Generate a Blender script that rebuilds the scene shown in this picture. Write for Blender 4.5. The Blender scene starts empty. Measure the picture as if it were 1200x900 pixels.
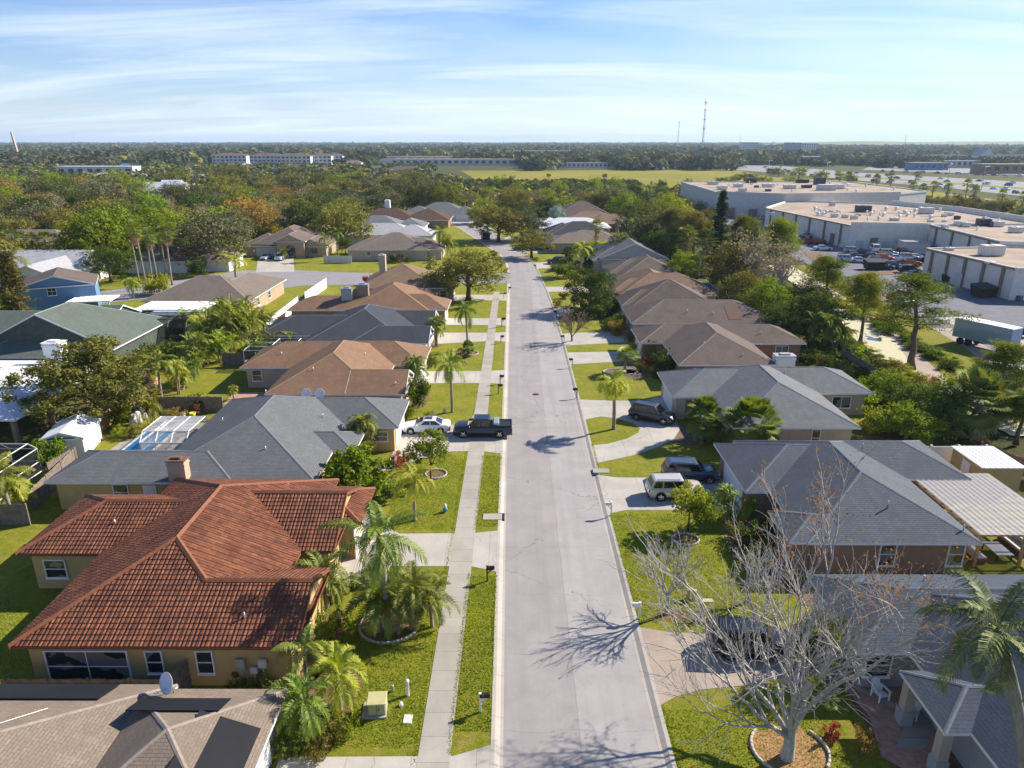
import bpy, math, random
import numpy as np
from mathutils import Vector, Matrix
R = math.radians
D = bpy.data
sc = bpy.context.scene
COL = sc.collection

# ---------------------------------------------------------------- camera, sky, sun, exposure
FOC, CAMH, VPX, VPY = 833.0, 28.0, 603.0, 166.0
PIT = math.atan((450 - VPY) / FOC)
YAW = math.atan((VPX - 600) / FOC * math.cos(PIT))
cam_d = D.cameras.new('camera'); cam = D.objects.new('camera', cam_d); COL.objects.link(cam)
cam.location = (0, 0, CAMH); cam.rotation_euler = (math.pi / 2 - PIT, 0, YAW)
cam_d.sensor_width = 36; cam_d.lens = FOC / 1200 * 36; cam_d.clip_start = 0.5; cam_d.clip_end = 40000
sc.camera = cam
SUN_EL = 34.5
SUN_AZ = math.degrees(math.atan2(0.90, 0.46))       # clockwise from +Y
sun_d = D.lights.new('sun', 'SUN'); sun = D.objects.new('sun', sun_d); COL.objects.link(sun)
sun_d.energy = 5.0; sun_d.angle = R(0.55); sun_d.color = (1.0, 0.91, 0.79)
sun.rotation_euler = (R(90 - SUN_EL), 0, R(180 - SUN_AZ))
sun.location = (60, 30, 80)
CLX, CLY = 1.3, 5.1
W = D.worlds.new('World'); sc.world = W; W.use_nodes = True
wn = W.node_tree; wn.nodes.clear()
def wnode(t, **k):
    n = wn.nodes.new(t)
    for a, b in k.items(): setattr(n, a, b)
    return n
sky = wnode('ShaderNodeTexSky', sky_type='NISHITA', sun_disc=False)
sky.sun_elevation = R(SUN_EL); sky.sun_rotation = R(SUN_AZ); sky.altitude = 0
sky.air_density = 1.15; sky.dust_density = 0.25; sky.ozone_density = 4.5
bg = wnode('ShaderNodeBackground'); bg.inputs[1].default_value = 0.074
out = wnode('ShaderNodeOutputWorld')
tc = wnode('ShaderNodeTexCoord')
sep = wnode('ShaderNodeSeparateXYZ'); wn.links.new(tc.outputs['Generated'], sep.inputs[0])
def wmath(op, a, b=None, clamp=False):
    n = wnode('ShaderNodeMath', operation=op, use_clamp=clamp)
    for i, v in enumerate((a, b)):
        if v is None: continue
        if hasattr(v, 'links'): wn.links.new(v, n.inputs[i])
        else: n.inputs[i].default_value = v
    return n.outputs[0]
# cirrus: noise on the plane of a cloud layer (direction / height), strongly stretched
zc = wmath('MAXIMUM', sep.outputs[2], 0.0)
zc = wmath('ADD', zc, 0.13)
px_ = wmath('DIVIDE', sep.outputs[0], zc); py_ = wmath('DIVIDE', sep.outputs[1], zc)
cmb = wnode('ShaderNodeCombineXYZ'); wn.links.new(px_, cmb.inputs[0]); wn.links.new(py_, cmb.inputs[1])
mp = wnode('ShaderNodeMapping'); wn.links.new(cmb.outputs[0], mp.inputs[0])
mp.inputs['Rotation'].default_value = (0, 0, R(-24)); mp.inputs['Scale'].default_value = (0.34, 1.15, 1); mp.inputs['Location'].default_value = (3.4, 0.7, 0)
n1 = wnode('ShaderNodeTexNoise'); n1.inputs['Scale'].default_value = 1.2; n1.inputs['Detail'].default_value = 9; n1.inputs['Roughness'].default_value = .62; n1.inputs['Distortion'].default_value = .7
wn.links.new(mp.outputs[0], n1.inputs[0])
mp2 = wnode('ShaderNodeMapping'); wn.links.new(cmb.outputs[0], mp2.inputs[0])
mp2.inputs['Rotation'].default_value = (0, 0, R(-30)); mp2.inputs['Scale'].default_value = (0.22, 0.42, 1); mp2.inputs['Location'].default_value = (CLX, CLY, 0)
n2 = wnode('ShaderNodeTexNoise'); n2.inputs['Scale'].default_value = 1.0; n2.inputs['Detail'].default_value = 6; n2.inputs['Roughness'].default_value = .55
wn.links.new(mp2.outputs[0], n2.inputs[0])
r1 = wnode('ShaderNodeMapRange'); r1.inputs[1].default_value = .46; r1.inputs[2].default_value = .68; wn.links.new(n1.outputs[0], r1.inputs[0])
r2 = wnode('ShaderNodeMapRange'); r2.inputs[1].default_value = .44; r2.inputs[2].default_value = .64; wn.links.new(n2.outputs[0], r2.inputs[0])
cov = wmath('ADD', wmath('MULTIPLY', r1.outputs[0], 0.45), wmath('MULTIPLY', r2.outputs[0], 0.42), True)
cov = wmath('ADD', wmath('MULTIPLY', cov, 0.95), wmath('MULTIPLY', wmath('POWER', 2.718, wmath('MULTIPLY', sep.outputs[2], -16.0)), 0.72), True)
hi = wnode('ShaderNodeMapRange'); hi.inputs[1].default_value = .22; hi.inputs[2].default_value = .5; hi.inputs[3].default_value = 1; hi.inputs[4].default_value = .12; wn.links.new(sep.outputs[2], hi.inputs[0]); cov = wmath('MULTIPLY', cov, hi.outputs[0])
cm = wnode('ShaderNodeMix', data_type='RGBA'); wn.links.new(cov, cm.inputs[0]); tint = wnode('ShaderNodeMix', data_type='RGBA', blend_type='MULTIPLY'); tint.inputs[0].default_value = 1; wn.links.new(sky.outputs[0], tint.inputs[6]); tint.inputs[7].default_value = (.66, .82, 1.14, 1); wn.links.new(tint.outputs[2], cm.inputs[6]); cm.inputs[7].default_value = (7.1, 8.0, 8.9, 1)
wn.links.new(cm.outputs[2], bg.inputs[0]); wn.links.new(bg.outputs[0], out.inputs[0])
vs = sc.view_settings
vs.view_transform = 'Standard'; vs.look = 'None'; vs.exposure = 0.90; vs.gamma = 1; vs.use_curve_mapping = False
sc.render.engine = 'CYCLES'
sc.cycles.max_bounces = 5; sc.cycles.diffuse_bounces = 2; sc.cycles.glossy_bounces = 2; sc.cycles.transparent_max_bounces = 8; sc.cycles.transmission_bounces = 3; sc.cycles.volume_bounces = 0

# ---------------------------------------------------------------- helpers
_s, _c = math.sin(PIT), math.cos(PIT); _cy, _sy = math.cos(YAW), math.sin(YAW)
def G(px, py, z=0.0):
    """ground point (or point on height z) that was surveyed at that place of the photo"""
    dx = px - 600; dy = py - 450
    k = (CAMH - z) / (FOC * _s + dy * _c)
    X = dx * k; Y = (FOC * _c - dy * _s) * k
    return (X * _cy - Y * _sy, X * _sy + Y * _cy)
def ZH(py, Y):
    dy = py - 450
    return CAMH - Y * (FOC * _s + dy * _c) / (FOC * _c - dy * _s)
def SC(Y, z=0):
    return (Y * _c + (CAMH - z) * _s) / FOC       # metres per photo pixel at that distance

def tag(o, label=None, cat=None, group=None, kind=None):
    if label: o['label'] = label
    if cat: o['category'] = cat
    if group: o['group'] = group
    if kind: o['kind'] = kind
    return o
def empty(name, loc=(0, 0, 0), rz=0, label=None, cat=None, group=None):
    o = D.objects.new(name, None); COL.objects.link(o); o.location = loc; o.rotation_euler = (0, 0, rz)
    o.empty_display_size = .2
    tag(o, label, cat, group)
    return o
def kids(o): return KID.get(o.name, [])
KID = {}
def setparent(o, p):
    o.parent = p; KID.setdefault(p.name, []).append(o)
def copy_tree(o, parent=None):
    c = o.copy(); COL.objects.link(c)
    if parent: setparent(c, parent)
    for ch in list(kids(o)): copy_tree(ch, c)
    return c
def link_mesh(name, me, parent=None, loc=None):
    o = D.objects.new(name, me); COL.objects.link(o)
    if loc: o.location = loc
    if parent: setparent(o, parent)
    return o

class MB:
    """collects shapes, builds ONE mesh object"""
    def __init__(s): s.v = []; s.f = []; s.m = []; s.uv = []; s.sm = []
    def face(s, pts, m=0, uv=None, sm=False):
        b = len(s.v); s.v += [tuple(p) for p in pts]; s.f.append(tuple(range(b, b + len(pts)))); s.m.append(m)
        s.uv.append(uv); s.sm.append(sm)
    def mesh(s, vs, fs, m=0, sm=False):
        b = len(s.v); s.v += [tuple(p) for p in vs]
        for f in fs: s.f.append(tuple(i + b for i in f)); s.m.append(m); s.uv.append(None); s.sm.append(sm)
    def box(s, x0, x1, y0, y1, z0, z1, m=0, M=None):
        vs = [(x0, y0, z0), (x1, y0, z0), (x1, y1, z0), (x0, y1, z0), (x0, y0, z1), (x1, y0, z1), (x1, y1, z1), (x0, y1, z1)]
        if M: vs = [M @ Vector(v) for v in vs]
        s.mesh(vs, [(3, 2, 1, 0), (4, 5, 6, 7), (0, 1, 5, 4), (1, 2, 6, 5), (2, 3, 7, 6), (3, 0, 4, 7)], m)
    def cbox(s, c, d, m=0, rz=0, ch=0.0):
        """box by centre/size with chamfered vertical+top edges"""
        x, y, z = d[0] / 2, d[1] / 2, d[2] / 2
        if ch <= 0:
            M = Matrix.Translation(c) @ Matrix.Rotation(rz, 4, 'Z'); s.box(-x, x, -y, y, -z, z, m, M); return
        M = Matrix.Translation(c) @ Matrix.Rotation(rz, 4, 'Z')
        def ring(e, zz): 
            return [(-x + ch - e + (0), -y - e + ch, zz)]
        o = [(-x + ch, -y), (x - ch, -y), (x, -y + ch), (x, y - ch), (x - ch, y), (-x + ch, y), (-x, y - ch), (-x, -y + ch)]
        i = [(a * (x - ch) / x, b * (y - ch) / y) for a, b in o]
        vs = [(a, b, -z) for a, b in o] + [(a, b, z - ch) for a, b in o] + [(a, b, z) for a, b in i]
        fs = [tuple(range(7, -1, -1))] + [(k, (k + 1) % 8, 8 + (k + 1) % 8, 8 + k) for k in range(8)] + [(8 + k, 8 + (k + 1) % 8, 16 + (k + 1) % 8, 16 + k) for k in range(8)] + [tuple(range(16, 24))]
        s.mesh([M @ Vector(v) for v in vs], fs, m)
    def prism(s, poly, z0, z1, m=0, mt=None):
        n = len(poly)
        vs = [(x, y, z0) for x, y in poly] + [(x, y, z1) for x, y in poly]
        s.mesh(vs, [(i, (i + 1) % n, n + (i + 1) % n, n + i) for i in range(n)], m)
        s.face([(x, y, z1) for x, y in poly], m if mt is None else mt); s.face([(x, y, z0) for x, y in reversed(poly)], m)
    def tube(s, pts, rads, n=8, m=0, caps=True, sm=True):
        b = len(s.v); pts = [Vector(p) for p in pts]
        if not hasattr(rads, '__len__'): rads = [rads] * len(pts)
        prev = None
        for i, p in enumerate(pts):
            t = (pts[min(i + 1, len(pts) - 1)] - pts[max(i - 1, 0)])
            if t.length < 1e-6: t = Vector((0, 0, 1))
            t.normalize()
            a = (prev if prev else (Vector((1, 0, 0)) if abs(t.x) < .9 else Vector((0, 1, 0))))
            a = (a - t * a.dot(t)).normalized(); prev = a; c = t.cross(a)
            for k in range(n):
                w = 2 * math.pi * k / n
                s.v.append(tuple(p + (a * math.cos(w) + c * math.sin(w)) * rads[i]))
        for i in range(len(pts) - 1):
            for k in range(n):
                q = b + i * n
                s.f.append((q + k, q + (k + 1) % n, q + n + (k + 1) % n, q + n + k)); s.m.append(m); s.uv.append(None); s.sm.append(sm)
        if caps:
            s.f.append(tuple(b + k for k in reversed(range(n)))); s.m.append(m); s.uv.append(None); s.sm.append(False)
            q = b + (len(pts) - 1) * n
            s.f.append(tuple(q + k for k in range(n))); s.m.append(m); s.uv.append(None); s.sm.append(False)
    def lathe(s, prof, c=(0, 0, 0), n=14, m=0, M=None):
        b = len(s.v)
        for r, z in prof:
            for k in range(n):
                w = 2 * math.pi * k / n; p = Vector((r * math.cos(w), r * math.sin(w), z))
                if M: p = M @ p
                s.v.append((p.x + c[0], p.y + c[1], p.z + c[2]))
        for i in range(len(prof) - 1):
            for k in range(n):
                q = b + i * n; s.f.append((q + k, q + (k + 1) % n, q + n + (k + 1) % n, q + n + k)); s.m.append(m); s.uv.append(None); s.sm.append(True)
    def build(s, name, mats, parent=None, origin=None, flip=False):
        me = D.meshes.new(name)
        v = s.v
        if origin: v = [(a - origin[0], b - origin[1], c_ - (origin[2] if len(origin) > 2 else 0)) for a, b, c_ in v]
        me.from_pydata(v, [], s.f)
        if not isinstance(mats, (list, tuple)): mats = [mats]
        for m in mats: me.materials.append(m)
        me.polygons.foreach_set('material_index', s.m); me.polygons.foreach_set('use_smooth', s.sm)
        if any(u is not None for u in s.uv):
            uvl = me.uv_layers.new(name='UVMap').data; i = 0
            buf = np.zeros(len(uvl) * 2, dtype=np.float32)
            for f, u in zip(s.f, s.uv):
                if u is not None:
                    for k, q in enumerate(u): buf[(i + k) * 2] = q[0]; buf[(i + k) * 2 + 1] = q[1]
                i += len(f)
            uvl.foreach_set('uv', buf)
        me.update()
        return link_mesh(name, me, parent)

def np_mesh(name, V, F, mats, mi=None, smooth=False):
    """V (n,3); F (m,4) quads"""
    me = D.meshes.new(name)
    n, m, k = len(V), len(F), F.shape[1]
    me.vertices.add(n); me.vertices.foreach_set('co', np.asarray(V, np.float32).ravel())
    me.loops.add(m * k); me.loops.foreach_set('vertex_index', F.astype(np.int32).ravel())
    me.polygons.add(m); me.polygons.foreach_set('loop_start', np.arange(0, m * k, k, dtype=np.int32))
    me.polygons.foreach_set('loop_total', np.full(m, k, np.int32))
    for q in (mats if isinstance(mats, (list, tuple)) else [mats]): me.materials.append(q)
    if mi is not None: me.polygons.foreach_set('material_index', mi.astype(np.int32))
    me.polygons.foreach_set('use_smooth', np.full(m, smooth, bool))
    me.update(calc_edges=True); me.validate()
    return me

# ---------------------------------------------------------------- materials
class NT:
    def __init__(s, name):
        s.m = D.materials.new(name); s.m.use_nodes = True; s.t = s.m.node_tree; s.t.nodes.clear()
        s.out = s.n('ShaderNodeOutputMaterial')
    def n(s, t, **k):
        n = s.t.nodes.new(t)
        for a, b in k.items(): setattr(n, a, b)
        return n
    def l(s, a, b): s.t.links.new(a, b)
    def put(s, sock, v):
        if hasattr(v, 'links'): s.l(v, sock)
        elif isinstance(v, tuple) and len(v) == 3 and sock.type == 'RGBA': sock.default_value = (*v, 1)
        else: sock.default_value = v
    def math(s, op, a, b=None, c=None, clamp=False):
        n = s.n('ShaderNodeMath', operation=op, use_clamp=clamp)
        for i, v in enumerate((a, b, c)):
            if v is not None: s.put(n.inputs[i], v)
        return n.outputs[0]
    def coord(s, kind='Object'): return s.n('ShaderNodeTexCoord').outputs[kind]
    def pos(s): return s.n('ShaderNodeNewGeometry').outputs['Position']
    def noise(s, co, scale, detail=4, rough=.55, dist=0):
        n = s.n('ShaderNodeTexNoise'); s.l(co, n.inputs[0]); n.inputs['Scale'].default_value = scale
        n.inputs['Detail'].default_value = detail; n.inputs['Roughness'].default_value = rough; n.inputs['Distortion'].default_value = dist
        return n.outputs[0]
    def rng(s, v, a, b, c=0., d=1.):
        n = s.n('ShaderNodeMapRange'); s.l(v, n.inputs[0])
        for i, q in enumerate((a, b, c, d)): n.inputs[i + 1].default_value = q
        return n.outputs[0]
    def mix(s, f, a, b, mode='MIX'):
        n = s.n('ShaderNodeMix', data_type='RGBA', blend_type=mode); s.put(n.inputs[0], f); s.put(n.inputs[6], a); s.put(n.inputs[7], b)
        return n.outputs[2]
    def mapping(s, co, scale=(1, 1, 1), rot=(0, 0, 0), loc=(0, 0, 0)):
        n = s.n('ShaderNodeMapping'); s.l(co, n.inputs[0]); n.inputs['Scale'].default_value = scale; n.inputs['Rotation'].default_value = rot; n.inputs['Location'].default_value = loc
        return n.outputs[0]
    def bump(s, h, strength=.5, dist=.05):
        n = s.n('ShaderNodeBump'); s.l(h, n.inputs['Height']); n.inputs['Strength'].default_value = strength; n.inputs['Distance'].default_value = dist
        return n.outputs[0]
    def bsdf(s, col, rough=.8, spec=.3, metal=0, normal=None, **k):
        b = s.n('ShaderNodeBsdfPrincipled'); s.put(b.inputs['Base Color'], col); s.put(b.inputs['Roughness'], rough)
        b.inputs['Specular IOR Level'].default_value = spec; b.inputs['Metallic'].default_value = metal
        if normal: s.l(normal, b.inputs['Normal'])
        for a, v in k.items(): s.put(b.inputs[a.replace('_', ' ')], v)
        s.l(b.outputs[0], s.out.inputs[0]); return s.m
def dk(c, f): return tuple(max(0, min(1, q * f)) for q in c)
def srgb(r, g, b, f=1.0):
    def q(c):
        c /= 255.; return (c / 12.92 if c <= .04045 else ((c + .055) / 1.055) ** 2.4) * f
    return (q(r), q(g), q(b))

def plain(name, col, rough=.7, var=.12, scale=2.0, spec=.3, metal=0, bump=0, bscale=20, co='pos'):
    t = NT(name); c = t.pos() if co == 'pos' else t.coord()
    nz = t.noise(c, scale, 6, .6)
    colr = t.mix(t.rng(nz, .3, .7), dk(col, 1 - var), dk(col, 1 + var))
    nb = t.bump(t.noise(c, bscale, 4), bump, .02) if bump else None
    return t.bsdf(colr, rough, spec, metal, nb)

def shingle(name, col, var=.16, row=.15, stain=None, contrast=.36, warm=None):
    t = NT(name); uv = t.coord('UV')
    b = t.n('ShaderNodeTexBrick'); t.l(uv, b.inputs[0]); b.offset = .5
    b.inputs['Scale'].default_value = 1; b.inputs['Brick Width'].default_value = .38; b.inputs['Row Height'].default_value = row
    b.inputs['Mortar Size'].default_value = .017; b.inputs['Mortar Smooth'].default_value = .3; b.inputs['Bias'].default_value = 0
    b.inputs['Color1'].default_value = (*dk(col, 1 - var), 1); b.inputs['Color2'].default_value = (*dk(col, 1 + var), 1)
    b.inputs['Mortar'].default_value = (*dk(col, contrast), 1)
    p = t.pos()
    st = t.noise(p, .42, 7, .68, .5)
    c2 = t.mix(t.rng(st, .46, .66), b.outputs[0], stain if stain else dk(col, .66)); lt = t.noise(p, 1.6, 5, .7); c2 = t.mix(t.math('MULTIPLY', t.rng(lt, .52, .68), .4), c2, dk(col, 1.35)); 
    strk = t.noise(t.mapping(uv, (2.2, .18, 1)), 1.0, 5, .65)
    c3 = t.mix(t.math('MULTIPLY', t.rng(strk, .42, .72), .6), c2, dk(warm if warm else col, .62))
    fine = t.noise(p, 26, 3, .7)
    c4 = t.mix(.32, c3, t.mix(t.rng(fine, .25, .75), dk(col, .45), dk(col, 1.6)))
    sepn = t.n('ShaderNodeSeparateXYZ'); t.l(uv, sepn.inputs[0])
    saw = t.math('SUBTRACT', 1.0, t.math('FRACT', t.math('DIVIDE', sepn.outputs[1], row)))
    h = t.math('ADD', t.math('MULTIPLY', saw, .6), t.math('MULTIPLY', b.outputs[1], -.5))
    return t.bsdf(c4, .9, .15, 0, t.bump(t.math('ADD', h, t.math('MULTIPLY', fine, .35)), .55, .02))
def barrel(name, col):
    t = NT(name); uv = t.coord('UV')
    b = t.n('ShaderNodeTexBrick'); t.l(uv, b.inputs[0]); b.offset = 0; b.inputs['Bias'].default_value = .1
    b.inputs['Scale'].default_value = 1; b.inputs['Brick Width'].default_value = .25; b.inputs['Row Height'].default_value = .37
    b.inputs['Mortar Size'].default_value = .004; b.inputs['Color1'].default_value = (*dk(col, .66), 1); b.inputs['Color2'].default_value = (*dk(col, 1.2), 1); b.inputs['Mortar'].default_value = (*dk(col, .7), 1)
    st = t.noise(t.pos(), .8, 6, .65)
    c = t.mix(t.rng(st, .42, .8), b.outputs[0], srgb(80, 42, 32))
    sk = t.noise(t.mapping(uv, (3.0, .16, 1)), 1.0, 5, .7); c = t.mix(t.math('MULTIPLY', t.rng(sk, .48, .75), .6), c, srgb(66, 42, 34))
    sp = t.n('ShaderNodeSeparateXYZ'); t.l(uv, sp.inputs[0])
    w = t.math('ABSOLUTE', t.math('SINE', t.math('MULTIPLY', sp.outputs[0], math.pi / .25)))
    return t.bsdf(c, .75, .25, 0, t.bump(w, 1.0, .06))
def wallmat(name, col, line=0):
    t = NT(name); p = t.pos()
    c = t.mix(t.rng(t.noise(p, .9, 6, .6), .35, .75), dk(col, 1.05), dk(col, .86))
    h = t.noise(p, 30, 4, .6)
    if line:
        sp = t.n('ShaderNodeSeparateXYZ'); t.l(p, sp.inputs[0])
        h = t.math('ADD', t.math('FRACT', t.math('DIVIDE', sp.outputs[2], line)), t.math('MULTIPLY', h, .2))
    return t.bsdf(c, .85, .2, 0, t.bump(h, .3, .02))
def brickmat(name, col):
    t = NT(name); p = t.mapping(t.pos(), (1, 1, 1), (R(90), 0, 0))
    b = t.n('ShaderNodeTexBrick'); t.l(p, b.inputs[0]); b.inputs['Scale'].default_value = 1; b.inputs['Brick Width'].default_value = .21; b.inputs['Row Height'].default_value = .075; b.inputs['Mortar Size'].default_value = .008
    b.inputs['Color1'].default_value = (*dk(col, .75), 1); b.inputs['Color2'].default_value = (*dk(col, 1.2), 1); b.inputs['Mortar'].default_value = (.35, .3, .27, 1)
    return t.bsdf(b.outputs[0], .9, .2)

def leafmat(name, col, col2=None, trans=.38, clump=.6, rnd=.25, gloss=.0, var=.45):
    t = NT(name); col2 = dk(col2 or dk(col, .55), 1.7); col = dk(col, 1.7)
    oi = t.n('ShaderNodeObjectInfo')
    nz = t.noise(t.coord('Object'), clump, 3, .6)
    c = t.mix(t.rng(nz, .35, .65), col2, col)
    nf = t.noise(t.coord('Object'), 9, 2, .7)
    c = t.mix(t.math('MULTIPLY', t.rng(nf, .4, .75), var), c, dk(col, 1.5))
    hs = t.n('ShaderNodeHueSaturation'); t.l(c, hs.inputs['Color'])
    t.l(t.rng(oi.outputs['Random'], 0, 1, .5 - .022, .5 + .022), hs.inputs['Hue'])
    rr = t.math('FRACT', t.math('MULTIPLY', oi.outputs['Random'], 7.31))
    t.l(t.rng(rr, 0, 1, 1 - rnd, 1 + rnd), hs.inputs['Value'])
    d = t.n('ShaderNodeBsdfDiffuse'); t.l(hs.outputs[0], d.inputs[0])
    tr = t.n('ShaderNodeBsdfTranslucent')
    t.l(t.mix(1.0, hs.outputs[0], (1.1, 1.0, .40), 'MULTIPLY'), tr.inputs[0])
    m = t.n('ShaderNodeMixShader'); m.inputs[0].default_value = trans; t.l(d.outputs[0], m.inputs[1]); t.l(tr.outputs[0], m.inputs[2])
    g = t.n('ShaderNodeBsdfGlossy'); g.inputs['Roughness'].default_value = .6; g.inputs[0].default_value = (.8, .85, .6, 1)
    m2 = t.n('ShaderNodeMixShader'); m2.inputs[0].default_value = .012 + gloss; t.l(m.outputs[0], m2.inputs[1]); t.l(g.outputs[0], m2.inputs[2])
    t.l(m2.outputs[0], t.out.inputs[0]); return t.m
def bark(name, col, sc_=6):
    t = NT(name); p = t.mapping(t.coord('Object'), (1, 1, .35))
    nz = t.noise(p, sc_, 6, .7)
    return t.bsdf(t.mix(t.rng(nz, .3, .7), dk(col, .6), dk(col, 1.25)), .9, .15, 0, t.bump(nz, .6, .05))
def grassmat(name, a, b, c, s1=.35, dry=.5, seedloc=0):
    t = NT(name); p = t.mapping(t.pos(), (1, 1, 1), (0, 0, 0), (seedloc, 0, 0))
    big = t.noise(p, s1, 5, .6, .3); mid = t.noise(p, 2.4, 6, .7); fine = t.noise(p, 14, 5, .75)
    cc = t.mix(t.rng(big, .35, .65), a, b)
    cc = t.mix(t.math('MULTIPLY', t.rng(mid, .45, .68), dry), cc, c)
    pt = t.noise(p, .9, 6, .7, .5); cc = t.mix(t.math('MULTIPLY', t.rng(pt, .56, .70), dry * 1.5), cc, dk(c, .95))
    dp = t.noise(t.mapping(p, (1, 1, 1), (0, 0, 0), (17, 5, 0)), 1.3, 5, .65); cc = t.mix(t.math('MULTIPLY', t.rng(dp, .54, .7), .5), cc, dk(a, .55))
    cc = t.mix(t.rng(fine, .28, .72), t.mix(1., cc, (.50, .55, .42), 'MULTIPLY'), t.mix(1., cc, (1.45, 1.4, 1.3), 'MULTIPLY'))
    vf = t.noise(p, 45, 3, .8)
    cc = t.mix(t.math('MULTIPLY', t.rng(vf, .3, .7), .5), cc, t.mix(1., cc, (.55, .6, .5), 'MULTIPLY'))
    return t.bsdf(cc, .9, .1, 0, t.bump(t.math('ADD', fine, vf), .9, .06))
def concrete(name, col, joint=0, axis=1, crack=0, stain=.25, seam=None, off=0):
    t = NT(name); p = t.pos()
    big = t.noise(p, .35, 6, .65); fine = t.noise(p, 30, 4, .8); mid = t.noise(p, 3.0, 6, .7)
    c = t.mix(t.rng(big, .35, .7), dk(col, 1.04), dk(col, 1 - stain))
    c = t.mix(t.math('MULTIPLY', t.rng(mid, .5, .75), .35), c, dk(col, .78))
    c = t.mix(.32, c, t.mix(t.rng(fine, .3, .7), dk(col, .45), dk(col, 1.4)))
    sp = t.n('ShaderNodeSeparateXYZ'); t.l(p, sp.inputs[0])
    if joint:
        v = t.math('DIVIDE', t.math('ADD', sp.outputs[axis], 1000.0 + off), joint)
        fr = t.math('FRACT', v)
        ln = t.math('LESS_THAN', fr, .035 / joint * 1.0)
        wn_ = t.n('ShaderNodeTexWhiteNoise', noise_dimensions='1D'); t.l(t.math('FLOOR', v), wn_.inputs['W'])
        c = t.mix(t.math('MULTIPLY', wn_.outputs[0], .5), c, t.mix(1., c, (.80, .79, .76), 'MULTIPLY'))
        c = t.mix(t.math('MULTIPLY', ln, .6), c, dk(col, .35))
    if crack:
        vo = t.n('ShaderNodeTexVoronoi', feature='DISTANCE_TO_EDGE'); 
        wp = t.n('ShaderNodeVectorMath', operation='ADD'); t.l(t.mapping(p, (1, .7, 1)), wp.inputs[0])
        nn = t.n('ShaderNodeTexNoise'); t.l(p, nn.inputs[0]); nn.inputs['Scale'].default_value = 1.3; nn.inputs['Detail'].default_value = 6
        t.l(nn.outputs[1], wp.inputs[1]); t.l(wp.outputs[0], vo.inputs[0]); vo.inputs['Scale'].default_value = crack
        ck = t.math('LESS_THAN', vo.outputs[0], .0024)
        msk = t.math('GREATER_THAN', t.noise(p, .22, 2), .47)
        c = t.mix(t.math('MULTIPLY', t.math('MULTIPLY', ck, msk), .45), c, dk(col, .3))
    if seam:
        x0, warm = seam
        w = t.math('ADD', sp.outputs[0], t.math('MULTIPLY', t.noise(p, .25, 3), .25))
        sd = t.math('LESS_THAN', w, x0 + .1)
        c = t.mix(t.math('MULTIPLY', sd, .9), c, t.mix(1., c, warm, 'MULTIPLY'))
        ln = t.math('LESS_THAN', t.math('ABSOLUTE', t.math('SUBTRACT', w, x0 + .1)), .03)
        c = t.mix(t.math('MULTIPLY', ln, .4), c, dk(col, .5))
        fr = t.math('FRACT', t.math('DIVIDE', t.math('ADD', sp.outputs[1], t.math('MULTIPLY', t.noise(p, .5, 3), .8)), 5.7))
        c = t.mix(t.math('MULTIPLY', t.math('LESS_THAN', fr, .006), .35), c, dk(col, .4))
        # oil drips and tyre-worn bands along the lanes
        trk = t.noise(t.mapping(p, (1.1, .035, 1)), 1.0, 4, .6)
        c = t.mix(t.math('MULTIPLY', t.rng(trk, .46, .64), .38), c, dk(col, .68)); sp_ = t.noise(p, 1.1, 6, .75); c = t.mix(t.math('MULTIPLY', t.rng(sp_, .58, .72), .4), c, dk(col, .6))
    return t.bsdf(c, .9, .2, 0, t.bump(fine, .25, .01))
M = {}
M['road'] = concrete('asphalt_pale', (.345, .327, .312), crack=.10, seam=(3.3, (.94, .905, .90)))
M['kerb'] = concrete('kerb_concrete', (.45, .415, .36), joint=3.0)
M['walk'] = concrete('sidewalk_concrete', (.40, .37, .315), joint=1.55, stain=.3)
M['drive'] = concrete('driveway_concrete', (.47, .44, .385), joint=3.1, axis=0, crack=.1, stain=.3)
M['drive2'] = concrete('driveway_tan', (.40, .33, .27), joint=3.4, axis=0, stain=.3)
M['asphalt'] = concrete('lot_asphalt', (.17, .17, .19), crack=.05, stain=.35)
M['asphalt2'] = concrete('street_asphalt', (.27, .26, .26), stain=.2)
M['lawn'] = grassmat('lawn_grass', (.175, .21, .016), (.26, .265, .024), (.40, .30, .10))
M['lawnb'] = grassmat('lawn_grass_far', (.17, .20, .016), (.245, .235, .025), (.31, .24, .055), .12, .8)
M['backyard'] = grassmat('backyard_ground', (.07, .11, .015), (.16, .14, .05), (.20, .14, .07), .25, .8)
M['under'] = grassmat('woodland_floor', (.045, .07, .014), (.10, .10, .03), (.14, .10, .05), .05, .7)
M['field'] = grassmat('meadow', (.24, .22, .03), (.33, .27, .05), (.20, .20, .03), .012, .8)
M['mulch'] = plain('mulch', (.17, .10, .055), .95, .5, 6, bump=.9)
M['dirt'] = plain('dirt', (.15, .115, .075), .95, .35, 2, bump=.5)
M['brickpave'] = plain('brick_paving', (.40, .24, .17), .9, .3, 4, bump=.3)
M['trim'] = plain('white_trim', (.72, .72, .70), .5, .05)
M['white'] = plain('white_paint', (.78, .78, .76), .45, .05)
M['offwhite'] = plain('offwhite_paint', (.6, .58, .53), .6, .1)
M['black'] = plain('black_plastic', (.02, .02, .022), .5, .2)
M['dkmetal'] = plain('dark_metal', (.06, .06, .07), .45, .2, metal=.3)
M['steel'] = plain('galvanised_steel', (.45, .47, .50), .4, .15, metal=.6)
M['solar'] = plain('solar_mat', (.010, .011, .014), .7, .25, .6, spec=.25)
M['rubber'] = plain('tyre_rubber', (.015, .015, .016), .85, .1)
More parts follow.
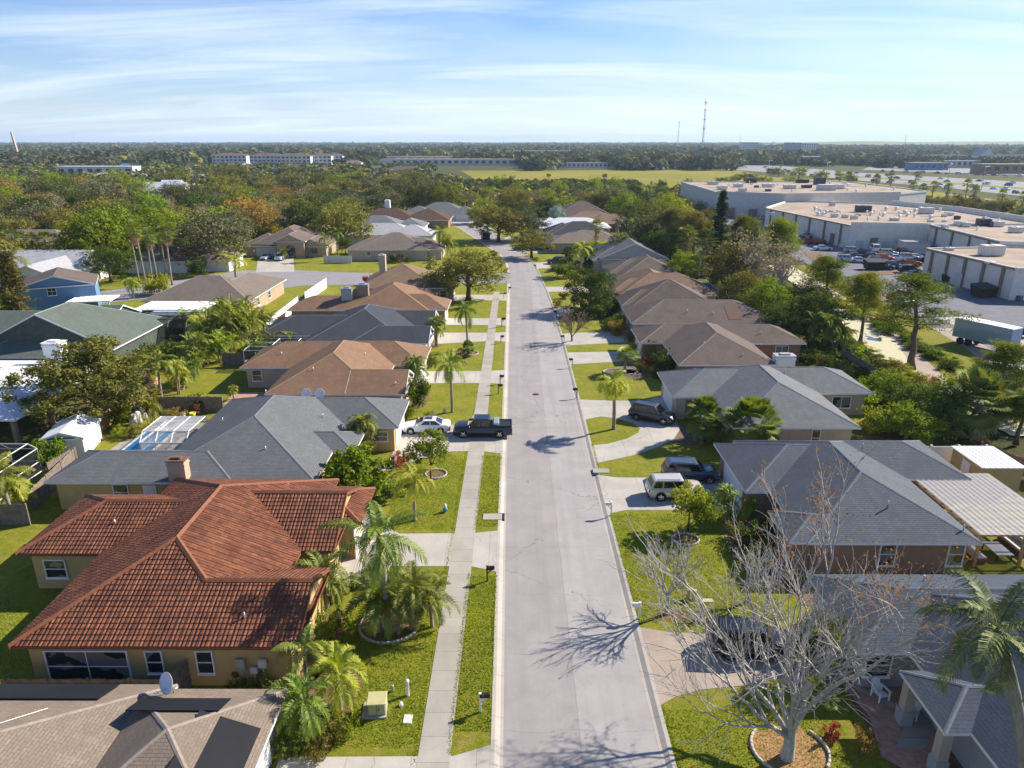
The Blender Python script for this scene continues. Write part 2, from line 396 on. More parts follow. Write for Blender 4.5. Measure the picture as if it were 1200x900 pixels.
t = NT('window_glass'); M['glass'] = t.bsdf(t.mix(t.math('MULTIPLY', t.math('GREATER_THAN', t.noise(t.mapping(t.pos(), (.5, .5, .9)), 1.0, 2), .53), .8), (.022, .028, .035), (.20, .195, .18)), .07, .8)
M['carglass'] = plain('car_glass', (.012, .015, .018), .05, .1, spec=.9)
M['chrome'] = plain('chrome', (.7, .7, .72), .18, .05, metal=1)
M['redlamp'] = plain('tail_lamp', (.45, .02, .015), .2, .1, spec=.6)
M['lamp'] = plain('head_lamp', (.75, .75, .72), .12, .05, spec=.8)
M['fence'] = plain('grey_fence_wood', (.19, .155, .125), .9, .35, 3, bump=.5)
M['fencet'] = plain('tan_fence_wood', (.50, .32, .17), .85, .2, 3, bump=.4)
M['fencer'] = plain('red_fence_wood', (.26, .09, .05), .85, .25, 3, bump=.4)
M['stone'] = plain('edging_stone', (.48, .42, .36), .9, .25, 8, bump=.4)
M['orange'] = plain('orange_paint', (.55, .12, .03), .6, .1)
M['yellow'] = plain('yellow_paint', (.7, .55, .04), .6, .1)
M['bluep'] = plain('blue_paint', (.10, .22, .42), .6, .1)
# ---------------------------------------------------------------- house builder
def clip(poly, k, a, b):
    """clip 2D-ish poly (list of (u,v)) to a<=coord k<=b"""
    for lim, sgn in ((a, 1), (b, -1)):
        o = []
        for i in range(len(poly)):
            p, q = poly[i], poly[(i + 1) % len(poly)]
            dp, dq = sgn * (p[k] - lim), sgn * (q[k] - lim)
            if dp >= 0: o.append(p)
            if (dp > 0 and dq < 0) or (dp < 0 and dq > 0):
                t = dp / (dp - dq); o.append((p[0] + (q[0] - p[0]) * t, p[1] + (q[1] - p[1]) * t))
        poly = o
        if len(poly) < 3: return []
    return poly
def roof_face(mb, pts, m, tile=False):
    """pts: eave edge first (pts[0]->pts[1])"""
    P = [Vector(p) for p in pts]; U = (P[1] - P[0]).normalized()
    Nn = (P[1] - P[0]).cross(P[-1] - P[0]).normalized()
    if Nn.z < 0: Nn = -Nn
    V = Nn.cross(U)
    if V.z < 0: V = -V
    pu = [((p - P[0]).dot(U), (p - P[0]).dot(V)) for p in P]
    if not tile:
        mb.face(pts, m, pu); return
    row = .335; col_ = .0625; umin = min(q[0] for q in pu); umax = max(q[0] for q in pu); vmax = max(q[1] for q in pu); k = 0
    while k * row < vmax - .01:
        a, b = k * row, min((k + 1) * row, vmax)
        c = clip(pu, 1, a, b)
        if len(c) >= 3:
            def to(q, lift): w = P[0] + U * q[0] + V * q[1] + Nn * lift; return (w.x, w.y, w.z)
            f = lambda q: .02 + .032 * (1 - (q[1] - a) / row) + .022 * abs(math.sin(q[0] * math.pi / .17))
            u = umin
            while u < umax:
                d = clip(c, 0, u, u + .05)
                if len(d) >= 3: mb.face([to(q, f(q)) for q in d], m, d)
                u += .05
            lo = sorted([q for q in c if abs(q[1] - a) < 1e-4])
            if len(lo) >= 2:
                mb.face([to(lo[0], .0), to(lo[-1], .0), to(lo[-1], .066), to(lo[0], .066)], m, [lo[0], lo[-1], lo[-1], lo[0]])
        k += 1
def wing_geo(mb, x0, x1, y0, y1, ze, pitch, axis=None, ends='hh', tile=False, gw=2, th=.17, capm=3, caps=True):
    """one hip/gable roof solid. materials: 0 roof, 1 trim, 2 gable wall, 3 ridge cap"""
    w, d = x1 - x0, y1 - y0
    if axis is None: axis = 'x' if w >= d else 'y'
    half = (d if axis == 'x' else w) / 2; zr = ze + half * pitch
    # local coords: l along the ridge, s across
    L0, L1 = (x0, x1) if axis == 'x' else (y0, y1); S0, S1 = (y0, y1) if axis == 'x' else (x0, x1)
    Sm = (S0 + S1) / 2
    def p(l, s, z): return (l, s, z) if axis == 'x' else (s, l, z)
    a = L0 + (half if ends[0] == 'h' else 0); b = L1 - (half if ends[1] == 'h' else 0)
    if b < a: a = b = (L0 + L1) / 2; 
    rf = lambda pts: roof_face(mb, pts, 0, tile)
    rf([p(L0, S0, ze), p(L1, S0, ze), p(b, Sm, zr), p(a, Sm, zr)] if b - a > 1e-3 else [p(L0, S0, ze), p(L1, S0, ze), p(a, Sm, zr)])
    rf([p(L1, S1, ze), p(L0, S1, ze), p(a, Sm, zr), p(b, Sm, zr)] if b - a > 1e-3 else [p(L1, S1, ze), p(L0, S1, ze), p(a, Sm, zr)])
    for e, l, r in ((ends[0], L0, a), (ends[1], L1, b)):
        if e == 'h': rf([p(l, S0, ze), p(l, S1, ze), p(r, Sm, zr)])
        else:
            ins = .28 if l == L0 else -.28
            mb.face([p(l + ins, S0 + .45, ze + .45 * pitch - .12), p(l + ins, S1 - .45, ze + .45 * pitch - .12), p(l + ins, Sm, zr - .12)], gw)
            for (sa, sb) in ((S0, Sm), (S1, Sm)):     # rake boards
                za, zb = (ze, zr)
                mb.mesh([p(l, sa, za - th), p(l, sb, zb - th), p(l, sb, zb + .02), p(l, sa, za + .02), p(l + ins * .1, sa, za - th), p(l + ins * .1, sb, zb - th), p(l + ins * .1, sb, zb + .02), p(l + ins * .1, sa, za + .02)],
                        [(0, 1, 2, 3), (4, 5, 6, 7), (3, 2, 6, 7), (0, 1, 5, 4)], 1)
                mb.face([p(l, sa, za - th + .02), p(l + ins, sa, za - th + .02), p(l + ins, sb, zb - th + .02), p(l, sb, zb - th + .02)], 1)
    # fascia sides + soffit
    c = [(x0, y0), (x1, y0), (x1, y1), (x0, y1)]
    for i in range(4):
        q, r = c[i], c[(i + 1) % 4]
        mb.face([(q[0], q[1], ze - th), (r[0], r[1], ze - th), (r[0], r[1], ze), (q[0], q[1], ze)], 1)
    mb.face([(x0, y0, ze - th), (x0, y1, ze - th), (x1, y1, ze - th), (x1, y0, ze - th)], 1)
    if caps:
        cut = caps if isinstance(caps, dict) else {}
        cl = [(p(a, Sm, zr), p(b, Sm, zr))] if b - a > .1 else []
        if ends[0] == 'h': cl += [(p(L0, S0, ze), p(a, Sm, zr)), (p(L0, S1, ze), p(a, Sm, zr))]
        if ends[1] == 'h': cl += [(p(L1, S0, ze), p(b, Sm, zr)), (p(L1, S1, ze), p(b, Sm, zr))]
        ht = .15 if tile else .03; wd = .17 if tile else .11
        for ci, (q, r) in enumerate(cl):
            q, r = Vector(q), Vector(r)
            if ci in cut: q = q.lerp(r, cut[ci])
            t = (r - q).normalized(); sd = Vector((-t.y, t.x, 0)).normalized() * wd; up = Vector((0, 0, ht)); dn = Vector((0, 0, -wd * pitch * (.75 if abs(t.z) > .05 else 1)))
            L = (r - q).length
            for s_ in (-1, 1):
                mb.face([q + up, r + up, r + sd * s_ + dn + up * .6, q + sd * s_ + dn + up * .6], capm, [(0, 0), (L, 0), (L, .14), (0, .14)])
                mb.face([q + sd * s_ + dn + up * .6, r + sd * s_ + dn + up * .6, r + sd * s_ + dn - up * .6, q + sd * s_ + dn - up * .6], capm, [(0, 0), (L, 0), (L, .01), (0, .01)])
    return zr
def win_mesh(face, x, y, z, w, h, house, frame='white', off=(0, 0), grid=(1, 2), name='window'):
    """face: S(-y) N E(+x) W ; (x,y) = point on the wall plane centre; z = sill height"""
    dirs = {'S': ((1, 0), (0, -1)), 'N': ((-1, 0), (0, 1)), 'E': ((0, 1), (1, 0)), 'W': ((0, -1), (-1, 0))}
    (ux, uy), (nx, ny) = dirs[face]
    f = MB(); g = MB()
    def bx(mb, u0, u1, n0, n1, z0, z1, m=0):
        cs = [(x + ux * u + nx * n, y + uy * u + ny * n) for u in (u0, u1) for n in (n0, n1)]
        xs = [c[0] for c in cs]; ys = [c[1] for c in cs]
        mb.box(min(xs), max(xs), min(ys), max(ys), z0, z1, m)
    t = .07
    bx(f, -w / 2 - t, w / 2 + t, -.02, .11, z - t, z); bx(f, -w / 2 - t, w / 2 + t, -.02, .11, z + h, z + h + t)
    bx(f, -w / 2 - t, -w / 2, -.02, .11, z, z + h); bx(f, w / 2, w / 2 + t, -.02, .11, z, z + h)
    for i in range(1, grid[0]): u = -w / 2 + w * i / grid[0]; bx(f, u - .02, u + .02, -.02, .10, z, z + h)
    for i in range(1, grid[1]): q = z + h * i / grid[1]; bx(f, -w / 2, w / 2, -.02, .102, q - .025, q + .025)
    bx(f, -w / 2 - .1, w / 2 + .1, -.02, .16, z - t - .05, z - t)
    bx(g, -w / 2, w / 2, -.02, .065, z, z + h)
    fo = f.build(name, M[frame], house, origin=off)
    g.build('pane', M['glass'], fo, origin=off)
    return fo
def door_mesh(face, x, y, z, w, h, house, mat='white', off=(0, 0), garage=False):
    dirs = {'S': ((1, 0), (0, -1)), 'N': ((-1, 0), (0, 1)), 'E': ((0, 1), (1, 0)), 'W': ((0, -1), (-1, 0))}
    (ux, uy), (nx, ny) = dirs[face]; f = MB(); k = MB()
    def bx(mb, u0, u1, n0, n1, z0, z1, m=0):
        cs = [(x + ux * u + nx * n, y + uy * u + ny * n) for u in (u0, u1) for n in (n0, n1)]
        xs = [c[0] for c in cs]; ys = [c[1] for c in cs]
        mb.box(min(xs), max(xs), min(ys), max(ys), z0, z1, m)
    if garage:
        bx(f, -w / 2, w / 2, -.02, .03, z, z + h)
        nx_, nz_ = 8, 4
        for i in range(nx_):
            for j in range(nz_):
                u = -w / 2 + w * (i + .5) / nx_; q = z + h * (j + .5) / nz_
                bx(f, u - w / nx_ * .4, u + w / nx_ * .4, .03, .045, q - h / nz_ * .36, q + h / nz_ * .36)
        for s_ in (-1, 1): bx(f, s_ * (w / 2 + .06) - .06, s_ * (w / 2 + .06) + .06, -.02, .07, z, z + h + .1)
        o = f.build('garage_door', M[mat], house, origin=off)
        bx(k, -.08, .08, .045, .07, z + .35, z + .4); k.build('handle', M['dkmetal'], o, origin=off)
    else:
        bx(f, -w / 2 - .08, w / 2 + .08, -.02, .05, z, z + h + .08, 0)
        for (a, b) in ((.1, .45), (.52, .92)):
            for s_ in (-1, 1): bx(f, s_ * w / 4 - w * .16, s_ * w / 4 + w * .16, .05, .065, z + h * a, z + h * b)
        o = f.build('door', M[mat], house, origin=off)
        bx(k, w / 2 - .16, w / 2 - .1, .05, .11, z + 1.0, z + 1.06); k.build('handle', M['steel'], o, origin=off)
    return o
def chimney(house, x, y, w, d, z0, z1, mat, capmat, off=(0, 0)):
    m = MB(); m.box(x - w / 2, x + w / 2, y - d / 2, y + d / 2, z0, z1)
    m.box(x - w / 2 - .06, x + w / 2 + .06, y - d / 2 - .06, y + d / 2 + .06, z1 - .35, z1 - .22)
    o = m.build('chimney', mat, house, origin=off)
    c = MB(); c.box(x - w / 2 - .08, x + w / 2 + .08, y - d / 2 - .08, y + d / 2 + .08, z1, z1 + .1); c.box(x - w / 4, x + w / 4, y - d / 4, y + d / 4, z1 + .1, z1 + .28)
    c.build('chimney_cap', capmat, o, origin=off)
def house(name, label, wings, roof, wall, ze=2.7, pitch=.42, trim='trim', cap=None, tile=False, wins=(), doors=(), vents=(), chim=None, solar=(), cat='house', rz=0, origin=None, group=None, dishes=(), walls=True, extra=None, ov=.55):
    cx = origin[0] if origin else sum(w[0] + w[1] for w in wings) / 2 / len(wings); cy = origin[1] if origin else sum(w[2] + w[3] for w in wings) / 2 / len(wings)
    root = empty(name, (cx, cy, .1), rz, label, cat, group)
    off = (0, 0) if origin else (cx, cy)
    rm = MB(); wm = MB(); zt = []
    for i, w in enumerate(wings):
        x0, x1, y0, y1 = w[:4]; o = w[4] if len(w) > 4 else {}
        e = .004 * i
        z_ = o.get('ze', ze) - e
        zt.append(wing_geo(rm, x0 + e, x1 + e, y0 - e, y1 - e, z_, o.get('pitch', pitch), o.get('axis'), o.get('ends', 'hh'), tile, caps=o.get('cut', True)))
        if o.get('wall', True):
            ii = ov + .003 * i
            if o.get('posts'):
                for (px, py) in o['posts']: pm = MB(); pm.box(px - .2, px + .2, py - .2, py + .2, 0, z_ - .15); pm.build('post', M[wall], root, origin=off)
            else: wm.box(x0 + ii, x1 - ii, y0 + ii, y1 - ii, -.08, z_ - .12 - .003 * i)
    rm.build('roof', [M[roof], M[trim], M[wall], M[cap or roof]], root, origin=off)
    if walls and wm.v: wm.build('wall', M[wall], root, origin=off)
    for w in wins: win_mesh(*w[:6], root, off=off, **(w[6] if len(w) > 6 else {}))
    for d in doors: door_mesh(*d[:6], root, off=off, **(d[6] if len(d) > 6 else {}))
    for v in vents:
        m = MB(); m.tube([(v[0], v[1], v[2] - .25), (v[0], v[1], v[2] + .3)], .05, 8); m.build('vent_pipe', M['steel'], root, origin=off)
    if chim:
        for c in (chim if isinstance(chim, list) else [chim]): chimney(root, *c, off=off)
    return root
def roof_z(ax, s, e, ze, pitch): return ze + abs(s - e) * pitch
def panel(house_, pts, mat='solar', name='solar_panel', lift=.06, th=.035, off=(0, 0)):
    """flat slab following a roof plane given by its corner points"""
    P = [Vector(p) for p in pts]; n = (P[1] - P[0]).cross(P[-1] - P[0]).normalized()
    if n.z < 0: n = -n
    m = MB(); k = len(P); vs = [p + n * lift for p in P] + [p + n * (lift + th) for p in P]
    m.mesh(vs, [tuple(range(k)), tuple(range(k, 2 * k))] + [(i, (i + 1) % k, k + (i + 1) % k, k + i) for i in range(k)])
    return m.build(name, M[mat], house_, origin=off)
def dish(loc, r, label, az=0, group=None):
    root = empty('satellite_dish', loc, az, label, 'satellite dish', group)
    m = MB(); Mx = Matrix.Translation((0, -.1, .75)) @ Matrix.Rotation(R(68), 4, 'X')
    pr = [(r * t, .35 * r * t * t) for t in (0.001, .3, .6, .85, 1)]; pr += [(a * .99, b - .015) for a, b in reversed(pr)]
    m.lathe(pr, n=20, M=Mx); m.build('reflector', M['white'], root)
    a = MB(); a.tube([(0, 0, 0), (0, 0, .7)], .03, 8); a.tube([(0, -.1, .45), (0, -.75, .62)], .018, 6); a.cbox((0, -.78, .64), (.08, .12, .08)); a.build('mast', M['steel'], root)
    return root

def fence(name, pts, h, mat, label, group=None, step=2.4, board=.14, gap=0.0, cat='fence', cap=False, z0=.1):
    root = empty(name, (pts[0][0], pts[0][1], z0), 0, label, cat, group); off = (pts[0][0], pts[0][1])
    b = MB(); rng = random.Random(len(pts) * 7 + int(h * 10)); posts = []
    for (xa, ya), (xb, yb) in zip(pts[:-1], pts[1:]):
        L = math.hypot(xb - xa, yb - ya); a = math.atan2(yb - ya, xb - xa); n = max(1, int(L / board))
        if board > .5:
            b.cbox(((xa + xb) / 2, (ya + yb) / 2, h / 2), (L, .05, h), 0, a)
        else:
            for i in range(n):
                t = (i + .5) / n; hh = h + rng.uniform(-.03, .03)
                b.cbox((xa + (xb - xa) * t, ya + (yb - ya) * t, hh / 2), (L / n - gap - .006, .022, hh), 0, a + rng.uniform(-.02, .02))
        b.cbox(((xa + xb) / 2 + .03 * math.sin(a), (ya + yb) / 2 - .03 * math.cos(a), h * .8), (L, .04, .09), 0, a)
        b.cbox(((xa + xb) / 2 + .03 * math.sin(a), (ya + yb) / 2 - .03 * math.cos(a), h * .2), (L, .04, .09), 0, a)
        k = max(1, round(L / step))
        for i in range(k + 1): posts.append((xa + (xb - xa) * i / k, ya + (yb - ya) * i / k, a))
    b.build('boards', M[mat], root, origin=off)
    seen = set()
    for (x, y, a) in posts:
        key = (round(x, 1), round(y, 1))
        if key in seen: continue
        seen.add(key)
        p = MB(); p.cbox((x, y, (h + .08) / 2), (.11, .11, h + .08), 0, a)
        if cap: p.cbox((x, y, h + .11), (.16, .16, .06), 0, a)
        p.build('post', M[mat], root, origin=off)
    return root

# screen enclosure ("cage")
def mesh_screen():
    t = NT('insect_screen'); d = t.n('ShaderNodeBsdfDiffuse'); d.inputs[0].default_value = (.03, .032, .035, 1)
    tr = t.n('ShaderNodeBsdfTransparent'); m = t.n('ShaderNodeMixShader'); m.inputs[0].default_value = .52
    t.l(tr.outputs[0], m.inputs[1]); t.l(d.outputs[0], m.inputs[2]); t.l(m.outputs[0], t.out.inputs[0]); return t.m
M['screen'] = mesh_screen()
M['screenl'] = mesh_screen(); M['screenl'].node_tree.nodes['Mix Shader'].inputs[0].default_value = .35
def _scrw():
    m = mesh_screen(); m.node_tree.nodes['Diffuse BSDF'].inputs[0].default_value = (.5, .52, .55, 1); m.node_tree.nodes['Mix Shader'].inputs[0].default_value = .4; return m
M['screenw'] = _scrw()
def cage(x0, x1, y0, y1, h, label, nx=4, ny=3, flat=True, frame='offwhite', inset=1.3, name='pool_enclosure', scr='screen', cat='pool enclosure'):
    cx, cy = (x0 + x1) / 2, (y0 + y1) / 2; root = empty(name, (cx, cy, .11), 0, label, cat)
    f = MB(); s = MB(); r = .05
    ht = h + (0 if flat else .9); i_ = 0 if flat else inset
    X = [x0 + (x1 - x0) * k / nx for k in range(nx + 1)]; Y = [y0 + (y1 - y0) * k / ny for k in range(ny + 1)]
    def bar(a, b): f.tube([a, b], r, 4, sm=False)
    cl = lambda v, a, b: min(max(v, a), b)
    for x in X:
        for y in (y0, y1): bar((x, y, 0), (x, y, h))
        xi = x; bar((x, y0, h), (xi, y0 + i_, ht)); bar((x, y1, h), (xi, y1 - i_, ht)); bar((xi, y0 + i_, ht), (xi, y1 - i_, ht))
    for y in Y:
        for x in (x0, x1): bar((x, y, 0), (x, y, h))
    for z in (.05, 1.0, h):
        bar((x0, y0, z), (x1, y0, z)); bar((x0, y1, z), (x1, y1, z)); bar((x0, y0, z), (x0, y1, z)); bar((x1, y0, z), (x1, y1, z))
    for k in range(ny + 1):
        yy = y0 + i_ + (y1 - y0 - 2 * i_) * k / ny; bar((x0, yy, ht), (x1, yy, ht))
    for (a, b, c, d) in (((x0, y0), (x1, y0), 0, h), ((x0, y1), (x1, y1), 0, h), ((x0, y0), (x0, y1), 0, h), ((x1, y0), (x1, y1), 0, h)):
        s.face([(a[0], a[1], .02), (b[0], b[1], .02), (b[0], b[1], h), (a[0], a[1], h)])
    s.face([(x0, y0 + i_, ht), (x1, y0 + i_, ht), (x1, y1 - i_, ht), (x0, y1 - i_, ht)])
    if i_:
        s.face([(x0, y0, h), (x1, y0, h), (x1, y0 + i_, ht), (x0, y0 + i_, ht)]); s.face([(x0, y1, h), (x1, y1, h), (x1, y1 - i_, ht), (x0, y1 - i_, ht)])
    f.build('frame', M[frame], root, origin=(cx, cy)); s.build('screen', M[scr], root, origin=(cx, cy))
    return root

# ---------------------------------------------------------------- vegetation
M['bark_grey'] = bark('bark_grey', (.20, .165, .13)); M['bark_pale'] = bark('bark_pale', (.40, .375, .34), 9); M['bark_brown'] = bark('bark_brown', (.13, .085, .055))
M['bark_palm'] = bark('bark_palm', (.27, .24, .20), 4); M['bark_pine'] = bark('bark_pine', (.16, .11, .085), 5)
LV = dict(
    oak=leafmat('leaf_dark_oak', (.060, .070, .016), (.036, .046, .012), .30, .35),
    olive=leafmat('leaf_olive', (.135, .128, .026), (.080, .082, .018), .30, .3),
    greyoak=leafmat('leaf_grey_oak', (.098, .098, .046), (.062, .066, .032), .25, .3),
    bright=leafmat('leaf_bright', (.150, .185, .010), (.075, .105, .009), .40, .5),
    yellow=leafmat('leaf_yellow_green', (.21, .23, .018), (.10, .14, .014), .42, .5),
    rust=leafmat('leaf_rust', (.24, .15, .035), (.13, .11, .03), .35, .4),
    deep=leafmat('leaf_deep', (.062, .085, .012), (.030, .048, .009), .30, .6),
    brown=leafmat('twig_brown', (.21, .16, .105), (.14, .11, .075), .2, .4),
    palm=leafmat('frond_green', (.115, .145, .014), (.060, .082, .010), .40, .8, gloss=.03),
    palmy=leafmat('frond_yellow', (.20, .21, .014), (.11, .145, .012), .45, .8, gloss=.03),
    palmd=leafmat('frond_dark', (.070, .105, .020), (.028, .052, .012), .35, .8, gloss=.05),
    sabal=leafmat('fan_green', (.120, .130, .026), (.05, .075, .018), .35, .8, gloss=.03),
    pine=leafmat('needle_green', (.140, .160, .014), (.075, .090, .012), .35, .4),
    conifer=leafmat('needle_dark', (.030, .050, .020), (.018, .032, .014), .2, .5),
    red=leafmat('leaf_red', (.25, .045, .03), (.14, .03, .02), .35, .5),
    dead=leafmat('dead_leaf', (.20, .085, .018), (.12, .055, .018), .4, .6, rnd=.1),
    silver=leafmat('leaf_silver', (.22, .27, .27), (.13, .17, .17), .2, .5),
    fara=leafmat('far_dark', (.034, .047, .020), (.024, .035, .017), .2, .02, var=.2), farb=leafmat('far_olive', (.052, .058, .024), (.036, .044, .020), .2, .02, var=.2), farc=leafmat('far_grey', (.058, .058, .034), (.040, .044, .028), .2, .02, var=.2),
    thatch=leafmat('dead_thatch', (.20, .14, .08), (.12, .09, .05), .2, .8),
)
def leaves(C, s, rng, up=.35, asp=.55, out=None, droop=0):
    """rhombic leaf quads at centres C (n,3); s = length(s)"""
    n = len(C); s = np.broadcast_to(s, (n,)).reshape(-1, 1)
    a = rng.normal(size=(n, 3)); a /= np.linalg.norm(a, axis=1, keepdims=True)
    nr = rng.normal(size=(n, 3)); nr[:, 2] += up * 3
    if out is not None: nr += out * 1.2
    nr /= np.linalg.norm(nr, axis=1, keepdims=True)
    a -= nr * (a * nr).sum(1, keepdims=True); a /= np.linalg.norm(a, axis=1, keepdims=True) + 1e-9
    b = np.cross(nr, a)
    V = np.stack([C - a * s * .5, C + b * s * .5 * asp, C + a * s * .5, C - b * s * .5 * asp], 1).reshape(-1, 3)
    F = np.arange(4 * n).reshape(-1, 4)
    return V, F
def blob_points(rng, K, per, rx, ry, rz, cz, cr, lo=.45, flat=.6):
    """clump centres inside an ellipsoid shell, leaves gathered round each"""
    d = rng.normal(size=(K, 3)); d /= np.linalg.norm(d, axis=1, keepdims=True)
    d[:, 2] = np.where(d[:, 2] < -.75, -d[:, 2] * .4, d[:, 2])
    r = lo + (1 - lo) * rng.random((K, 1)) ** .6
    lump = 1 + .16 * np.sin(d[:, :1] * 4 + 1) * np.cos(d[:, 1:2] * 5) + rng.normal(size=(K, 1)) * .06
    cc = d * r * lump * np.array([rx, ry, rz])
    cc[:, 2] += cz
    sz = cr * (.6 + .8 * rng.random((K, 1)))
    P = rng.normal(size=(K, per, 3)); P /= np.linalg.norm(P, axis=2, keepdims=True)
    P *= (rng.random((K, per, 1)) ** .45); P[:, :, 2] *= flat
    out = P.reshape(-1, 3).copy()
    pts = (cc[:, None, :] + P * sz[:, None, :]).reshape(-1, 3)
    return pts, cc, out
def trunk_mb(h, r, limbs, rng, lean=(0, 0), n=8, fork=.35):
    mb = MB(); k = 5
    pts = [(lean[0] * (i / k) ** 1.3 + (rng.random() - .5) * .06 * h * (i > 0) * .4, lean[1] * (i / k) ** 1.3 + (rng.random() - .5) * .06 * h * (i > 0) * .4, -.15 + (h + .15) * i / k) for i in range(k + 1)]
    mb.tube(pts, [r * (1.35 if i == 0 else 1 - .55 * i / k) for i in range(k + 1)], n)
    for L in limbs:
        t = fork + (1 - fork) * rng.random() * .8; i = min(int(t * k), k - 1); f = t * k - i
        b = np.array(pts[i]) * (1 - f) + np.array(pts[i + 1]) * f; e = np.array(L); m = b * .5 + e * .5 + np.array([0, 0, -.06 * h]) + rng.normal(size=3) * .05 * h
        mb.tube([tuple(b), tuple(b * .75 + m * .25 + [0, 0, -.01]), tuple(m), tuple(e)], [r * .42, r * .36, r * .24, r * .06], 5, caps=False)
    return mb
PROTO = {}
def reg(key, name, trunk, crown, leaf, barkm, trunkme=None):
    """store mesh datas for a plant prototype: dict(trunk mesh, crown mesh)"""
    PROTO[key] = dict(name=name, trunk=trunk, crown=crown, leaf=leaf, bark=barkm)
def mb_mesh(mb, name, mats):
    o = mb.build(name, mats); me = o.data; COL.objects.unlink(o); D.objects.remove(o); return me
def mk_broad(key, seed, h=10, rx=5, rz=3.8, trunk=.32, K=60, per=70, ls=.34, cr=1.3, leaf='oak', barkm='bark_grey', lo=.4, asp=.6, nlimb=9, name='oak_tree', cbase=.5, flat=.85):
    rng = np.random.default_rng(seed)
    cz = h - rz
    P, cc, out = blob_points(rng, K, per, rx, rx * .95, rz, cz, cr, lo, flat)
    V, F = leaves(P, ls * (.6 + .8 * rng.random(len(P))), rng, .3, asp, out)
    limbs = cc[rng.choice(K, min(nlimb, K), replace=False)]
    t = trunk_mb(h * .62, trunk, limbs, rng)
    reg(key, name, mb_mesh(t, 'trunk', M[barkm]), np_mesh('crown', V, F, LV[leaf]), leaf, barkm)
def mk_shrub(key, seed, h=1.4, r=1.0, K=22, per=45, ls=.16, leaf='deep', name='shrub', cr=.35):
    rng = np.random.default_rng(seed)
    P, cc, out = blob_points(rng, K, per, r, r, h * .5, h * .48, cr, .3, .8)
    P[:, 2] = np.maximum(P[:, 2], .05)
    V, F = leaves(P, ls * (.6 + .8 * rng.random(len(P))), rng, .3, .6, out)
    t = MB()
    for c in cc[:6]: t.tube([(0, 0, -.1), (c[0] * .4, c[1] * .4, c[2] * .5), tuple(c)], [.04, .03, .01], 5, caps=False)
    reg(key, name, mb_mesh(t, 'stem', M['bark_brown']), np_mesh('foliage', V, F, LV[leaf]), leaf, 'bark_brown')
def frond(rng, L, az, el, droop, base, nl=22, ll=.55, lw=.05, vee=.5, ldroop=.3, twist=0, start=.12):
    """pinnate frond -> leaf quads + rachis quads"""
    V = []; p = np.array(base, float); e = el; seg = 12; pts = [p.copy()]; dirs = []
    for i in range(seg):
        d = np.array([math.cos(az) * math.cos(e), math.sin(az) * math.cos(e), math.sin(e)]); dirs.append(d); p = p + d * L / seg; pts.append(p.copy()); e -= droop / seg * (1 + i / seg)
    dirs.append(dirs[-1]); side = np.array([-math.sin(az), math.cos(az), 0])
    q = []
    for i in range(seg):      # rachis
        w = .035 * (1 - i / seg) + .008
        q.append([pts[i] - side * w, pts[i] + side * w, pts[i + 1] + side * w * .9, pts[i + 1] - side * w * .9])
    for k in range(nl):
        t = start + (1 - start) * (k + .5) / nl; f = t * seg; i = min(int(f), seg - 1); f -= i
        b = pts[i] * (1 - f) + pts[i + 1] * f; d = dirs[i]; up = np.cross(d, side); up = up if up[2] > 0 else -up
        l = ll * (math.sin(math.pi * min(1, .15 + t * .9)) ** .6) * (.85 + .3 * rng.random())
        for s_ in (-1, 1):
            ld = side * s_ * .85 + d * (.35 + .5 * t) + up * (vee + rng.normal() * .15); ld /= np.linalg.norm(ld)
            m_ = b + ld * l * .5; e_ = m_ + (ld * .5 + np.array([0, 0, -ldroop])) * l; wv = d * lw
            q.append([b - wv * .6, b + wv * .6, m_ + wv, m_ - wv]); q.append([m_ - wv, m_ + wv, e_ + wv * .2, e_ - wv * .2])
    return np.array(q).reshape(-1, 3)
def palm_trunk(h, r, rng, lean=0, boots=False, crownshaft=False, mat='bark_palm'):
    mb = MB(); n = 14; pts = []; rr = []
    for i in range(n + 1):
        t = i / n; pts.append((lean * t * t, lean * .3 * t, -.1 + (h + .1) * t)); rr.append(r * (1.25 if i == 0 else (1 - .25 * t)) * (1 + .05 * (i % 2)) * ((1.35 if boots and t > .75 else 1)))
    mb.tube(pts, rr, 9); return mb, pts[-1]
def mk_palm(key, seed, h=5, r=.16, nf=16, L=2.6, leaf='palm', name='queen_palm', ll=.6, lean=.2, el0=80, el1=-35, droop=1.5, nl=24, ldroop=.35, lw=.045, vee=.3, thatch=0, stems=1, spread=.5):
    rng = np.random.default_rng(seed); VV = []; tm = MB(); th = []
    for s_ in range(stems):
        a0 = rng.random() * 6.28; hh = h * (1 if s_ == 0 else .55 + .4 * rng.random())
        bx, by = (0, 0) if stems == 1 else (math.cos(a0) * spread * rng.random(), math.sin(a0) * spread * rng.random())
        mb, top = palm_trunk(hh, r, rng, lean if stems == 1 else (rng.random() - .3) * lean * 3)
        bo = len(tm.v); tm.v += [(x + bx, y + by, z) for x, y, z in mb.v]; tm.f += [tuple(i + bo for i in f) for f in mb.f]; tm.m += mb.m; tm.uv += mb.uv; tm.sm += mb.sm
        top = np.array(top) + [bx, by, 0]
        for i in range(nf):
            t = i / nf; el = R(el0 + (el1 - el0) * t ** .8 + rng.normal() * 5); az = a0 + i * 2.39996 + rng.normal() * .15
            VV.append(frond(rng, L * (.85 + .3 * rng.random()) * (.8 if t < .12 else 1), az, el, droop * (.7 + .5 * rng.random()), top + np.array([0, 0, .05]), nl, ll, lw, vee, ldroop))
    V = np.concatenate(VV); F = np.arange(len(V)).reshape(-1, 4)
    me = np_mesh('crown', V, F, LV[leaf])
    reg(key, name, mb_mesh(tm, 'trunk', M['bark_palm']), me, leaf, 'bark_palm')
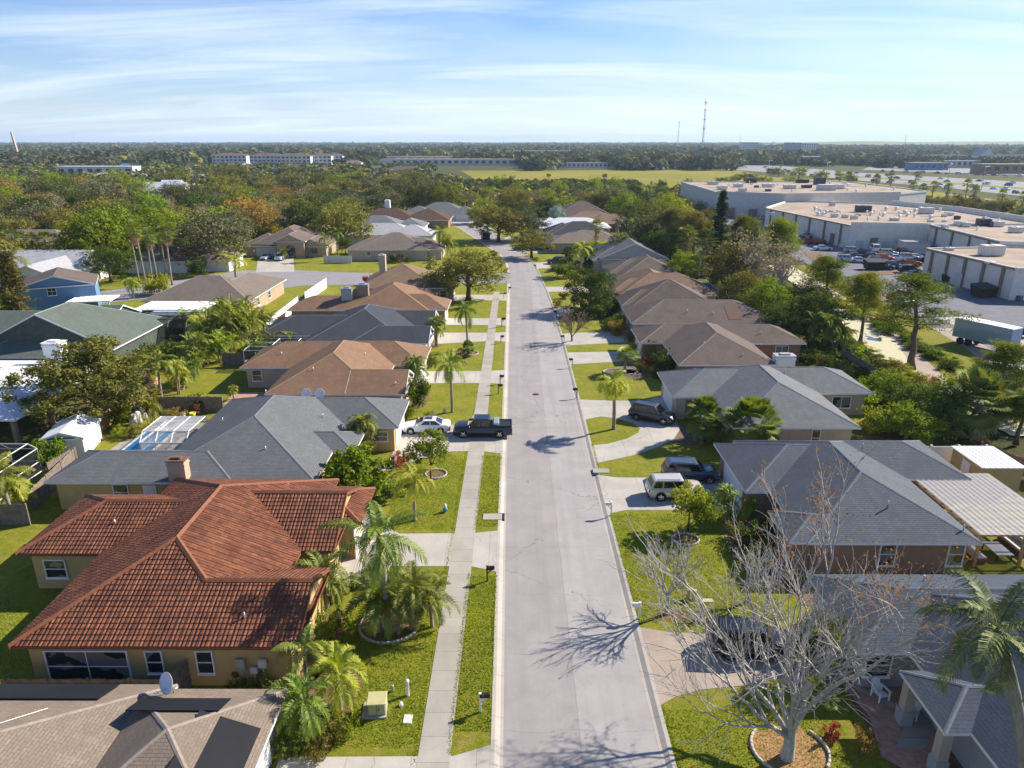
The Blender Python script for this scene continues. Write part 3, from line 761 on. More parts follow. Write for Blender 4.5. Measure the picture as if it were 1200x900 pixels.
def mk_fan(key, seed, h=5, r=.18, nf=34, L=1.1, fr=.75, leaf='sabal', name='sabal_palm', lean=.15, skirt=0, blades=16, boots=True, el1=-50, bw=.05):
    rng = np.random.default_rng(seed); mb, top = palm_trunk(h, r, rng, lean, boots); q = []; th = []
    for i in range(nf + skirt):
        dead = i >= nf; t = i / nf if not dead else 1
        el = R(82 + (el1 - 82) * t + rng.normal() * 6) if not dead else R(-62 - 20 * rng.random())
        az = i * 2.39996 + rng.normal() * .1; d = np.array([math.cos(az) * math.cos(el), math.sin(az) * math.cos(el), math.sin(el)])
        b = np.array(top) - [0, 0, (.5 + 1.0 * rng.random()) * (1 if dead else 0)]; Lp = L * (.8 + .4 * rng.random()); e = b + d * Lp + np.array([0, 0, -.12 * Lp]); side = np.array([-math.sin(az), math.cos(az), 0]); up = np.cross(side, d)
        Q = []
        Q.append([b - side * .015, b + side * .015, e + side * .01, e - side * .01])
        for k in range(blades):
            w = (k - (blades - 1) / 2) / (blades - 1) * R(230); ld = d * math.cos(w) + side * math.sin(w); ld2 = ld + np.array([0, 0, -.3]); 
            if up[2] < 0: up = -up
            ld = ld + up * .22 * abs(math.sin(w)); n_ = d * -math.sin(w) + side * math.cos(w)
            m_ = e + ld * fr * .6; x_ = m_ + ld2 * fr * .4
            Q.append([e - n_ * .01, e + n_ * .01, m_ + n_ * bw, m_ - n_ * bw]); Q.append([m_ - n_ * bw, m_ + n_ * bw, x_ + n_ * .008, x_ - n_ * .008])
        (th if dead else q).append(np.array(Q).reshape(-1, 3))
    V = np.concatenate(q + th); F = np.arange(len(V)).reshape(-1, 4); nq = sum(len(a) for a in q) // 4
    mi = np.zeros(len(F)); mi[nq:] = 1
    me = np_mesh('crown', V, F, [LV[leaf], LV['thatch']], mi)
    reg(key, name, mb_mesh(mb, 'trunk', M['bark_palm']), me, leaf, 'bark_palm')
def mk_pine(key, seed, h=13, r=.28, leaf='pine', name='pine_tree', bare=.40, width=4.2, nb=22, K=6, per=120, lean=.5, ls=.34, cr=1.0):
    rng = np.random.default_rng(seed); mb = MB(); n = 8
    tp = [np.array([lean * (i / n) ** 1.4 + rng.normal() * .06, rng.normal() * .06, -.1 + (h + .1) * i / n]) for i in range(n + 1)]
    mb.tube([tuple(p) for p in tp], [r * (1.3 if i == 0 else 1 - .8 * i / n) for i in range(n + 1)], 8)
    P = []; 
    for b in range(nb):
        t = bare + (1 - bare) * (b + .3) / nb; f = t * n; i = min(int(f), n - 1); f -= i; base = tp[i] * (1 - f) + tp[i + 1] * f
        L = width * (1 - .72 * ((t - bare) / (1 - bare)) ** 1.6) * (.5 + .6 * rng.random()); az = b * 2.4 + rng.normal() * .3; el = .12 + .5 * (t - bare)
        d = np.array([math.cos(az), math.sin(az), el]); pts = [base]; 
        for s_ in range(4): d = d + rng.normal(size=3) * .14 + np.array([0, 0, .16]); pts.append(pts[-1] + d / np.linalg.norm(d) * L / 4)
        mb.tube([tuple(p) for p in pts], [r * .32 * (1 - t * .4), r * .26 * (1 - t * .4), r * .18, r * .12, r * .05], 5, caps=False)
        for k in range(K):
            u = .45 + .6 * (k + rng.random()) / K; f = min(u, .999) * 4; i = int(f); f -= i; c = pts[i] * (1 - f) + pts[i + 1] * f + rng.normal(size=3) * L * .13 + [0, 0, .15]
            mb.tube([tuple(pts[i]), tuple(c)], [r * .06, r * .02], 4, caps=False)
            q = rng.normal(size=(per, 3)); q /= np.linalg.norm(q, axis=1, keepdims=True); q *= rng.random((per, 1)) ** .4 * cr * (.6 + .6 * rng.random()); q[:, 2] *= .8; P.append(c + q)
    for k in range(6): 
        q = rng.normal(size=(per, 3)) * .45; P.append(tp[-1] + q * .8 + rng.normal(size=3) * .5)
    P = np.concatenate(P); V, F = leaves(P, ls * (.7 + .6 * rng.random(len(P))), rng, .3, .22)
    reg(key, name, mb_mesh(mb, 'trunk', M['bark_pine']), np_mesh('crown', V, F, LV[leaf]), leaf, 'bark_pine')
def mk_conifer(key, seed, h=17, w=2.4, name='conifer_tree', leaf='conifer', tiers=34, per=70, ls=.38):
    rng = np.random.default_rng(seed); mb = MB(); mb.tube([(0, 0, -.1), (.05, 0, h * .5), (0, .05, h)], [.28, .18, .02], 8); P = []
    for t_ in range(tiers):
        t = .12 + .88 * t_ / tiers; z = h * t; R_ = w * (1 - t) ** .75 * (.8 + .35 * rng.random()) + .15
        for k in range(6):
            az = rng.random() * 6.28; rr = R_ * (.7 + .4 * rng.random()); e = np.array([math.cos(az) * rr, math.sin(az) * rr, z - .1 * rr + .12 * rr])
            mb.tube([(0, 0, z), tuple(e)], [.03, .01], 4, caps=False)
            u = rng.random((per, 1)) ** .7; q = np.array([[0, 0, z]]) * (1 - u) + e * u + rng.normal(size=(per, 3)) * np.array([.16, .16, .12]); P.append(q)
    P = np.concatenate(P); V, F = leaves(P, ls * (.6 + .6 * rng.random(len(P))), rng, .2, .35)
    reg(key, name, mb_mesh(mb, 'trunk', M['bark_brown']), np_mesh('crown', V, F, LV[leaf]), leaf, 'bark_brown')
def bare_tree(key, seed, h=12, r=.30, depth=6, name='bare_tree', mat='bark_pale', leaf='dead', nleaf=600, leafside=None, spread=.55, first=5, forkz=.16, lsz=.2, shrink=.74, kids_=3, twig=True, tuftgreen=0):
    rng = np.random.default_rng(seed); mb = MB(); ends = []
    def grow(p, d, L, rad, k):
        n = 3 if k > 1 else 2; pts = [p]
        for i in range(n): d = d + rng.normal(size=3) * .13 + np.array([0, 0, .05 if k < 3 else .02]); d /= np.linalg.norm(d); pts.append(pts[-1] + d * L / n)
        rr = [rad * (1 - .38 * i / n) for i in range(n + 1)]
        mb.tube([tuple(q) for q in pts], rr, 7 if k < 2 else (5 if k < 3 else 3), caps=False)
        if k >= depth - 1: ends.append(pts[-1])
        if k >= depth: return
        m = kids_ + (rng.random() < (.25 if k < 4 else .65))
        for j in range(m):
            t = .35 + .65 * (j + rng.random() * .6) / m if j < m - 1 else 1.0; t = min(t, 1.0); f = t * n; i = min(int(f), n - 1); f -= i; b = pts[i] * (1 - f) + pts[i + 1] * f
            az = rng.random() * 6.28; s = rng.normal(size=3); s -= d * s.dot(d); s /= np.linalg.norm(s) + 1e-9
            sp = spread * (.6 + .8 * rng.random()) * (.45 if j == m - 1 else 1); nd = d * math.cos(sp) + s * math.sin(sp); nd[2] += .06
            nd /= np.linalg.norm(nd); grow(b, nd, L * shrink * (.75 + .4 * rng.random()), rad * (.64 if j < m - 1 else .70) * (.85 + .25 * rng.random()), k + 1)
    mb.tube([(0, 0, -.2), (.03, 0, h * forkz * .5), (0, .03, h * forkz)], [r * 1.35, r, r * .95], 10, caps=False)
    for j in range(first):
        az = j * 6.28 / first + rng.normal() * .25; tilt = (.2 + .75 * ((j * 7 % first) / first)); d = np.array([math.cos(az) * math.sin(tilt), math.sin(az) * math.sin(tilt), math.cos(tilt)])
        grow(np.array([0, 0, h * forkz * (.72 + .2 * rng.random())]), d, h * .32 * (1 - .12 * rng.random()), r * .52, 1)
    ends = np.array(ends); 
    w = np.ones(len(ends)) if leafside is None else np.clip((ends @ np.array(leafside)) / h * 2.2 - .25, .015, 1) ** 2.5
    pick = rng.choice(len(ends), nleaf, p=w / w.sum()); C = ends[pick] + rng.normal(size=(nleaf, 3)) * .12
    V, F = leaves(C, lsz * (.6 + .8 * rng.random(nleaf)), rng, .1, .8); mi = np.zeros(len(F)); mats = [LV[leaf]]
    if tuftgreen:
        low = ends[np.argsort(ends[:, 2])[: len(ends) // 3]]; cs = low[rng.choice(len(low), tuftgreen)]
        C2 = (cs[:, None, :] + rng.normal(size=(tuftgreen, 26, 3)) * .13).reshape(-1, 3); V2, F2 = leaves(C2, .17, rng, .2, .8)
        F = np.concatenate([F, F2 + len(V)]); V = np.concatenate([V, V2]); mi = np.concatenate([mi, np.ones(len(F2))]); mats.append(LV['yellow'])
    reg(key, name, mb_mesh(mb, 'trunk', M[mat]), np_mesh('crown', V, F, mats, mi), leaf, mat)
PROTO_USED = {}
def plant(key, x, y, label, cat='tree', s=1.0, rz=None, group=None, leaf=None, sz=None, name=None, z=.0):
    p = PROTO[key]; rnd = random.Random(int(x * 37 + y * 91) & 0xffff)
    root = empty(name or p['name'], (x, y, z), rnd.uniform(0, 6.28) if rz is None else rz, label, cat, group)
    root.scale = (s, s, sz or s)
    pn = {'shrub': 'stem'}.get(p['name'], 'trunk')
    a = link_mesh(p['trunk'].name.split('.')[0], p['trunk'], root); c = link_mesh(p['crown'].name.split('.')[0], p['crown'], root)
    if leaf:
        c.material_slots[0].link = 'OBJECT'; c.material_slots[0].material = LV[leaf]
    return root

# ---------------------------------------------------------------- vehicles
def paint(name, col, metallic=.3):
    t = NT('paint_' + name); c = t.coord('Object'); nz = t.noise(c, 2, 4)
    cc = t.mix(t.rng(nz, .3, .7), dk(col, .93), dk(col, 1.05))
    return t.bsdf(cc, .28, .5, metallic, None, Coat_Weight=.6, Coat_Roughness=.08)
P_ = {}
for k_, c_ in dict(white=(.72, .73, .74), silver=(.42, .43, .45), grey=(.13, .14, .15), black=(.012, .013, .016), navy=(.018, .026, .05), blue=(.03, .09, .25), red=(.28, .03, .02), tan=(.60, .56, .47), orange=(.5, .13, .03), dkgreen=(.03, .05, .03), slate=(.06, .085, .12), pblue=(.22, .33, .48), dgrey=(.04, .044, .05)).items():
    P_[k_] = paint(k_, c_, 0 if k_ == 'white' else .35)
CARS = {}
def car_mesh(kind):
    """side profile stations x: (x, z_low, z_belt, halfwidth) ; cabin ; returns dict of part MBs.  front = +x"""
    if kind == 'sedan': L, Wd, zb = 4.85, .91, .92; hood, tr = (.74, .80), .98; cab = (-1.75, 1.15, -.95, .25, 1.43)
    elif kind == 'suv': L, Wd, zb = 4.75, .94, 1.08; hood, tr = (.95, 1.04), 1.08; cab = (-2.28, 1.18, -1.95, .45, 1.78)
    elif kind == 'pickup': L, Wd, zb = 5.85, 1.0, 1.18; hood, tr = (1.08, 1.16), 1.18; cab = (-.95, 1.55, -.72, .85, 1.92)
    elif kind == 'van': L, Wd, zb = 5.3, .99, 1.2; hood, tr = (1.0, 1.15), 1.2; cab = (-2.6, 1.9, -2.5, 1.2, 2.15)
    h = L / 2; body = MB(); wr = .34 if kind == 'sedan' else (.38 if kind == 'suv' else .41); gc = .2 if kind == 'sedan' else .27
    bx = cab[1]
    st = [(-h, .50, zb - .12, Wd * .84), (-h + .06, .38, zb - .03, Wd * .92), (-h + .3, gc, tr, Wd * .985), (-h + 1.1, gc, tr if kind != 'sedan' else zb + .05, Wd), (0, gc, zb, Wd), (bx, gc, zb, Wd), (bx + (h - bx) * .5, gc, (hood[0] + hood[1]) / 2 + .03, Wd * .985), (h - .28, gc, hood[0], Wd * .95), (h - .06, .34, hood[0] - .12, Wd * .87), (h, .42, hood[0] - .28, Wd * .78)]
    if kind == 'pickup': st = [s_ if s_[0] > -.9 else (s_[0], s_[1], min(s_[2], zb), s_[3]) for s_ in st]
    n = 0; ring = []
    def sect(x, zl, zt, w):
        zm = zl + (zt - zl) * .55
        return [(x, -w * .93, zl), (x, -w, zl + .12), (x, -w * 1.01, zm), (x, -w * .965, zt - .05), (x, -w * .90, zt), (x, -w * .5, zt + .035), (x, 0, zt + .045), (x, w * .5, zt + .035), (x, w * .90, zt), (x, w * .965, zt - .05), (x, w * 1.01, zm), (x, w, zl + .12), (x, w * .93, zl)]
    vs = []; 
    for s_ in st: vs += sect(*s_)
    k = 13; fs = []
    for i in range(len(st) - 1):
        for j in range(k - 1): fs.append((i * k + j, i * k + j + 1, (i + 1) * k + j + 1, (i + 1) * k + j))
        fs.append((i * k + k - 1, i * k, (i + 1) * k, (i + 1) * k + k - 1))
    body.mesh(vs, fs, 0, True); body.mesh(vs[:k], [tuple(range(k))], 0); body.mesh(vs[-k:], [tuple(reversed(range(k)))], 0)
    # cabin: lofted pillars + roof, then glass
    c0, c1, r0, r1, zr = cab; wb = Wd * .90; wt = Wd * .72 if kind == 'sedan' else Wd * .80
    cabm = MB(); B = [(c0, -wb, zb), (c1, -wb, zb), (c1, wb, zb), (c0, wb, zb)]; T = [(r0, -wt, zr - .06), (r1, -wt, zr - .06), (r1, wt, zr - .06), (r0, wt, zr - .06)]
    T2 = [(r0 + .14, -wt + .14, zr), (r1 - .16, -wt + .14, zr), (r1 - .16, wt - .14, zr), (r0 + .14, wt - .14, zr)]
    cabm.mesh(B + T + T2, [(0, 1, 5, 4), (1, 2, 6, 5), (2, 3, 7, 6), (3, 0, 4, 7), (4, 5, 9, 8), (5, 6, 10, 9), (6, 7, 11, 10), (7, 4, 8, 11), (8, 9, 10, 11)], 0, False)
    glass = MB()
    def quad(a, b, c, d, u0, u1, v0, v1, off=.012):
        a, b, c, d = map(Vector, (a, b, c, d)); 
        def P(u, v): lo = a.lerp(b, u); hi = d.lerp(c, u); return lo.lerp(hi, v)
        n_ = (b - a).cross(d - a).normalized(); ctr = (a + b + c + d) / 4
        if n_.dot(ctr - Vector(((c0 + c1) / 2, 0, zb))) < 0: n_ = -n_
        glass.face([P(u0, v0) + n_ * off, P(u1, v0) + n_ * off, P(u1, v1) + n_ * off, P(u0, v1) + n_ * off])
    quad(B[1], B[2], T[2], T[1], .05, .95, .08, .95); quad(B[3], B[0], T[0], T[3], .08, .92, .15, .92)
    sp = {'sedan': [(.07, .42), (.46, .80)], 'suv': [(.05, .28), (.31, .60), (.63, .90)], 'pickup': [(.08, .46), (.50, .88)], 'van': [(.04, .3), (.33, .62), (.68, .9)]}[kind]
    for (u0, u1) in sp:
        quad(B[0], B[1], T[1], T[0], u0, u1, .12, .90); quad(B[3], B[2], T[2], T[3], u0, u1, .12, .90)
    body.mesh([tuple(v) for v in cabm.v], cabm.f, 0)
    dark = MB()
    wx = (-h + .95, h - .9) if kind != 'pickup' else (-h + 1.25, h - 1.0)
    arch = []
    for x in wx:
        for s_ in (-1, 1):
            Mx = Matrix.Translation((x, s_ * (Wd * 1.012), wr + .03)) @ Matrix.Rotation(R(90), 4, 'X')
            dark.lathe([(.001, 0), (wr * 1.16, 0)], n=20, M=Mx @ Matrix.Translation((0, 0, .0)))
    dark.box(-h - .02, -h + .3, -Wd * .8, Wd * .8, .28, .42); dark.box(h - .3, h + .02, -Wd * .75, Wd * .75, .25, .40)
    dark.box(h - .045, h + .012, -Wd * .45, Wd * .45, hood[0] - .26, hood[0] - .36)
    if kind != 'sedan':
        for s_ in (-1, 1): dark.box(-h + 1.35, h - 1.35, s_ * Wd - .05, s_ * Wd + .03, gc - .02, gc + .06)
    wheels = []
    for x in wx:
        for s_ in (-1, 1):
            t = MB(); Mx = Matrix.Translation((x, s_ * (Wd * .90), wr)) @ Matrix.Rotation(R(-90 * s_), 4, 'X')
            t.lathe([(wr * .62, -.10), (wr * .95, -.11), (wr, -.08), (wr, .10), (wr * .95, .13), (wr * .64, .135)], n=20, M=Mx)
            r_ = MB(); r_.lathe([(.001, .10), (wr * .16, .12), (wr * .2, .09), (wr * .55, .085), (wr * .64, .13)], n=20, M=Mx)
            for q in range(5):
                a = q * 2 * math.pi / 5; r_.box(-.028, .028, wr * .12, wr * .6, .10, .125, 0, Mx @ Matrix.Rotation(a, 4, 'Z'))
            wheels.append((t, r_))
    hl = []; tl = []
    for s_ in (-1, 1):
        a = MB(); a.cbox((h - .10, s_ * Wd * .66, hood[0] - .19), (.18, .34, .13), 0, -s_ * .35, .03); hl.append(a)
        a = MB(); a.cbox((-h + .05, s_ * Wd * .78, zb - .2), (.12, .26, .2), 0, s_ * .3, .03); tl.append(a)
    mir = []
    for s_ in (-1, 1):
        a = MB(); a.cbox((c1 - .28, s_ * (Wd + .1), zb + .08), (.12, .2, .13), 0, 0, .03); mir.append(a)
    ex = MB()
    if kind == 'suv':
        for s_ in (-1, 1): ex.tube([(r0 + .2, s_ * wt * .88, zr + .05), (r1 - .3, s_ * wt * .88, zr + .05)], .022, 6); ex.tube([(r0 + .3, s_ * wt * .88, zr - .02), (r0 + .3, s_ * wt * .88, zr + .05)], .02, 5); ex.tube([(r1 - .4, s_ * wt * .88, zr - .02), (r1 - .4, s_ * wt * .88, zr + .05)], .02, 5)
    if kind == 'sedan': ex.cbox(((r0 + r1) / 2 + .1, 0, zr + .008), (.75, .8, .012))
    bed = MB()
    if kind == 'pickup':
        bed.box(-h + .12, -.98, -Wd * .82, Wd * .82, zb + .052, zb + .058)            # dark bed floor seen from above is sunk visually by rails
        for s_ in (-1, 1): bed.box(-h + .05, -.97, s_ * Wd * .86 - .06, s_ * Wd * .86 + .06, zb - .02, zb + .13)
        bed.box(-h + .03, -h + .13, -Wd * .86, Wd * .86, zb - .02, zb + .13)
    plate = MB(); plate.box(-h - .025, -h - .005, -.16, .16, zb - .38, zb - .24)
    return dict(body=body, glass=glass, dark=dark, wheels=wheels, hl=hl, tl=tl, mir=mir, ex=ex, bed=bed, plate=plate)
def make_car(kind, color, loc, rz, label, group=None, cat=None, name=None):
    nm = name or {'sedan': 'parked_car', 'suv': 'parked_suv', 'pickup': 'pickup_truck', 'van': 'parked_van'}[kind]
    cat = cat or {'sedan': 'car', 'suv': 'car', 'pickup': 'truck', 'van': 'van'}[kind]
    if kind not in CARS:
        d = car_mesh(kind); hold = {}
        hold['body'] = mb_mesh(d['body'], 'body', P_['white']); hold['glass'] = mb_mesh(d['glass'], 'glass', M['carglass']); hold['dark'] = mb_mesh(d['dark'], 'bumper', M['black'])
        hold['wheels'] = [(mb_mesh(a, 'wheel', M['rubber']), mb_mesh(b, 'rim', M['chrome'])) for a, b in d['wheels']]
        hold['hl'] = [mb_mesh(a, 'headlight', M['lamp']) for a in d['hl']]; hold['tl'] = [mb_mesh(a, 'taillight', M['redlamp']) for a in d['tl']]
        hold['mir'] = [mb_mesh(a, 'mirror', P_['white']) for a in d['mir']]; hold['plate'] = mb_mesh(d['plate'], 'number_plate', M['white'])
        hold['ex'] = mb_mesh(d['ex'], 'roof_rack' if kind == 'suv' else 'sunroof', M['dkmetal']) if d['ex'].v else None
        hold['bed'] = mb_mesh(d['bed'], 'cargo_bed', M['black']) if d['bed'].v else None
        CARS[kind] = hold
    H = CARS[kind]; root = empty(nm, loc, rz, label, cat, group)
    def own(me, nm_, par, matl=None):
        o = link_mesh(nm_, me, par)
        if matl: o.material_slots[0].link = 'OBJECT'; o.material_slots[0].material = matl
        return o
    b = own(H['body'], 'body', root, P_[color]); own(H['glass'], 'glass', root); own(H['dark'], 'bumper', root)
    for a, r_ in H['wheels']: w = own(a, 'wheel', root); own(r_, 'rim', w)
    for a in H['hl']: own(a, 'headlight', root)
    for a in H['tl']: own(a, 'taillight', root)
    for a in H['mir']: own(a, 'mirror', root, P_[color])
    own(H['plate'], 'number_plate', root)
    if H['ex']: own(H['ex'], 'roof_rack' if kind == 'suv' else 'sunroof', root)
    if H['bed']: own(H['bed'], 'cargo_bed', root)
    return root
FARCAR = {}
def far_car(kind, color, loc, rz, label, group, cat='car', name='far_car'):
    """a car a few pixels long: body, cabin glass and wheels as one mesh"""
    if kind not in FARCAR:
        d = car_mesh(kind); mb = MB()
        for src, m in ((d['body'], 0), (d['glass'], 1), (d['dark'], 2)): mb.mesh(src.v, src.f, m)
        for a, b in d['wheels']: mb.mesh(a.v, a.f, 2)
        FARCAR[kind] = mb_mesh(mb, 'car', [P_['white'], M['carglass'], M['rubber']])
    o = link_mesh({'sedan': 'far_car', 'suv': 'far_suv', 'pickup': 'far_pickup', 'van': 'far_van'}[kind], FARCAR[kind], None, loc); o.rotation_euler = (0, 0, rz)
    o.material_slots[0].link = 'OBJECT'; o.material_slots[0].material = P_[color]
    tag(o, label, cat, group); return o
# ---------------------------------------------------------------- the setting
def sheet(name, pts, z, mat, label=None, kind='structure', px=False, cat=None, th=0.0):
    if px: pts = [G(a, b, z) for a, b in pts]
    cx = sum(p[0] for p in pts) / len(pts); cy = sum(p[1] for p in pts) / len(pts)
    m = MB()
    if th: m.prism([(x, y) for x, y in pts], z - th, z)
    else: m.face([(x, y, z) for x, y in pts])
    o = m.build(name, M[mat] if isinstance(mat, str) else mat, origin=(cx, cy)); o.location = (cx, cy, 0)
    # face up
    if o.data.polygons[0].normal.z < 0 and not th: o.data.flip_normals()
    return tag(o, label, cat, None, kind)
# base ground: one sheet to the horizon
gm = MB(); gx = [-30000, -9000, -3000, -1000, -300, -100, 0, 100, 300, 1000, 3000, 9000, 30000]; gy = [-3000, -1000, -300, -100, 0, 100, 300, 1000, 3000, 9000, 32000]
vs = [(x, y, -.12) for y in gy for x in gx]; nx = len(gx)
gm.mesh(vs, [(j * nx + i, j * nx + i + 1, (j + 1) * nx + i + 1, (j + 1) * nx + i) for j in range(len(gy) - 1) for i in range(nx - 1)])
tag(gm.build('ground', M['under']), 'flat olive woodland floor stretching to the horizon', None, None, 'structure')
EDGE = [(-30, -.6, 7.3), (26, -.55, 7.1), (50, -.7, 7.0), (75, -.75, 6.95), (100, -.8, 6.85), (125, -.85, 6.5), (140, -.9, 6.0), (150, -1.0, 5.5), (160, -1.1, 5.1), (170, -1.5, 4.4), (178, -2.2, 3.7), (186, -3.4, 2.7), (194, -5.2, .9), (202, -7.4, -1.2), (221, -12, -4.2), (242, -17.2, -8.4), (262, -23, -11.5), (272, -27, -12)]
def strip(name, pts, mat, label, z=None, kind='structure'):
    """pts list of cross sections, each a list of 3D points"""
    m = MB(); k = len(pts[0])
    vs = [p for s_ in pts for p in s_]
    m.mesh(vs, [(i * k + j, i * k + j + 1, (i + 1) * k + j + 1, (i + 1) * k + j) for i in range(len(pts) - 1) for j in range(k - 1)])
    return tag(m.build(name, M[mat]), label, None, None, kind)
strip('road', [[(xl, y, 0), ((xl + xr) / 2, y, .05), (xr, y, 0)] for y, xl, xr in EDGE], 'road', 'pale worn asphalt street running straight away then bending')
strip('kerb', [[(xl - .58, y, .125), (xl - .38, y, .12), (xl - .12, y, .012), (xl + .04, y, .006)] for y, xl, xr in EDGE], 'kerb', 'low concrete kerb and gutter on the sidewalk side of the street')
strip('kerb', [[(xr - .04, y, .006), (xr + .12, y, .012), (xr + .38, y, .12), (xr + .58, y, .125)] for y, xl, xr in EDGE], 'kerb', 'low concrete kerb and gutter on the side without a sidewalk')
LE = [(xl - .55, y) for y, xl, xr in EDGE]; RE = [(xr + .55, y) for y, xl, xr in EDGE]
sheet('lawn', LE[:-1] + [(-40, 290), (-120, 290), (-120, -30)], .10, 'lawn', 'green front and back lawns on the sidewalk side')
sheet('lawn', RE[:-1] + [(34, 280), (42, 100), (42, -30)], .10, 'lawn', 'green front lawns on the side of the grey roofs')
Z1, Z2, Z3 = .118, .126, .134
# back yards
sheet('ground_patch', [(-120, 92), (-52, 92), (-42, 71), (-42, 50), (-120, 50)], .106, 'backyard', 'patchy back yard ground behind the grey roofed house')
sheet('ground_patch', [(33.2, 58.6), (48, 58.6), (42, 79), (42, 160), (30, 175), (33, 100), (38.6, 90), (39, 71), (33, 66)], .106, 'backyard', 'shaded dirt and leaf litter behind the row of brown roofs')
sheet('ground_patch', [(17.8, 20), (17.8, 30), (19.6, 36), (17.5, 41), (20, 41), (24, 39), (40, 39), (40, 18)], .104, 'mulch', 'bark mulch round the lower grey house')
# sidewalk
sheet('sidewalk', [(-4.7, 10), (-3.15, 10), (-2.85, 60), (-2.95, 101), (-2.9, 138), (-4.1, 138), (-4.2, 101), (-4.4, 60)], Z2, 'walk', 'concrete sidewalk with regular joints between two lawns')
def edge_at(y):
    for (a, l0, r0), (b, l1, r1) in zip(EDGE[:-1], EDGE[1:]):
        if a <= y <= b: t = (y - a) / (b - a); return l0 + (l1 - l0) * t, r0 + (r1 - r0) * t
    return -1, 7
def drive(pts, label, mat='drive', z=Z1):
    q = []
    for x, y in pts:
        l, r = edge_at(y); q.append((max(x, r + .47), y) if x > (l + r) / 2 else (min(x, l - .47), y))
    pts = q
    return sheet('driveway', pts, z, mat, label)
drive([(-0.95, 27.2), (-2.9, 26.5), (-11.2, 26.4), (-11.2, 19), (-0.95, 19)], 'concrete driveway at the very bottom of the picture beside the sidewalk')
drive([(-0.95, 47.4), (-3, 47.0), (-8.6, 46.9), (-11.2, 49), (-13, 49), (-13, 40.2), (-9.0, 40.2), (-8.6, 42.6), (-3, 42.6), (-0.95, 41.9)], 'concrete driveway of the red tiled house')
drive([(-0.95, 69), (-3, 68.6), (-11.5, 68.6), (-11.5, 59.5), (-12.8, 58.5), (-11.8, 57.2), (-9, 60), (-6, 61.9), (-3, 62), (-0.95, 61.4)], 'concrete driveway under the white car and dark pickup')
drive([(-0.95, 87.5), (-3, 86.9), (-11.4, 86.9), (-11.4, 82), (-3, 82.2), (-0.95, 81.6)], 'pale driveway of the nearest brown roofed house')
drive([(-0.95, 106.7), (-3, 106.3), (-11.5, 106.3), (-11.5, 99.8), (-3, 101.6), (-0.95, 101)], 'driveway of the dark grey roofed house')
drive([(-0.95, 116.2), (-3, 115.8), (-11.3, 115.8), (-11.3, 111.2), (-3, 111.2), (-0.95, 110.6)], 'driveway in front of the brown house with two chimneys')
drive([(-0.95, 135.5), (-3, 135), (-11.5, 135), (-11.5, 129.5), (-3, 130), (-0.95, 129.4)], 'driveway behind the big street oak')
drive([(7.4, 36.1), (9.5, 35.6), (18.2, 35.2), (18.2, 31.5), (13, 31.3), (10, 30.9), (8.6, 30.4), (7.45, 29.7)], 'tan concrete driveway under the black car', 'drive2')
drive([(7.35, 56.9), (9, 56.4), (18.1, 56.4), (18.1, 50.6), (9, 50.6), (7.35, 50.0)], 'wide driveway under the tan and blue cars')
drive([G(675, 468, Z1), G(700, 469, Z1), G(752, 470, Z1), G(782, 462, Z1), G(806, 470, Z1), G(803, 486, Z1), G(792, 492, Z1), G(797, 503, Z1), G(790, 514, Z1), G(771, 524, Z1), G(740, 534, Z1), G(692, 543, Z1), G(688, 522, Z1), G(712, 520, Z1), G(735, 514, Z1), G(748, 507, Z1), G(750, 502, Z1), G(742, 496, Z1), G(722, 490, Z1), G(704, 488, Z1), G(681, 492, Z1)], 'horseshoe driveway looping round a lawn island')
drive([G(661, 427, Z1), G(661, 413, Z1), G(722, 412, Z1), G(728, 406, Z1), G(738, 407, Z1), G(742, 411, Z1), G(756, 411, Z1), G(758, 420, Z1), G(722, 424, Z1)], 'pale driveway with a rounded path beside the brown brick house')
drive([G(658, 405, Z1), G(657, 391, Z1), G(736, 387, Z1), G(736, 401, Z1)], 'pale driveway one plot beyond the rounded path')
drive([G(651, 372, Z1), G(650, 361, Z1), G(700, 356, Z1), G(718, 362, Z1), G(700, 368, Z1)], 'driveway behind the bare crape myrtle')
drive([G(642, 342, Z1), G(640, 336, Z1), G(690, 336, Z1), G(690, 341, Z1)], 'driveway behind the round dark tree')
drive([G(620, 315, Z1), G(616, 308, Z1), G(668, 306, Z1), G(668, 312, Z1)], 'driveway under the black suv')
drive([G(605, 296.5, Z1), G(599, 290, Z1), G(655, 288, Z1), G(655, 296, Z1)], 'driveway under the white and grey cars')
drive([G(588, 283, Z1), G(584, 278, Z1), G(625, 277, Z1), G(625, 282, Z1)], 'driveway near the bend of the street')
drive([G(530, 262, Z1), G(529, 256, Z1), G(550, 256, Z1), G(556, 262, Z1)], 'driveway at the far end of the street')
# cross street
sheet('road', [G(597, 332, Z3), G(500, 333, Z3), G(440, 333, Z3), G(350, 335, Z3), G(287, 346, Z3), G(180, 349, Z3), G(60, 362, Z3), G(60, 350, Z3), G(230, 325, Z3), G(284, 317, Z3), G(340, 316, Z3), G(396, 319, Z3), G(440, 320, Z3), G(597, 320, Z3)], Z3, 'asphalt2', 'side street leaving behind the white fence')
sheet('driveway', [G(300, 319, .14), G(345, 318.5, .14), G(344, 303, .14), G(302, 304, .14)], .142, 'drive', 'driveway under the two cars by the arched house')
sheet('road', [G(60, 343, Z3), G(230, 344, Z3), G(240, 341, Z3), G(60, 339, Z3)], Z2, 'walk', 'thin footpath beside the tall palms')
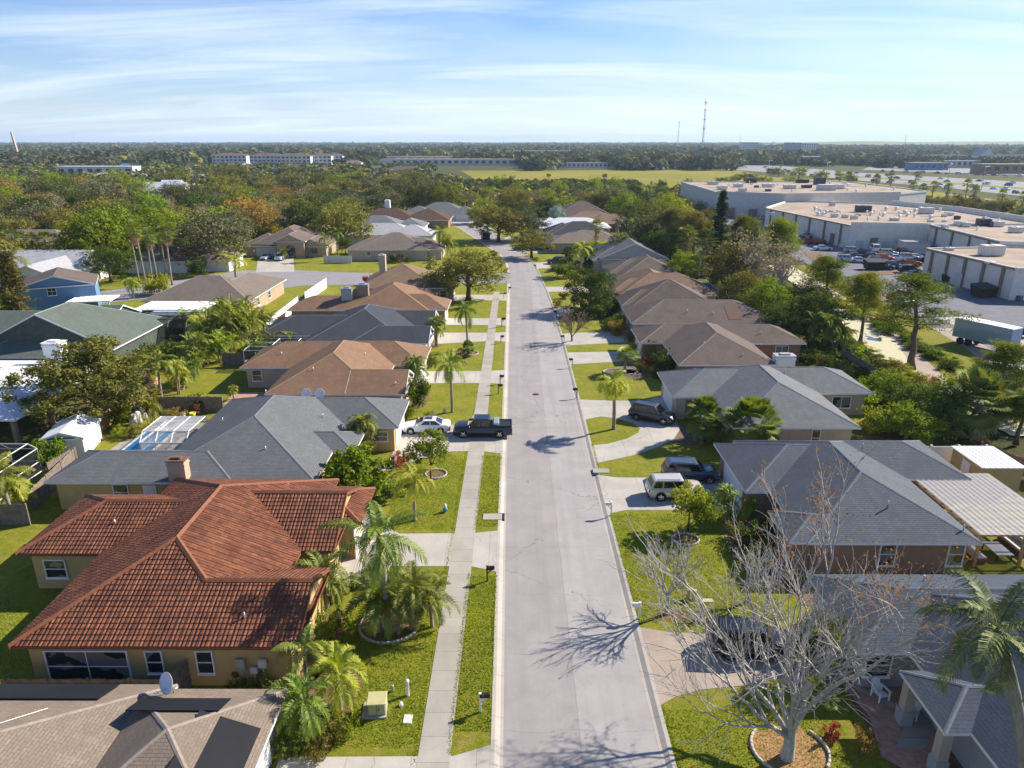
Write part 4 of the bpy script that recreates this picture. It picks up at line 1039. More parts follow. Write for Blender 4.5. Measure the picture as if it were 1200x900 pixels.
# horseshoe etc. mulch beds
def disc(c, rx, ry, n=18, j=.06, seed=1):
    r = random.Random(seed); return [(c[0] + rx * math.cos(6.283 * i / n) * (1 + r.uniform(-j, j)), c[1] + ry * math.sin(6.283 * i / n) * (1 + r.uniform(-j, j))) for i in range(n)]
M['litter'] = plain('leaf_litter', (.30, .17, .075), .95, .45, 7, bump=.9)
def bed(c, rx, ry, label, mat='mulch', edge=None, seed=1, z=.112):
    pts = disc(c, rx, ry, seed=seed, j=.06 if mat != 'litter' else .2)
    sheet('ground_patch', pts, z, mat, label)
    if edge:
        r = random.Random(seed); n = int(6.283 * max(rx, ry) / .28)
        for part_ in ((0, 1) if mat == 'litter' else (0,)):
          m = MB()
          for i in range(n):
            a = 6.283 * i / n
            if mat == 'litter' and (abs(math.sin(a)) > .72 or (math.cos(a) > 0) != (part_ == 1)): continue
            x = c[0] + rx * 1.03 * math.cos(a); y = c[1] + ry * 1.03 * math.sin(a)
            m.cbox((x, y, .17), (.26, .13, .13 + r.uniform(0, .04)), 0, math.atan2(math.cos(a) * ry, -math.sin(a) * rx) + r.uniform(-.1, .1), .03)
          o = m.build('stone_edging', M['stone'], origin=c); o.location = (c[0], c[1], 0); tag(o, edge if mat != 'litter' else edge + (', left arc', ', right arc')[part_], 'garden edging')
bed((-7.6, 36.2), 1.75, 1.6, 'mulch ring under the tall palm cluster', edge='ring of tan stones round the palm cluster before the red tiled house')
bed(G(465, 743), .1, .1, 'bare soil patch beneath the palm cluster')
bed(G(795, 723), 1.5, .65, 'rust coloured mulch bed by the white mailbox')
bed(G(803, 634), .95, .8, 'mulch ring on the lawn before the dark hedge', edge='thin ring of bricks on the lawn near the tan car')
bed(G(727, 437), 2.1, 1.2, 'rock bed with a small palm', 'dirt', edge='ring of brown stones under the small palm by the rounded path')
bed(G(548, 415), 1.4, 1.1, 'planting bed with white edging', edge='pale stones round the small bed by the sidewalk')
bed(G(511, 557), .9, .9, 'bed under the small round tree', edge='white stones round the small tree before the yellow stucco house')
bed(G(505, 405), 1.6, 2.2, 'curved red mulch bed beside the far driveway')
bed(G(670, 399), .8, .6, 'soil ring under the bare crape myrtle')
bed(G(925, 880), 1.75, 1.6, 'orange leaf litter circle under the big bare tree', mat='litter', edge='curved pale stones round the foot of the big bare tree', seed=4)
bed((-11.2, 34.5), 1.0, 3.2, 'planting strip along the red tiled house')
bed((-9.9, 30.4), 1.7, 2.6, 'planting bed with bright palms')
bed((-11.4, 54.5), 1.6, 1.6, 'bed before the yellow stucco house')
bed((-10.7, 76), 1.0, 2.6, 'red mulch bed beside the brown roofed house')
bed((17.2, 44.8), 1.7, 4.5, 'dark planting bed before the brick house', 'dirt')
bed((17.2, 66), 2.2, 2.6, 'palm bed between the grey houses', 'dirt')
bed((15.4, 87.5), 1.8, 4.0, 'planting bed by the brown brick house', 'dirt')
# concrete paths
sheet('path', [(17.6, 26.5), (19.6, 24.5), (21, 27), (22.0, 31), (19.2, 31.4), (17.8, 31.2), (18.2, 29)], .124, 'brickpave', 'brick entry patio with white chairs')
sheet('path', [G(988, 802), G(1000, 803), G(1075, 838), G(1065, 842)], .138, 'kerb', 'pale border strip of the entry path')
sheet('path', [G(1068, 830), G(1098, 842), G(1085, 880), G(1050, 878)], .13, 'walk', 'concrete step before the porch columns')
sheet('path', [G(600, 905), G(601, 905), G(601, 904)], .14, 'walk', None) if False else None
sheet('path', [(-33, 78.6), (-26.6, 78.6), (-26.6, 76), (-32.6, 74.6)], .124, 'brickpave', 'red brick patio behind the brown roofed house')
# pool behind grey house
sheet('patio', [(-38.8, 58.2), (-29, 58.2), (-29, 69), (-36.0, 69), (-38.6, 64)], .124, 'walk', 'pale concrete pool deck')
# canal, car park, field, highway, far lots
M['algae'] = None
def algae():
    t = NT('canal_algae'); p = t.pos(); a = t.noise(p, .12, 5, .6); b = t.noise(p, 5, 5, .7)
    c = t.mix(t.rng(b, .3, .7), (.43, .40, .24), (.53, .49, .32)); w = t.math('GREATER_THAN', a, .64)
    c = t.mix(w, c, (.04, .07, .11)); r = t.mix(w, (.9, .9, .9), (.08, .08, .08))
    return t.bsdf(c, t.math('SUBTRACT', .92, t.math('MULTIPLY', w, .85)), .4)
M['algae'] = algae()
CANAL = [(60, 170), (57.5, 140), (56.5, 124), (52.0, 108), (49.6, 98), (48.4, 88), (48.5, 78), (50, 66), (53.5, 66), (54.4, 76), (55.6, 86), (58.6, 98), (61.6, 110), (63, 124), (64.6, 140), (66, 170)]
sheet('water', CANAL, .07, 'algae', 'narrow canal covered in pale green algae')
sheet('ground_patch', [(66, 170), (63.4, 140), (61.3, 124), (60, 110), (57, 98), (54.2, 86), (53.2, 76), (52.5, 60), (61, 60), (61, 84), (64.5, 98), (66.5, 112), (68.5, 140), (71, 170)], .075, 'lawnb', 'grassy canal bank beside the car park')
LOT = [(71, 175), (66, 135), (63.5, 110), (58, 84), (58, 40), (130, 40), (130, 120), (96, 160), (96, 186), (106, 205), (106, 240), (140, 300), (80, 330), (66, 240)]
sheet('car_park', LOT, .065, 'asphalt', 'grey asphalt service yard and car park')
sheet('car_park', [G(1040, 385), G(1118, 385), G(1200, 432), G(1200, 500), G(1120, 470), G(1075, 440)], .072, 'drive2', 'pale concrete apron of the service yard')
sheet('car_park', [G(1095, 372), G(1112, 366), G(1200, 394), G(1200, 415)], .08, 'kerb', 'pale concrete strip along the big store')
for px, lab in (([(942, 297), (958, 296), (975, 305), (955, 308)], 'dry grass island by the red pickups'), ([(1010, 319), (1052, 318), (1054, 322), (1012, 323)], 'dry grass strip beside the dark container')):
    sheet('traffic_island', [G(*q) for q in px], .12, 'mulch', lab, th=.1)
sheet('field', [G(560, 212), G(540, 200), G(860, 199), G(905, 207), G(1010, 213), G(1200, 238), G(1200, 260), G(1000, 226), G(860, 226), G(700, 224)], -.05, 'field', 'open yellow green meadow beyond the houses')
sheet('road', [G(838, 194.5), G(900, 193), G(1000, 202), G(1200, 213), G(1320, 220), G(1320, 246), G(1200, 230), G(1100, 219), G(1000, 211), G(900, 202), G(845, 198)], -.02, 'asphalt2', 'wide highway full of cars in the distance')
sheet('road', [G(1000, 206.0), G(1200, 220), G(1200, 222), G(1000, 207.4)], 0.0, 'lawnb', 'green median of the far highway')
sheet('car_park', [G(1010, 199), G(1200, 205), G(1320, 211), G(1320, 205), G(1200, 199), G(1020, 195)], 0.0, 'asphalt2', 'pale car parks beyond the highway')
# hill
hm = MB(); rr = random.Random(3); N = 60; rows = []
for j in range(7):
    t = j / 6; yy = 3600 + 1700 * t
    rows.append([(1350 + 6200 * i / N, yy + rr.uniform(-20, 20), -1 + (31 + 3 * math.sin(i * .35) + 2 * math.sin(i * .9)) * min(1, i / 9) * (math.sin(math.pi * min(t, .8) / 1.6) if t <= .8 else 1 - (t - .8) * .5)) for i in range(N + 1)])
vs = [p for r_ in rows for p in r_]
hm.mesh(vs, [(j * (N + 1) + i, j * (N + 1) + i + 1, (j + 1) * (N + 1) + i + 1, (j + 1) * (N + 1) + i) for j in range(6) for i in range(N)], 0, True)
tag(hm.build('hill', M['lawnb']), 'long low grassy hill on the horizon behind the highway', None, None, 'structure')
# haze box
t = NT('haze_air'); v = t.n('ShaderNodeVolumePrincipled'); v.inputs['Color'].default_value = (.62, .80, 1.0, 1); v.inputs['Density'].default_value = 9e-5; v.inputs['Anisotropy'].default_value = .2
t.l(v.outputs[0], t.out.inputs['Volume'])
hz = MB(); hz.box(-12000, 12000, -200, 14000, -1.2, 112)
tag(hz.build('haze', t.m), 'thin blue haze over the far woods', None, None, 'stuff')
# ---------------------------------------------------------------- house materials
M['r_red'] = barrel('roof_red_tile', (.20, .075, .036)); M['cap_red'] = plain('ridge_red_tile', (.205, .078, .038), .75, .2, 3)
M['r_tan'] = shingle('roof_tan_shingle', (.225, .182, .138)); M['c_tan'] = plain('cap_tan', (.27, .22, .18), .9, .2, 4)
M['r_grey'] = shingle('roof_grey_shingle', (.142, .150, .154)); M['c_grey'] = plain('cap_grey', (.145, .152, .165), .9, .2, 4)
M['r_grey2'] = shingle('roof_bluegrey_shingle', (.105, .118, .135), row=.17); M['c_grey2'] = plain('cap_bluegrey', (.13, .145, .165), .9, .2, 4)
M['r_navy'] = shingle('roof_navy_shingle', (.075, .092, .118), row=.19); M['r_grey3'] = shingle('roof_lightgrey_shingle', (.172, .180, .186)); 
M['r_dark'] = shingle('roof_charcoal_shingle', (.062, .068, .08), stain=(.045, .05, .06)); M['c_dark'] = plain('cap_charcoal', (.12, .13, .15), .9, .2, 4)
M['r_brown'] = shingle('roof_brown_shingle', (.245, .15, .092), stain=(.15, .088, .055)); M['c_brown'] = plain('cap_brown', (.26, .17, .105), .9, .2, 4)
M['r_orange'] = shingle('roof_orange_shingle', (.235, .158, .105), stain=(.15, .1, .065)); 
M['r_mauve'] = shingle('roof_mauve_shingle', (.155, .122, .10), stain=(.095, .075, .062)); M['c_mauve'] = plain('cap_mauve', (.20, .165, .14), .9, .2, 4)
M['r_taupe'] = shingle('roof_taupe_shingle', (.19, .155, .125)); 
M['r_green'] = shingle('roof_green_shingle', (.115, .14, .118)); M['c_green'] = plain('cap_green', (.2, .26, .22), .9, .2, 4)
M['r_white'] = plain('roof_white_metal', (.62, .63, .65), .5, .12, 1.2, metal=.05)
M['bluepale'] = plain('pale_blue_panel', (.42, .52, .62), .5, .1); M['r_pale'] = shingle('roof_pale_shingle', (.42, .42, .43)); M['r_choc'] = shingle('roof_chocolate_shingle', (.11, .07, .05))
M['w_yel'] = wallmat('wall_yellow_stucco', (.50, .36, .16)); M['w_tan'] = wallmat('wall_tan_stucco', (.42, .31, .21)); M['w_beige'] = wallmat('wall_beige_stucco', (.46, .38, .30)); M['w_peach'] = wallmat('wall_peach_stucco', (.46, .36, .26))
M['w_white'] = wallmat('wall_white', (.66, .66, .64)); M['w_blue'] = wallmat('wall_blue_siding', (.13, .24, .38), .2); M['w_grey'] = wallmat('wall_grey', (.36, .36, .36)); M['w_green'] = wallmat('wall_green', (.22, .26, .14))
M['brick'] = brickmat('wall_red_brick', (.26, .11, .07)); M['w_brown'] = wallmat('wall_brown_stucco', (.30, .20, .14))
# ---- left row, nearest first
M['pilaster_'] = plain('roof_patch_brown', (.15, .085, .06), .95, .25, 5)
T0 = house('house', 'tan shingle roofed house with black solar mats at the bottom left corner', [(-18.4, -11.0, 19.6, 27.9, {'axis': 'x'}), (-36, -16.5, 14, 28.2, {'axis': 'x'})], 'r_tan', 'w_beige', cap='c_tan', pitch=.40,
     doors=[('E', -11.55, 23.6, 0, 4.8, 2.2, dict(garage=True))])
def slope_pts(axis, e, sgn, z0, pitch, a0, a1, d0, d1, sk=0):
    """points on a roof plane: axis x => eave line y=e, moving sgn in y; a along, d up-slope (plan)"""
    o = []
    for a, d in ((a0, d0), (a1, d0), (a1 + sk, d1), (a0 + sk, d1)):
        o.append((a, e + sgn * d, z0 + d * pitch) if axis == 'x' else (e + sgn * d, a, z0 + d * pitch))
    return o
o0 = ((-18.4 - 11.0 - 36 - 16.5) / 4, (19.6 + 27.9 + 14 + 28.2) / 4)
for pts in (slope_pts('x', 28.2, -1, 2.7, .40, -34, -19.2, .25, 1.9), slope_pts('y', -11, -1, 2.7, .40, 20.6, 25.2, .4, 3.0), slope_pts('x', 27.9, -1, 2.7, .40, -17.4, -13.2, 1.3, 2.6),
            slope_pts('x', 14, 1, 2.7, .40, -30, -22, 5.0, 6.9), slope_pts('x', 14, 1, 2.7, .40, -24, -19, 1.5, 4.2)):
    panel(T0, pts, off=o0)
m = MB(); m.tube([(-20.9, 25.4, 3.86), (-22.8, 22.6, 4.98)], .018, 6); m.build('conduit', M['white'], T0, origin=o0)
dish((-16.3, 27.4, 2.95), .52, 'white satellite dish on the back edge of the tan roof with solar mats', -.6)
L1w = [(-26.4, -13.7, 30.6, 50, {'cut': {2: .56}}), (-31.9, -20, 39.4, 47.4, {'ends': 'hg', 'axis': 'x'}), (-17.4, -11.3, 30.6, 38.0, {'ends': 'gg', 'axis': 'x'}), (-20, -11.6, 39.8, 48.8, {'ends': 'gg', 'axis': 'x'}), (-14.4, -10.6, 43.2, 48.6, {'axis': 'y'})]
H1 = house('house', 'house with red barrel tile roof and yellow stucco walls', L1w, 'r_red', 'w_yel', ze=2.95, cap='cap_red', trim='cap_red', tile=True,
      wins=[('S', -22.8, 31.15, .35, 4.3, 1.9, dict(grid=(2, 2), name='screened_window')), ('S', -19.2, 31.15, .9, .8, 1.35), ('S', -15.7 - .8, 31.15, .9, .8, 1.35), ('S', -29.9, 39.95, .9, 1.3, 1.25), ('E', -11.83, 33.6, .8, 1.6, 1.6, dict(grid=(3, 2))), ('E', -14.24, 39.0, 1.0, 1.5, 1.8, dict(grid=(4, 2))), ('S', -12.9, 40.35, .9, .7, 1.3)],
      doors=[('E', -11.2, 45.9, 0, 4.6, 2.3, dict(garage=True))], vents=[(-26.5, 41.6, 3.9), (-14.5, 32.1, 3.7)])
# electric boxes on the near wall
for (x, z, w, h, mt) in ((-15.0 + .4, 1.5, .55, .7, 'steel'), (-13.6 + .2, 1.6, .45, .5, 'offwhite'), (-14.1 + .2, 1.15, .4, .35, 'offwhite')):
    m = MB(); m.cbox((x, 31.0, z), (w, .2, h), 0, 0, .03); m.tube([(x, 31.0, z - h / 2), (x, 31.0, .1)], .03, 6); m.build('meter_box', M[mt], H1, origin=(sum(w_[0] + w_[1] for w_ in L1w) / 10, sum(w_[2] + w_[3] for w_ in L1w) / 10))
H2w = [(-29.2, -15.6, 50.2, 69), (-36.8, -22, 50.0, 56.2), (-26.5, -10.8, 61.4, 69.0), (-21, -13.7, 55.9, 60.4, {'axis': 'x'})]
H2 = house('house', 'grey shingle roofed house with yellow stucco walls and a peach chimney', H2w, 'r_grey', 'w_yel', cap='c_grey',
      wins=[('S', -31.2, 50.6, .9, 1.1, 1.3), ('S', -24.6, 50.75, .8, 2.0, 1.4, dict(grid=(3, 2))), ('S', -21.3, 50.75, .8, .7, 1.4), ('S', -12.7, 61.96, 1.1, 1.4, .9)],
      doors=[('S', -28.9, 50.55, 0, .9, 2.1, dict(mat='white')), ('E', -11.35, 65.2, 0, 4.9, 2.3, dict(garage=True))], vents=[(-26.6, 60.2, 3.8), (-24.5, 66, 4.5), (-20.4, 53.4, 4.0), (-17.8, 61.5, 3.7), (-29.9, 54.4, 4.1)],
      chim=[(-26.2, 50.3, 1.35, .85, -.05, 4.5, M['w_peach'], M['pilaster_'])])
m = MB(); m.cbox((-20.1, 50.1, .45), (1.7, .9, .8), 0, 0, .05); m.build('air_conditioner', M['steel'], H2, origin=(sum(w_[0] + w_[1] for w_ in H2w) / 8, sum(w_[2] + w_[3] for w_ in H2w) / 8))
H3w = [(-26.4, -14.3, 70.6, 88, {'cut': {2: .55}}), (-32.4, -15.5, 79.8, 88.6), (-17.9, -11.5, 70.6, 77.6, {'ends': 'gg', 'axis': 'x'}), (-26, -10.8, 80.9, 89.0)]
H3 = house('house', 'brown shingle roofed house with beige walls and twin round vents', H3w, 'r_brown', 'w_beige', cap='c_brown', pitch=.46,
      wins=[('S', -30.6, 80.36, .9, 1.1, 1.3), ('S', -15, 71.2, .9, 1.2, 1.2), ('E', -12.1, 74, .9, 1.5, 1.3)], doors=[('E', -11.4, 84.5, 0, 4.9, 2.3, dict(garage=True))], vents=[(-12.7, 72.0, 3.3), (-22, 74, 4.3), (-17.5, 80, 4.2), (-28, 82, 3.7)])
dish((-21.8, 70.1, 2.3), .55, 'left one of two white dishes on the brown eave', .2, 'twin dishes on the brown roof'); dish((-20.4, 70.1, 2.3), .55, 'right one of two white dishes on the brown eave', .2, 'twin dishes on the brown roof')
H4w = [(-28, -14, 90.6, 107.5), (-35.5, -17, 94.5, 103), (-22, -11.3, 90.5, 97.4, {'ends': 'hg', 'axis': 'x'}), (-24, -11.6, 99.2, 106.6, {'ends': 'hg', 'axis': 'x'})]
H4 = house('house', 'charcoal shingle roofed house with white gable trim facing the street', H4w, 'r_dark', 'w_white', cap='c_dark', pitch=.44, wins=[('E', -11.9, 94, .8, 1.4, 1.3)], doors=[('E', -12.15, 102.9, 0, 4.6, 2.3, dict(garage=True))])
cage(-34.8, -26.2, 87.6, 93.6, 2.5, 'white framed patio screen beside the charcoal roof', 3, 3, True, 'white', scr='screenl')
H5 = house('house', 'brown roofed house with two dark chimneys beyond the charcoal roof', [(-26.5, -13.5, 109.6, 124.5), (-36, -17, 110, 117), (-26, -10.6, 110.4, 118)], 'r_brown', 'w_brown', cap='c_brown', pitch=.46,
      chim=[(-26.9, 112.8, 1.7, 1.0, 0, 5.6, M['w_grey'], M['steel']), (-24.6, 114, 1.9, 1.1, 0, 6.0, M['w_brown'], M['steel'])], doors=[('E', -11.15, 113.9, 0, 4.2, 2.2, dict(garage=True))])
H6 = house('house', 'brown roofed house beside the street oak with a tall pale chimney', [(-28.5, -14, 128.2, 143), (-26, -10.8, 128, 136)], 'r_orange', 'w_brown', cap='c_brown', pitch=.44,
      chim=[(-25.2, 136, 1.2, 1.2, 0, 7.4, M['w_beige'], M['w_beige'])], doors=[('E', -11.35, 132, 0, 4.5, 2.2, dict(garage=True))], wins=[('S', -13, 128.55, .9, 1.2, 1.2)])
H7 = house('house', 'long tan roofed house with a bare beige side wall beyond the side street', [(-39.5, -21, 176, 192.5), (-41.8, -24, 176.3, 190), (-36, -17.6, 177, 188, {'axis': 'x'})], 'r_taupe', 'w_beige', cap='c_tan', pitch=.40,
      wins=[('S', -36, 176.5, 1.2, .8, .9)])
H8 = house('house', 'pale grey roofed house behind the long tan roof', [(-48, -28, 205, 218), (-36, -23, 204, 216)], 'r_pale', 'w_white', cap='r_pale')
H9 = house('house', 'light grey roofed house with a skylight behind the pale roof', [(-52, -34, 224, 238), (-38, -28, 226, 238)], 'r_grey3', 'w_white', cap='r_pale')
H10 = house('house', 'chocolate brown roofed house with a white chimney at the edge of the woods', [(-55, -35, 252, 266), (-38, -22, 246, 262)], 'r_choc', 'w_brown', cap='r_choc', chim=[(-45.5, 262, 1.8, 1.8, 0, 8, M['white'], M['white'])])
H11 = house('house', 'grey roofed white house closing the far end of the street', [(-38, -18, 272, 288), (-24, -13, 268, 280), (-42, -30, 268, 280)], 'r_grey', 'w_white', cap='c_grey', wins=[('S', -32, 268.6, .9, 2, 1.5), ('S', -27, 272.6, .9, 1.2, 2.0), ('S', -36, 268.6, .9, 1.4, 1.4)], doors=[('S', -18.5, 268.55, 0, 6, 2.4, dict(garage=True))])
# arched entry house
A1 = house('house', 'tan house with an arched dark entry and white gable', [(-67, -52, 183, 203, {'ze': 3.2}), (-60.5, -52.5, 180, 191, {'axis': 'y', 'ends': 'gh', 'ze': 4.2}), (-56, -47.6, 182, 197, {'axis': 'y', 'ends': 'gh'}), (-70, -59, 182.5, 194, {'axis': 'x'})], 'r_mauve', 'w_tan', cap='c_tan', pitch=.46,
      doors=[('S', -63.6, 183.05, 0, 4.8, 2.3, dict(garage=True, mat='offwhite'))])
m = MB(); m.prism([(x, z) for x, z in [(-1.2, 0), (1.2, 0), (1.2, 2.1)] + [(1.2 * math.cos(a * math.pi / 10), 2.1 + 1.2 * math.sin(a * math.pi / 10)) for a in range(1, 10)] + [(-1.2, 2.1)]], 0, .12)
m.v = [(x - 56.5, 180.5 - z_, y) for x, y, z_ in m.v]; m.build('arched_entry', M['glass'], A1, origin=(sum([-67, -52, -60.5, -52.5, -56, -47.6, -70, -59]) / 8, sum([183, 203, 180, 191, 182, 197, 182.5, 194]) / 8))
m = MB(); m.prism([(x, z) for x, z in [(-.9, .8), (.9, .8), (.9, 1.8)] + [(.9 * math.cos(a * math.pi / 8), 1.8 + .7 * math.sin(a * math.pi / 8)) for a in range(1, 8)] + [(-.9, 1.8)]], 0, .1)
m.v = [(x - 51.2, 182.5 - z_, y) for x, y, z_ in m.v]; m.build('arched_window', M['glass'], A1, origin=(sum([-67, -52, -60.5, -52.5, -56, -47.6, -70, -59]) / 8, sum([183, 203, 180, 191, 182, 197, 182.5, 194]) / 8))
# mid house with white patio roof
H12 = house('house', 'taupe roofed house behind the long white patio cover', [(-62.5, -44.3, 116.6, 131), (-55, -44.2, 118, 137, {'axis': 'y'})], 'r_taupe', 'w_tan', cap='c_tan', wins=[('S', -50.3, 117.1, .9, 1.6, 1.3), ('E', -44.8, 122, .9, 1.2, 1.2), ('E', -44.8, 128, .9, 1.2, 1.2)], vents=[(-55, 122, 4.6)])
pr = empty('patio_cover', (-55, 113.6, .1), 0, 'white flat patio cover on posts before the taupe roof', 'patio cover')
m = MB(); m.box(-5.6, 5.6, -3.2, 3.6, 2.5, 2.68)
for i in range(14): m.box(-5.5 + i * .82, -5.4 + i * .82, -3.2, 3.6, 2.68, 2.72)
m.build('canopy', M['white'], pr)
for x in (-5.2, 0, 5.2): m = MB(); m.box(x - .08, x + .08, -3.0, -2.84, 0, 2.5); m.tube([(x, -2.9, 1.9), (x + .5, -2.9, 2.5)], .04, 4); m.build('post', M['white'], pr)
# green roof
H13 = house('house', 'green shingle roofed house with a recessed gable', [(-69, -50.8, 86.5, 103, {'axis': 'y', 'ends': 'gh', 'ze': 3.0, 'pitch': .5}), (-92, -60, 92, 104, {'axis': 'x'}), (-66, -57.8, 98, 108, {'axis': 'x', 'ends': 'hg', 'ze': 3.0}), (-67.5, -51.3, 83.6, 93, {'axis': 'x', 'pitch': .4})], 'r_green', 'r_green', ze=2.8, cap='c_green', wins=[('S', -62, 84.15, .8, 1.5, 1.3), ('S', -56, 84.15, .8, .9, 1.3)])
bc = empty('patio_cover', (-51.5, 108.5, .1), 0, 'pale blue flat roof behind the dark screened cage', 'patio cover'); m = MB(); m.box(-5.6, 5.6, -1.6, 1.8, 2.4, 2.52); m.build('canopy', M['bluepale'], bc)
for x in (-5.3, 0, 5.3): m = MB(); m.box(x - .07, x + .07, -1.4, -1.26, 0, 2.4); m.build('post', M['white'], bc)
H14 = house('house', 'white metal roofed house in shade at the left edge', [(-64, -47.4, 62.6, 82, {'posts': [(-48.2, 63.4), (-48.2, 69), (-48.2, 75), (-48.2, 81), (-55, 63.4), (-62, 63.4), (-55, 75)]})], 'r_white', 'w_brown', ze=2.9, pitch=.2, chim=[(-52.6, 78.2, 2.0, 1.4, 0, 6.2, M['white'], M['white'])])
cage(-58, -47.4, 99.5, 106, 2.6, 'dark screened patio cage beside the green roof', 4, 2, False, 'dkmetal', .9)
cage(-49.6, -42.2, 48.6, 57.5, 2.2, 'screened pool cage cut by the left edge of the picture', 3, 2, False, 'offwhite', 1.0)
# blue two-storey house
H15 = house('house', 'tall blue sided house with a brown gable roof and one small window', [(-6.0, 6.0, -5, 5, {'axis': 'y', 'ends': 'gg', 'ze': 5.1})], 'r_mauve', 'w_blue', cap='r_mauve', pitch=.30, origin=(-78.5, 121), rz=R(27), wins=[('S', -.6, -4.72, 3.7, 1.2, 1.3, dict(grid=(2, 2)))], ov=.28)
pc = empty('patio_cover', (-70.5, 117.0, .1), R(10), 'white ribbed patio roof against the blue house', 'patio cover')
m = MB(); m.box(-3.4, 3.4, -2.4, 2.4, 2.9, 3.05)
for i in range(10): m.box(-3.3 + i * .72, -3.22 + i * .72, -2.4, 2.4, 3.05, 3.1)
m.build('canopy', M['white'], pc)
for x in (-3.1, 3.1): m = MB(); m.box(x - .07, x + .07, -2.2, -2.06, 0, 2.9); m.build('post', M['white'], pc)
H16 = house('house', 'white gabled house with a pale metal roof behind the blue house', [(-112, -88, 142, 156, {'axis': 'x', 'ends': 'gg', 'ze': 3.6}), (-98, -87, 134, 150, {'axis': 'y', 'ends': 'gg', 'ze': 3.4})], 'r_pale', 'w_white', cap='r_pale', wins=[('S', -93, 134.6, 1, 1.5, 1.2), ('E', -87.6, 140, 1, 1.4, 1.2)])
H17 = house('house', 'tan hipped house under the big bright green trees', [(-88, -72, 158, 172), (-78, -64, 160, 170)], 'r_tan', 'w_white', cap='c_tan', doors=[('S', -84, 158.55, 0, 5, 2.3, dict(garage=True))])
H18 = house('house', 'pair of tan gables behind sabal palms at the left edge', [(-140, -116, 186, 200), (-120, -104, 184, 198, {'axis': 'y', 'ends': 'gh'})], 'r_tan', 'w_tan', cap='c_tan')
H19 = house('house', 'low brown roof half hidden left of the bright green trees', [(-104, -88, 190, 203)], 'r_mauve', 'w_brown')
# ---- right row
R6w = [(18.0, 48, 30.6, 37.7), (20.6, 40, 16, 36.5, {'axis': 'y', 'pitch': .5}), (19.4, 27, 25.3, 29.3, {'wall': False, 'axis': 'x'}), (20.95, 34, 14, 25.4, {'axis': 'x'})]
R6 = house('house', 'blue grey shingle roofed house with porch columns at the bottom right', R6w, 'r_navy', 'w_grey', cap='c_grey2', doors=[('W', 18.15, 34.1, 0, 4.6, 2.2, dict(garage=True))], wins=[('S', 19.4, 31.15, .8, 1.3, 1.4)], vents=[(24, 35.8, 3.6), (26.5, 35.6, 3.7)])
oR6 = (sum(w_[0] + w_[1] for w_ in R6w) / 8, sum(w_[2] + w_[3] for w_ in R6w) / 8)
for (x, y) in ((19.75, 28.7), (19.75, 25.7)):
    m = MB(); m.cbox((x, y, 1.6), (.5, .5, 2.0), 0); m2 = MB(); m2.cbox((x, y, .4), (.62, .62, .9), 0); c = m.build('column', M['w_beige'], R6, origin=oR6); m2.build('plinth', M['w_grey'], c, origin=oR6)
R5w = [(19.5, 31.1, 41.3, 58.4), (17.6, 31, 48.6, 57.8), (18.3, 25.5, 41.4, 45.7), (20.5, 36.1, 50.8, 58.5)]
R5 = house('house', 'blue grey shingle roofed house with brown walls beside the clear patio roof', R5w, 'r_grey2', 'w_brown', cap='c_grey2', wins=[('S', 25.2, 41.86, .7, 1.0, 1.7), ('S', 29.8, 41.86, .7, 1.0, 1.7), ('W', 20.1, 47.2, .6, 1.0, 1.7)], doors=[('W', 18.15, 53.2, 0, 4.9, 2.3, dict(garage=True))], vents=[(25.9, 44.0, 4.1), (28.5, 53.5, 4.3), (29.9, 54.6, 4.0), (30.3, 42.3, 3.2)])
R4w = [(20.4, 32.3, 61.4, 79), (16.5, 30.5, 69.8, 78.4), (22, 38.1, 71.0, 79)]
R4 = house('house', 'light grey shingle roofed house with beige walls behind the fan palms', R4w, 'r_grey3', 'w_beige', cap='c_grey2', wins=[('S', 23.6, 61.96, .6, .7, 1.7), ('S', 28.4, 61.96, .6, .7, 1.7), ('S', 35, 71.56, .9, 1.9, 1.2, dict(grid=(2, 1)))], doors=[('W', 17.05, 74.2, 0, 4.6, 2.3, dict(garage=True)), ('S', 18.6, 70.36, 0, .9, 2.1, dict(mat='brick'))],
      vents=[(24.8, 64.5, 3.9), (29.5, 74, 4.1), (30.5, 75, 4.2)])
R3w = [(19.6, 31.4, 81.0, 98), (16.6, 30, 90.8, 98.6), (21, 38.6, 90.6, 98.4)]
R3 = house('house', 'brown roofed brick house with a small white chimney', R3w, 'r_mauve', 'brick', cap='c_mauve', wins=[('S', 35.6, 91.16, .9, 1.6, 1.3, dict(grid=(2, 1))), ('S', 22, 81.56, .8, .9, 1.3)], doors=[('W', 17.15, 94.5, 0, 4.6, 2.3, dict(garage=True, mat='offwhite')), ('W', 19.98, 88.6, 0, 1.0, 2.1, dict(mat='white'))],
      chim=[(32.6, 82.4, 2.3, 1.3, -.05, 3.5, M['white'], M['w_grey'])], vents=[(27.6, 82.6, 3.4), (23.5, 85, 4.2), (33, 92.5, 3.6)])
R2 = house('house', 'long brown hipped roof with a square patch', [(17.2, 39, 101.4, 112.6)], 'r_mauve', 'w_beige', cap='c_mauve', vents=[(25.8, 104, 3.9), (29.5, 103.5, 3.7), (36, 104, 3.8)], wins=[('W', 17.75, 107, .9, 1.4, 1.2)])
panel(R2, slope_pts('x', 101.4, 1, 2.7, .42, 31.6, 33.6, .9, 3.9), 'pilaster_', 'roof_patch', .01, .02, ((17.2 + 39) / 2, (101.4 + 112.6) / 2))
R1 = house('house', 'dark mauve roof just beyond the square patched roof', [(18.5, 33, 112, 123.5, {'axis': 'y'}), (17.4, 30, 113.4, 121)], 'r_mauve', 'w_white', cap='c_mauve', pitch=.5)
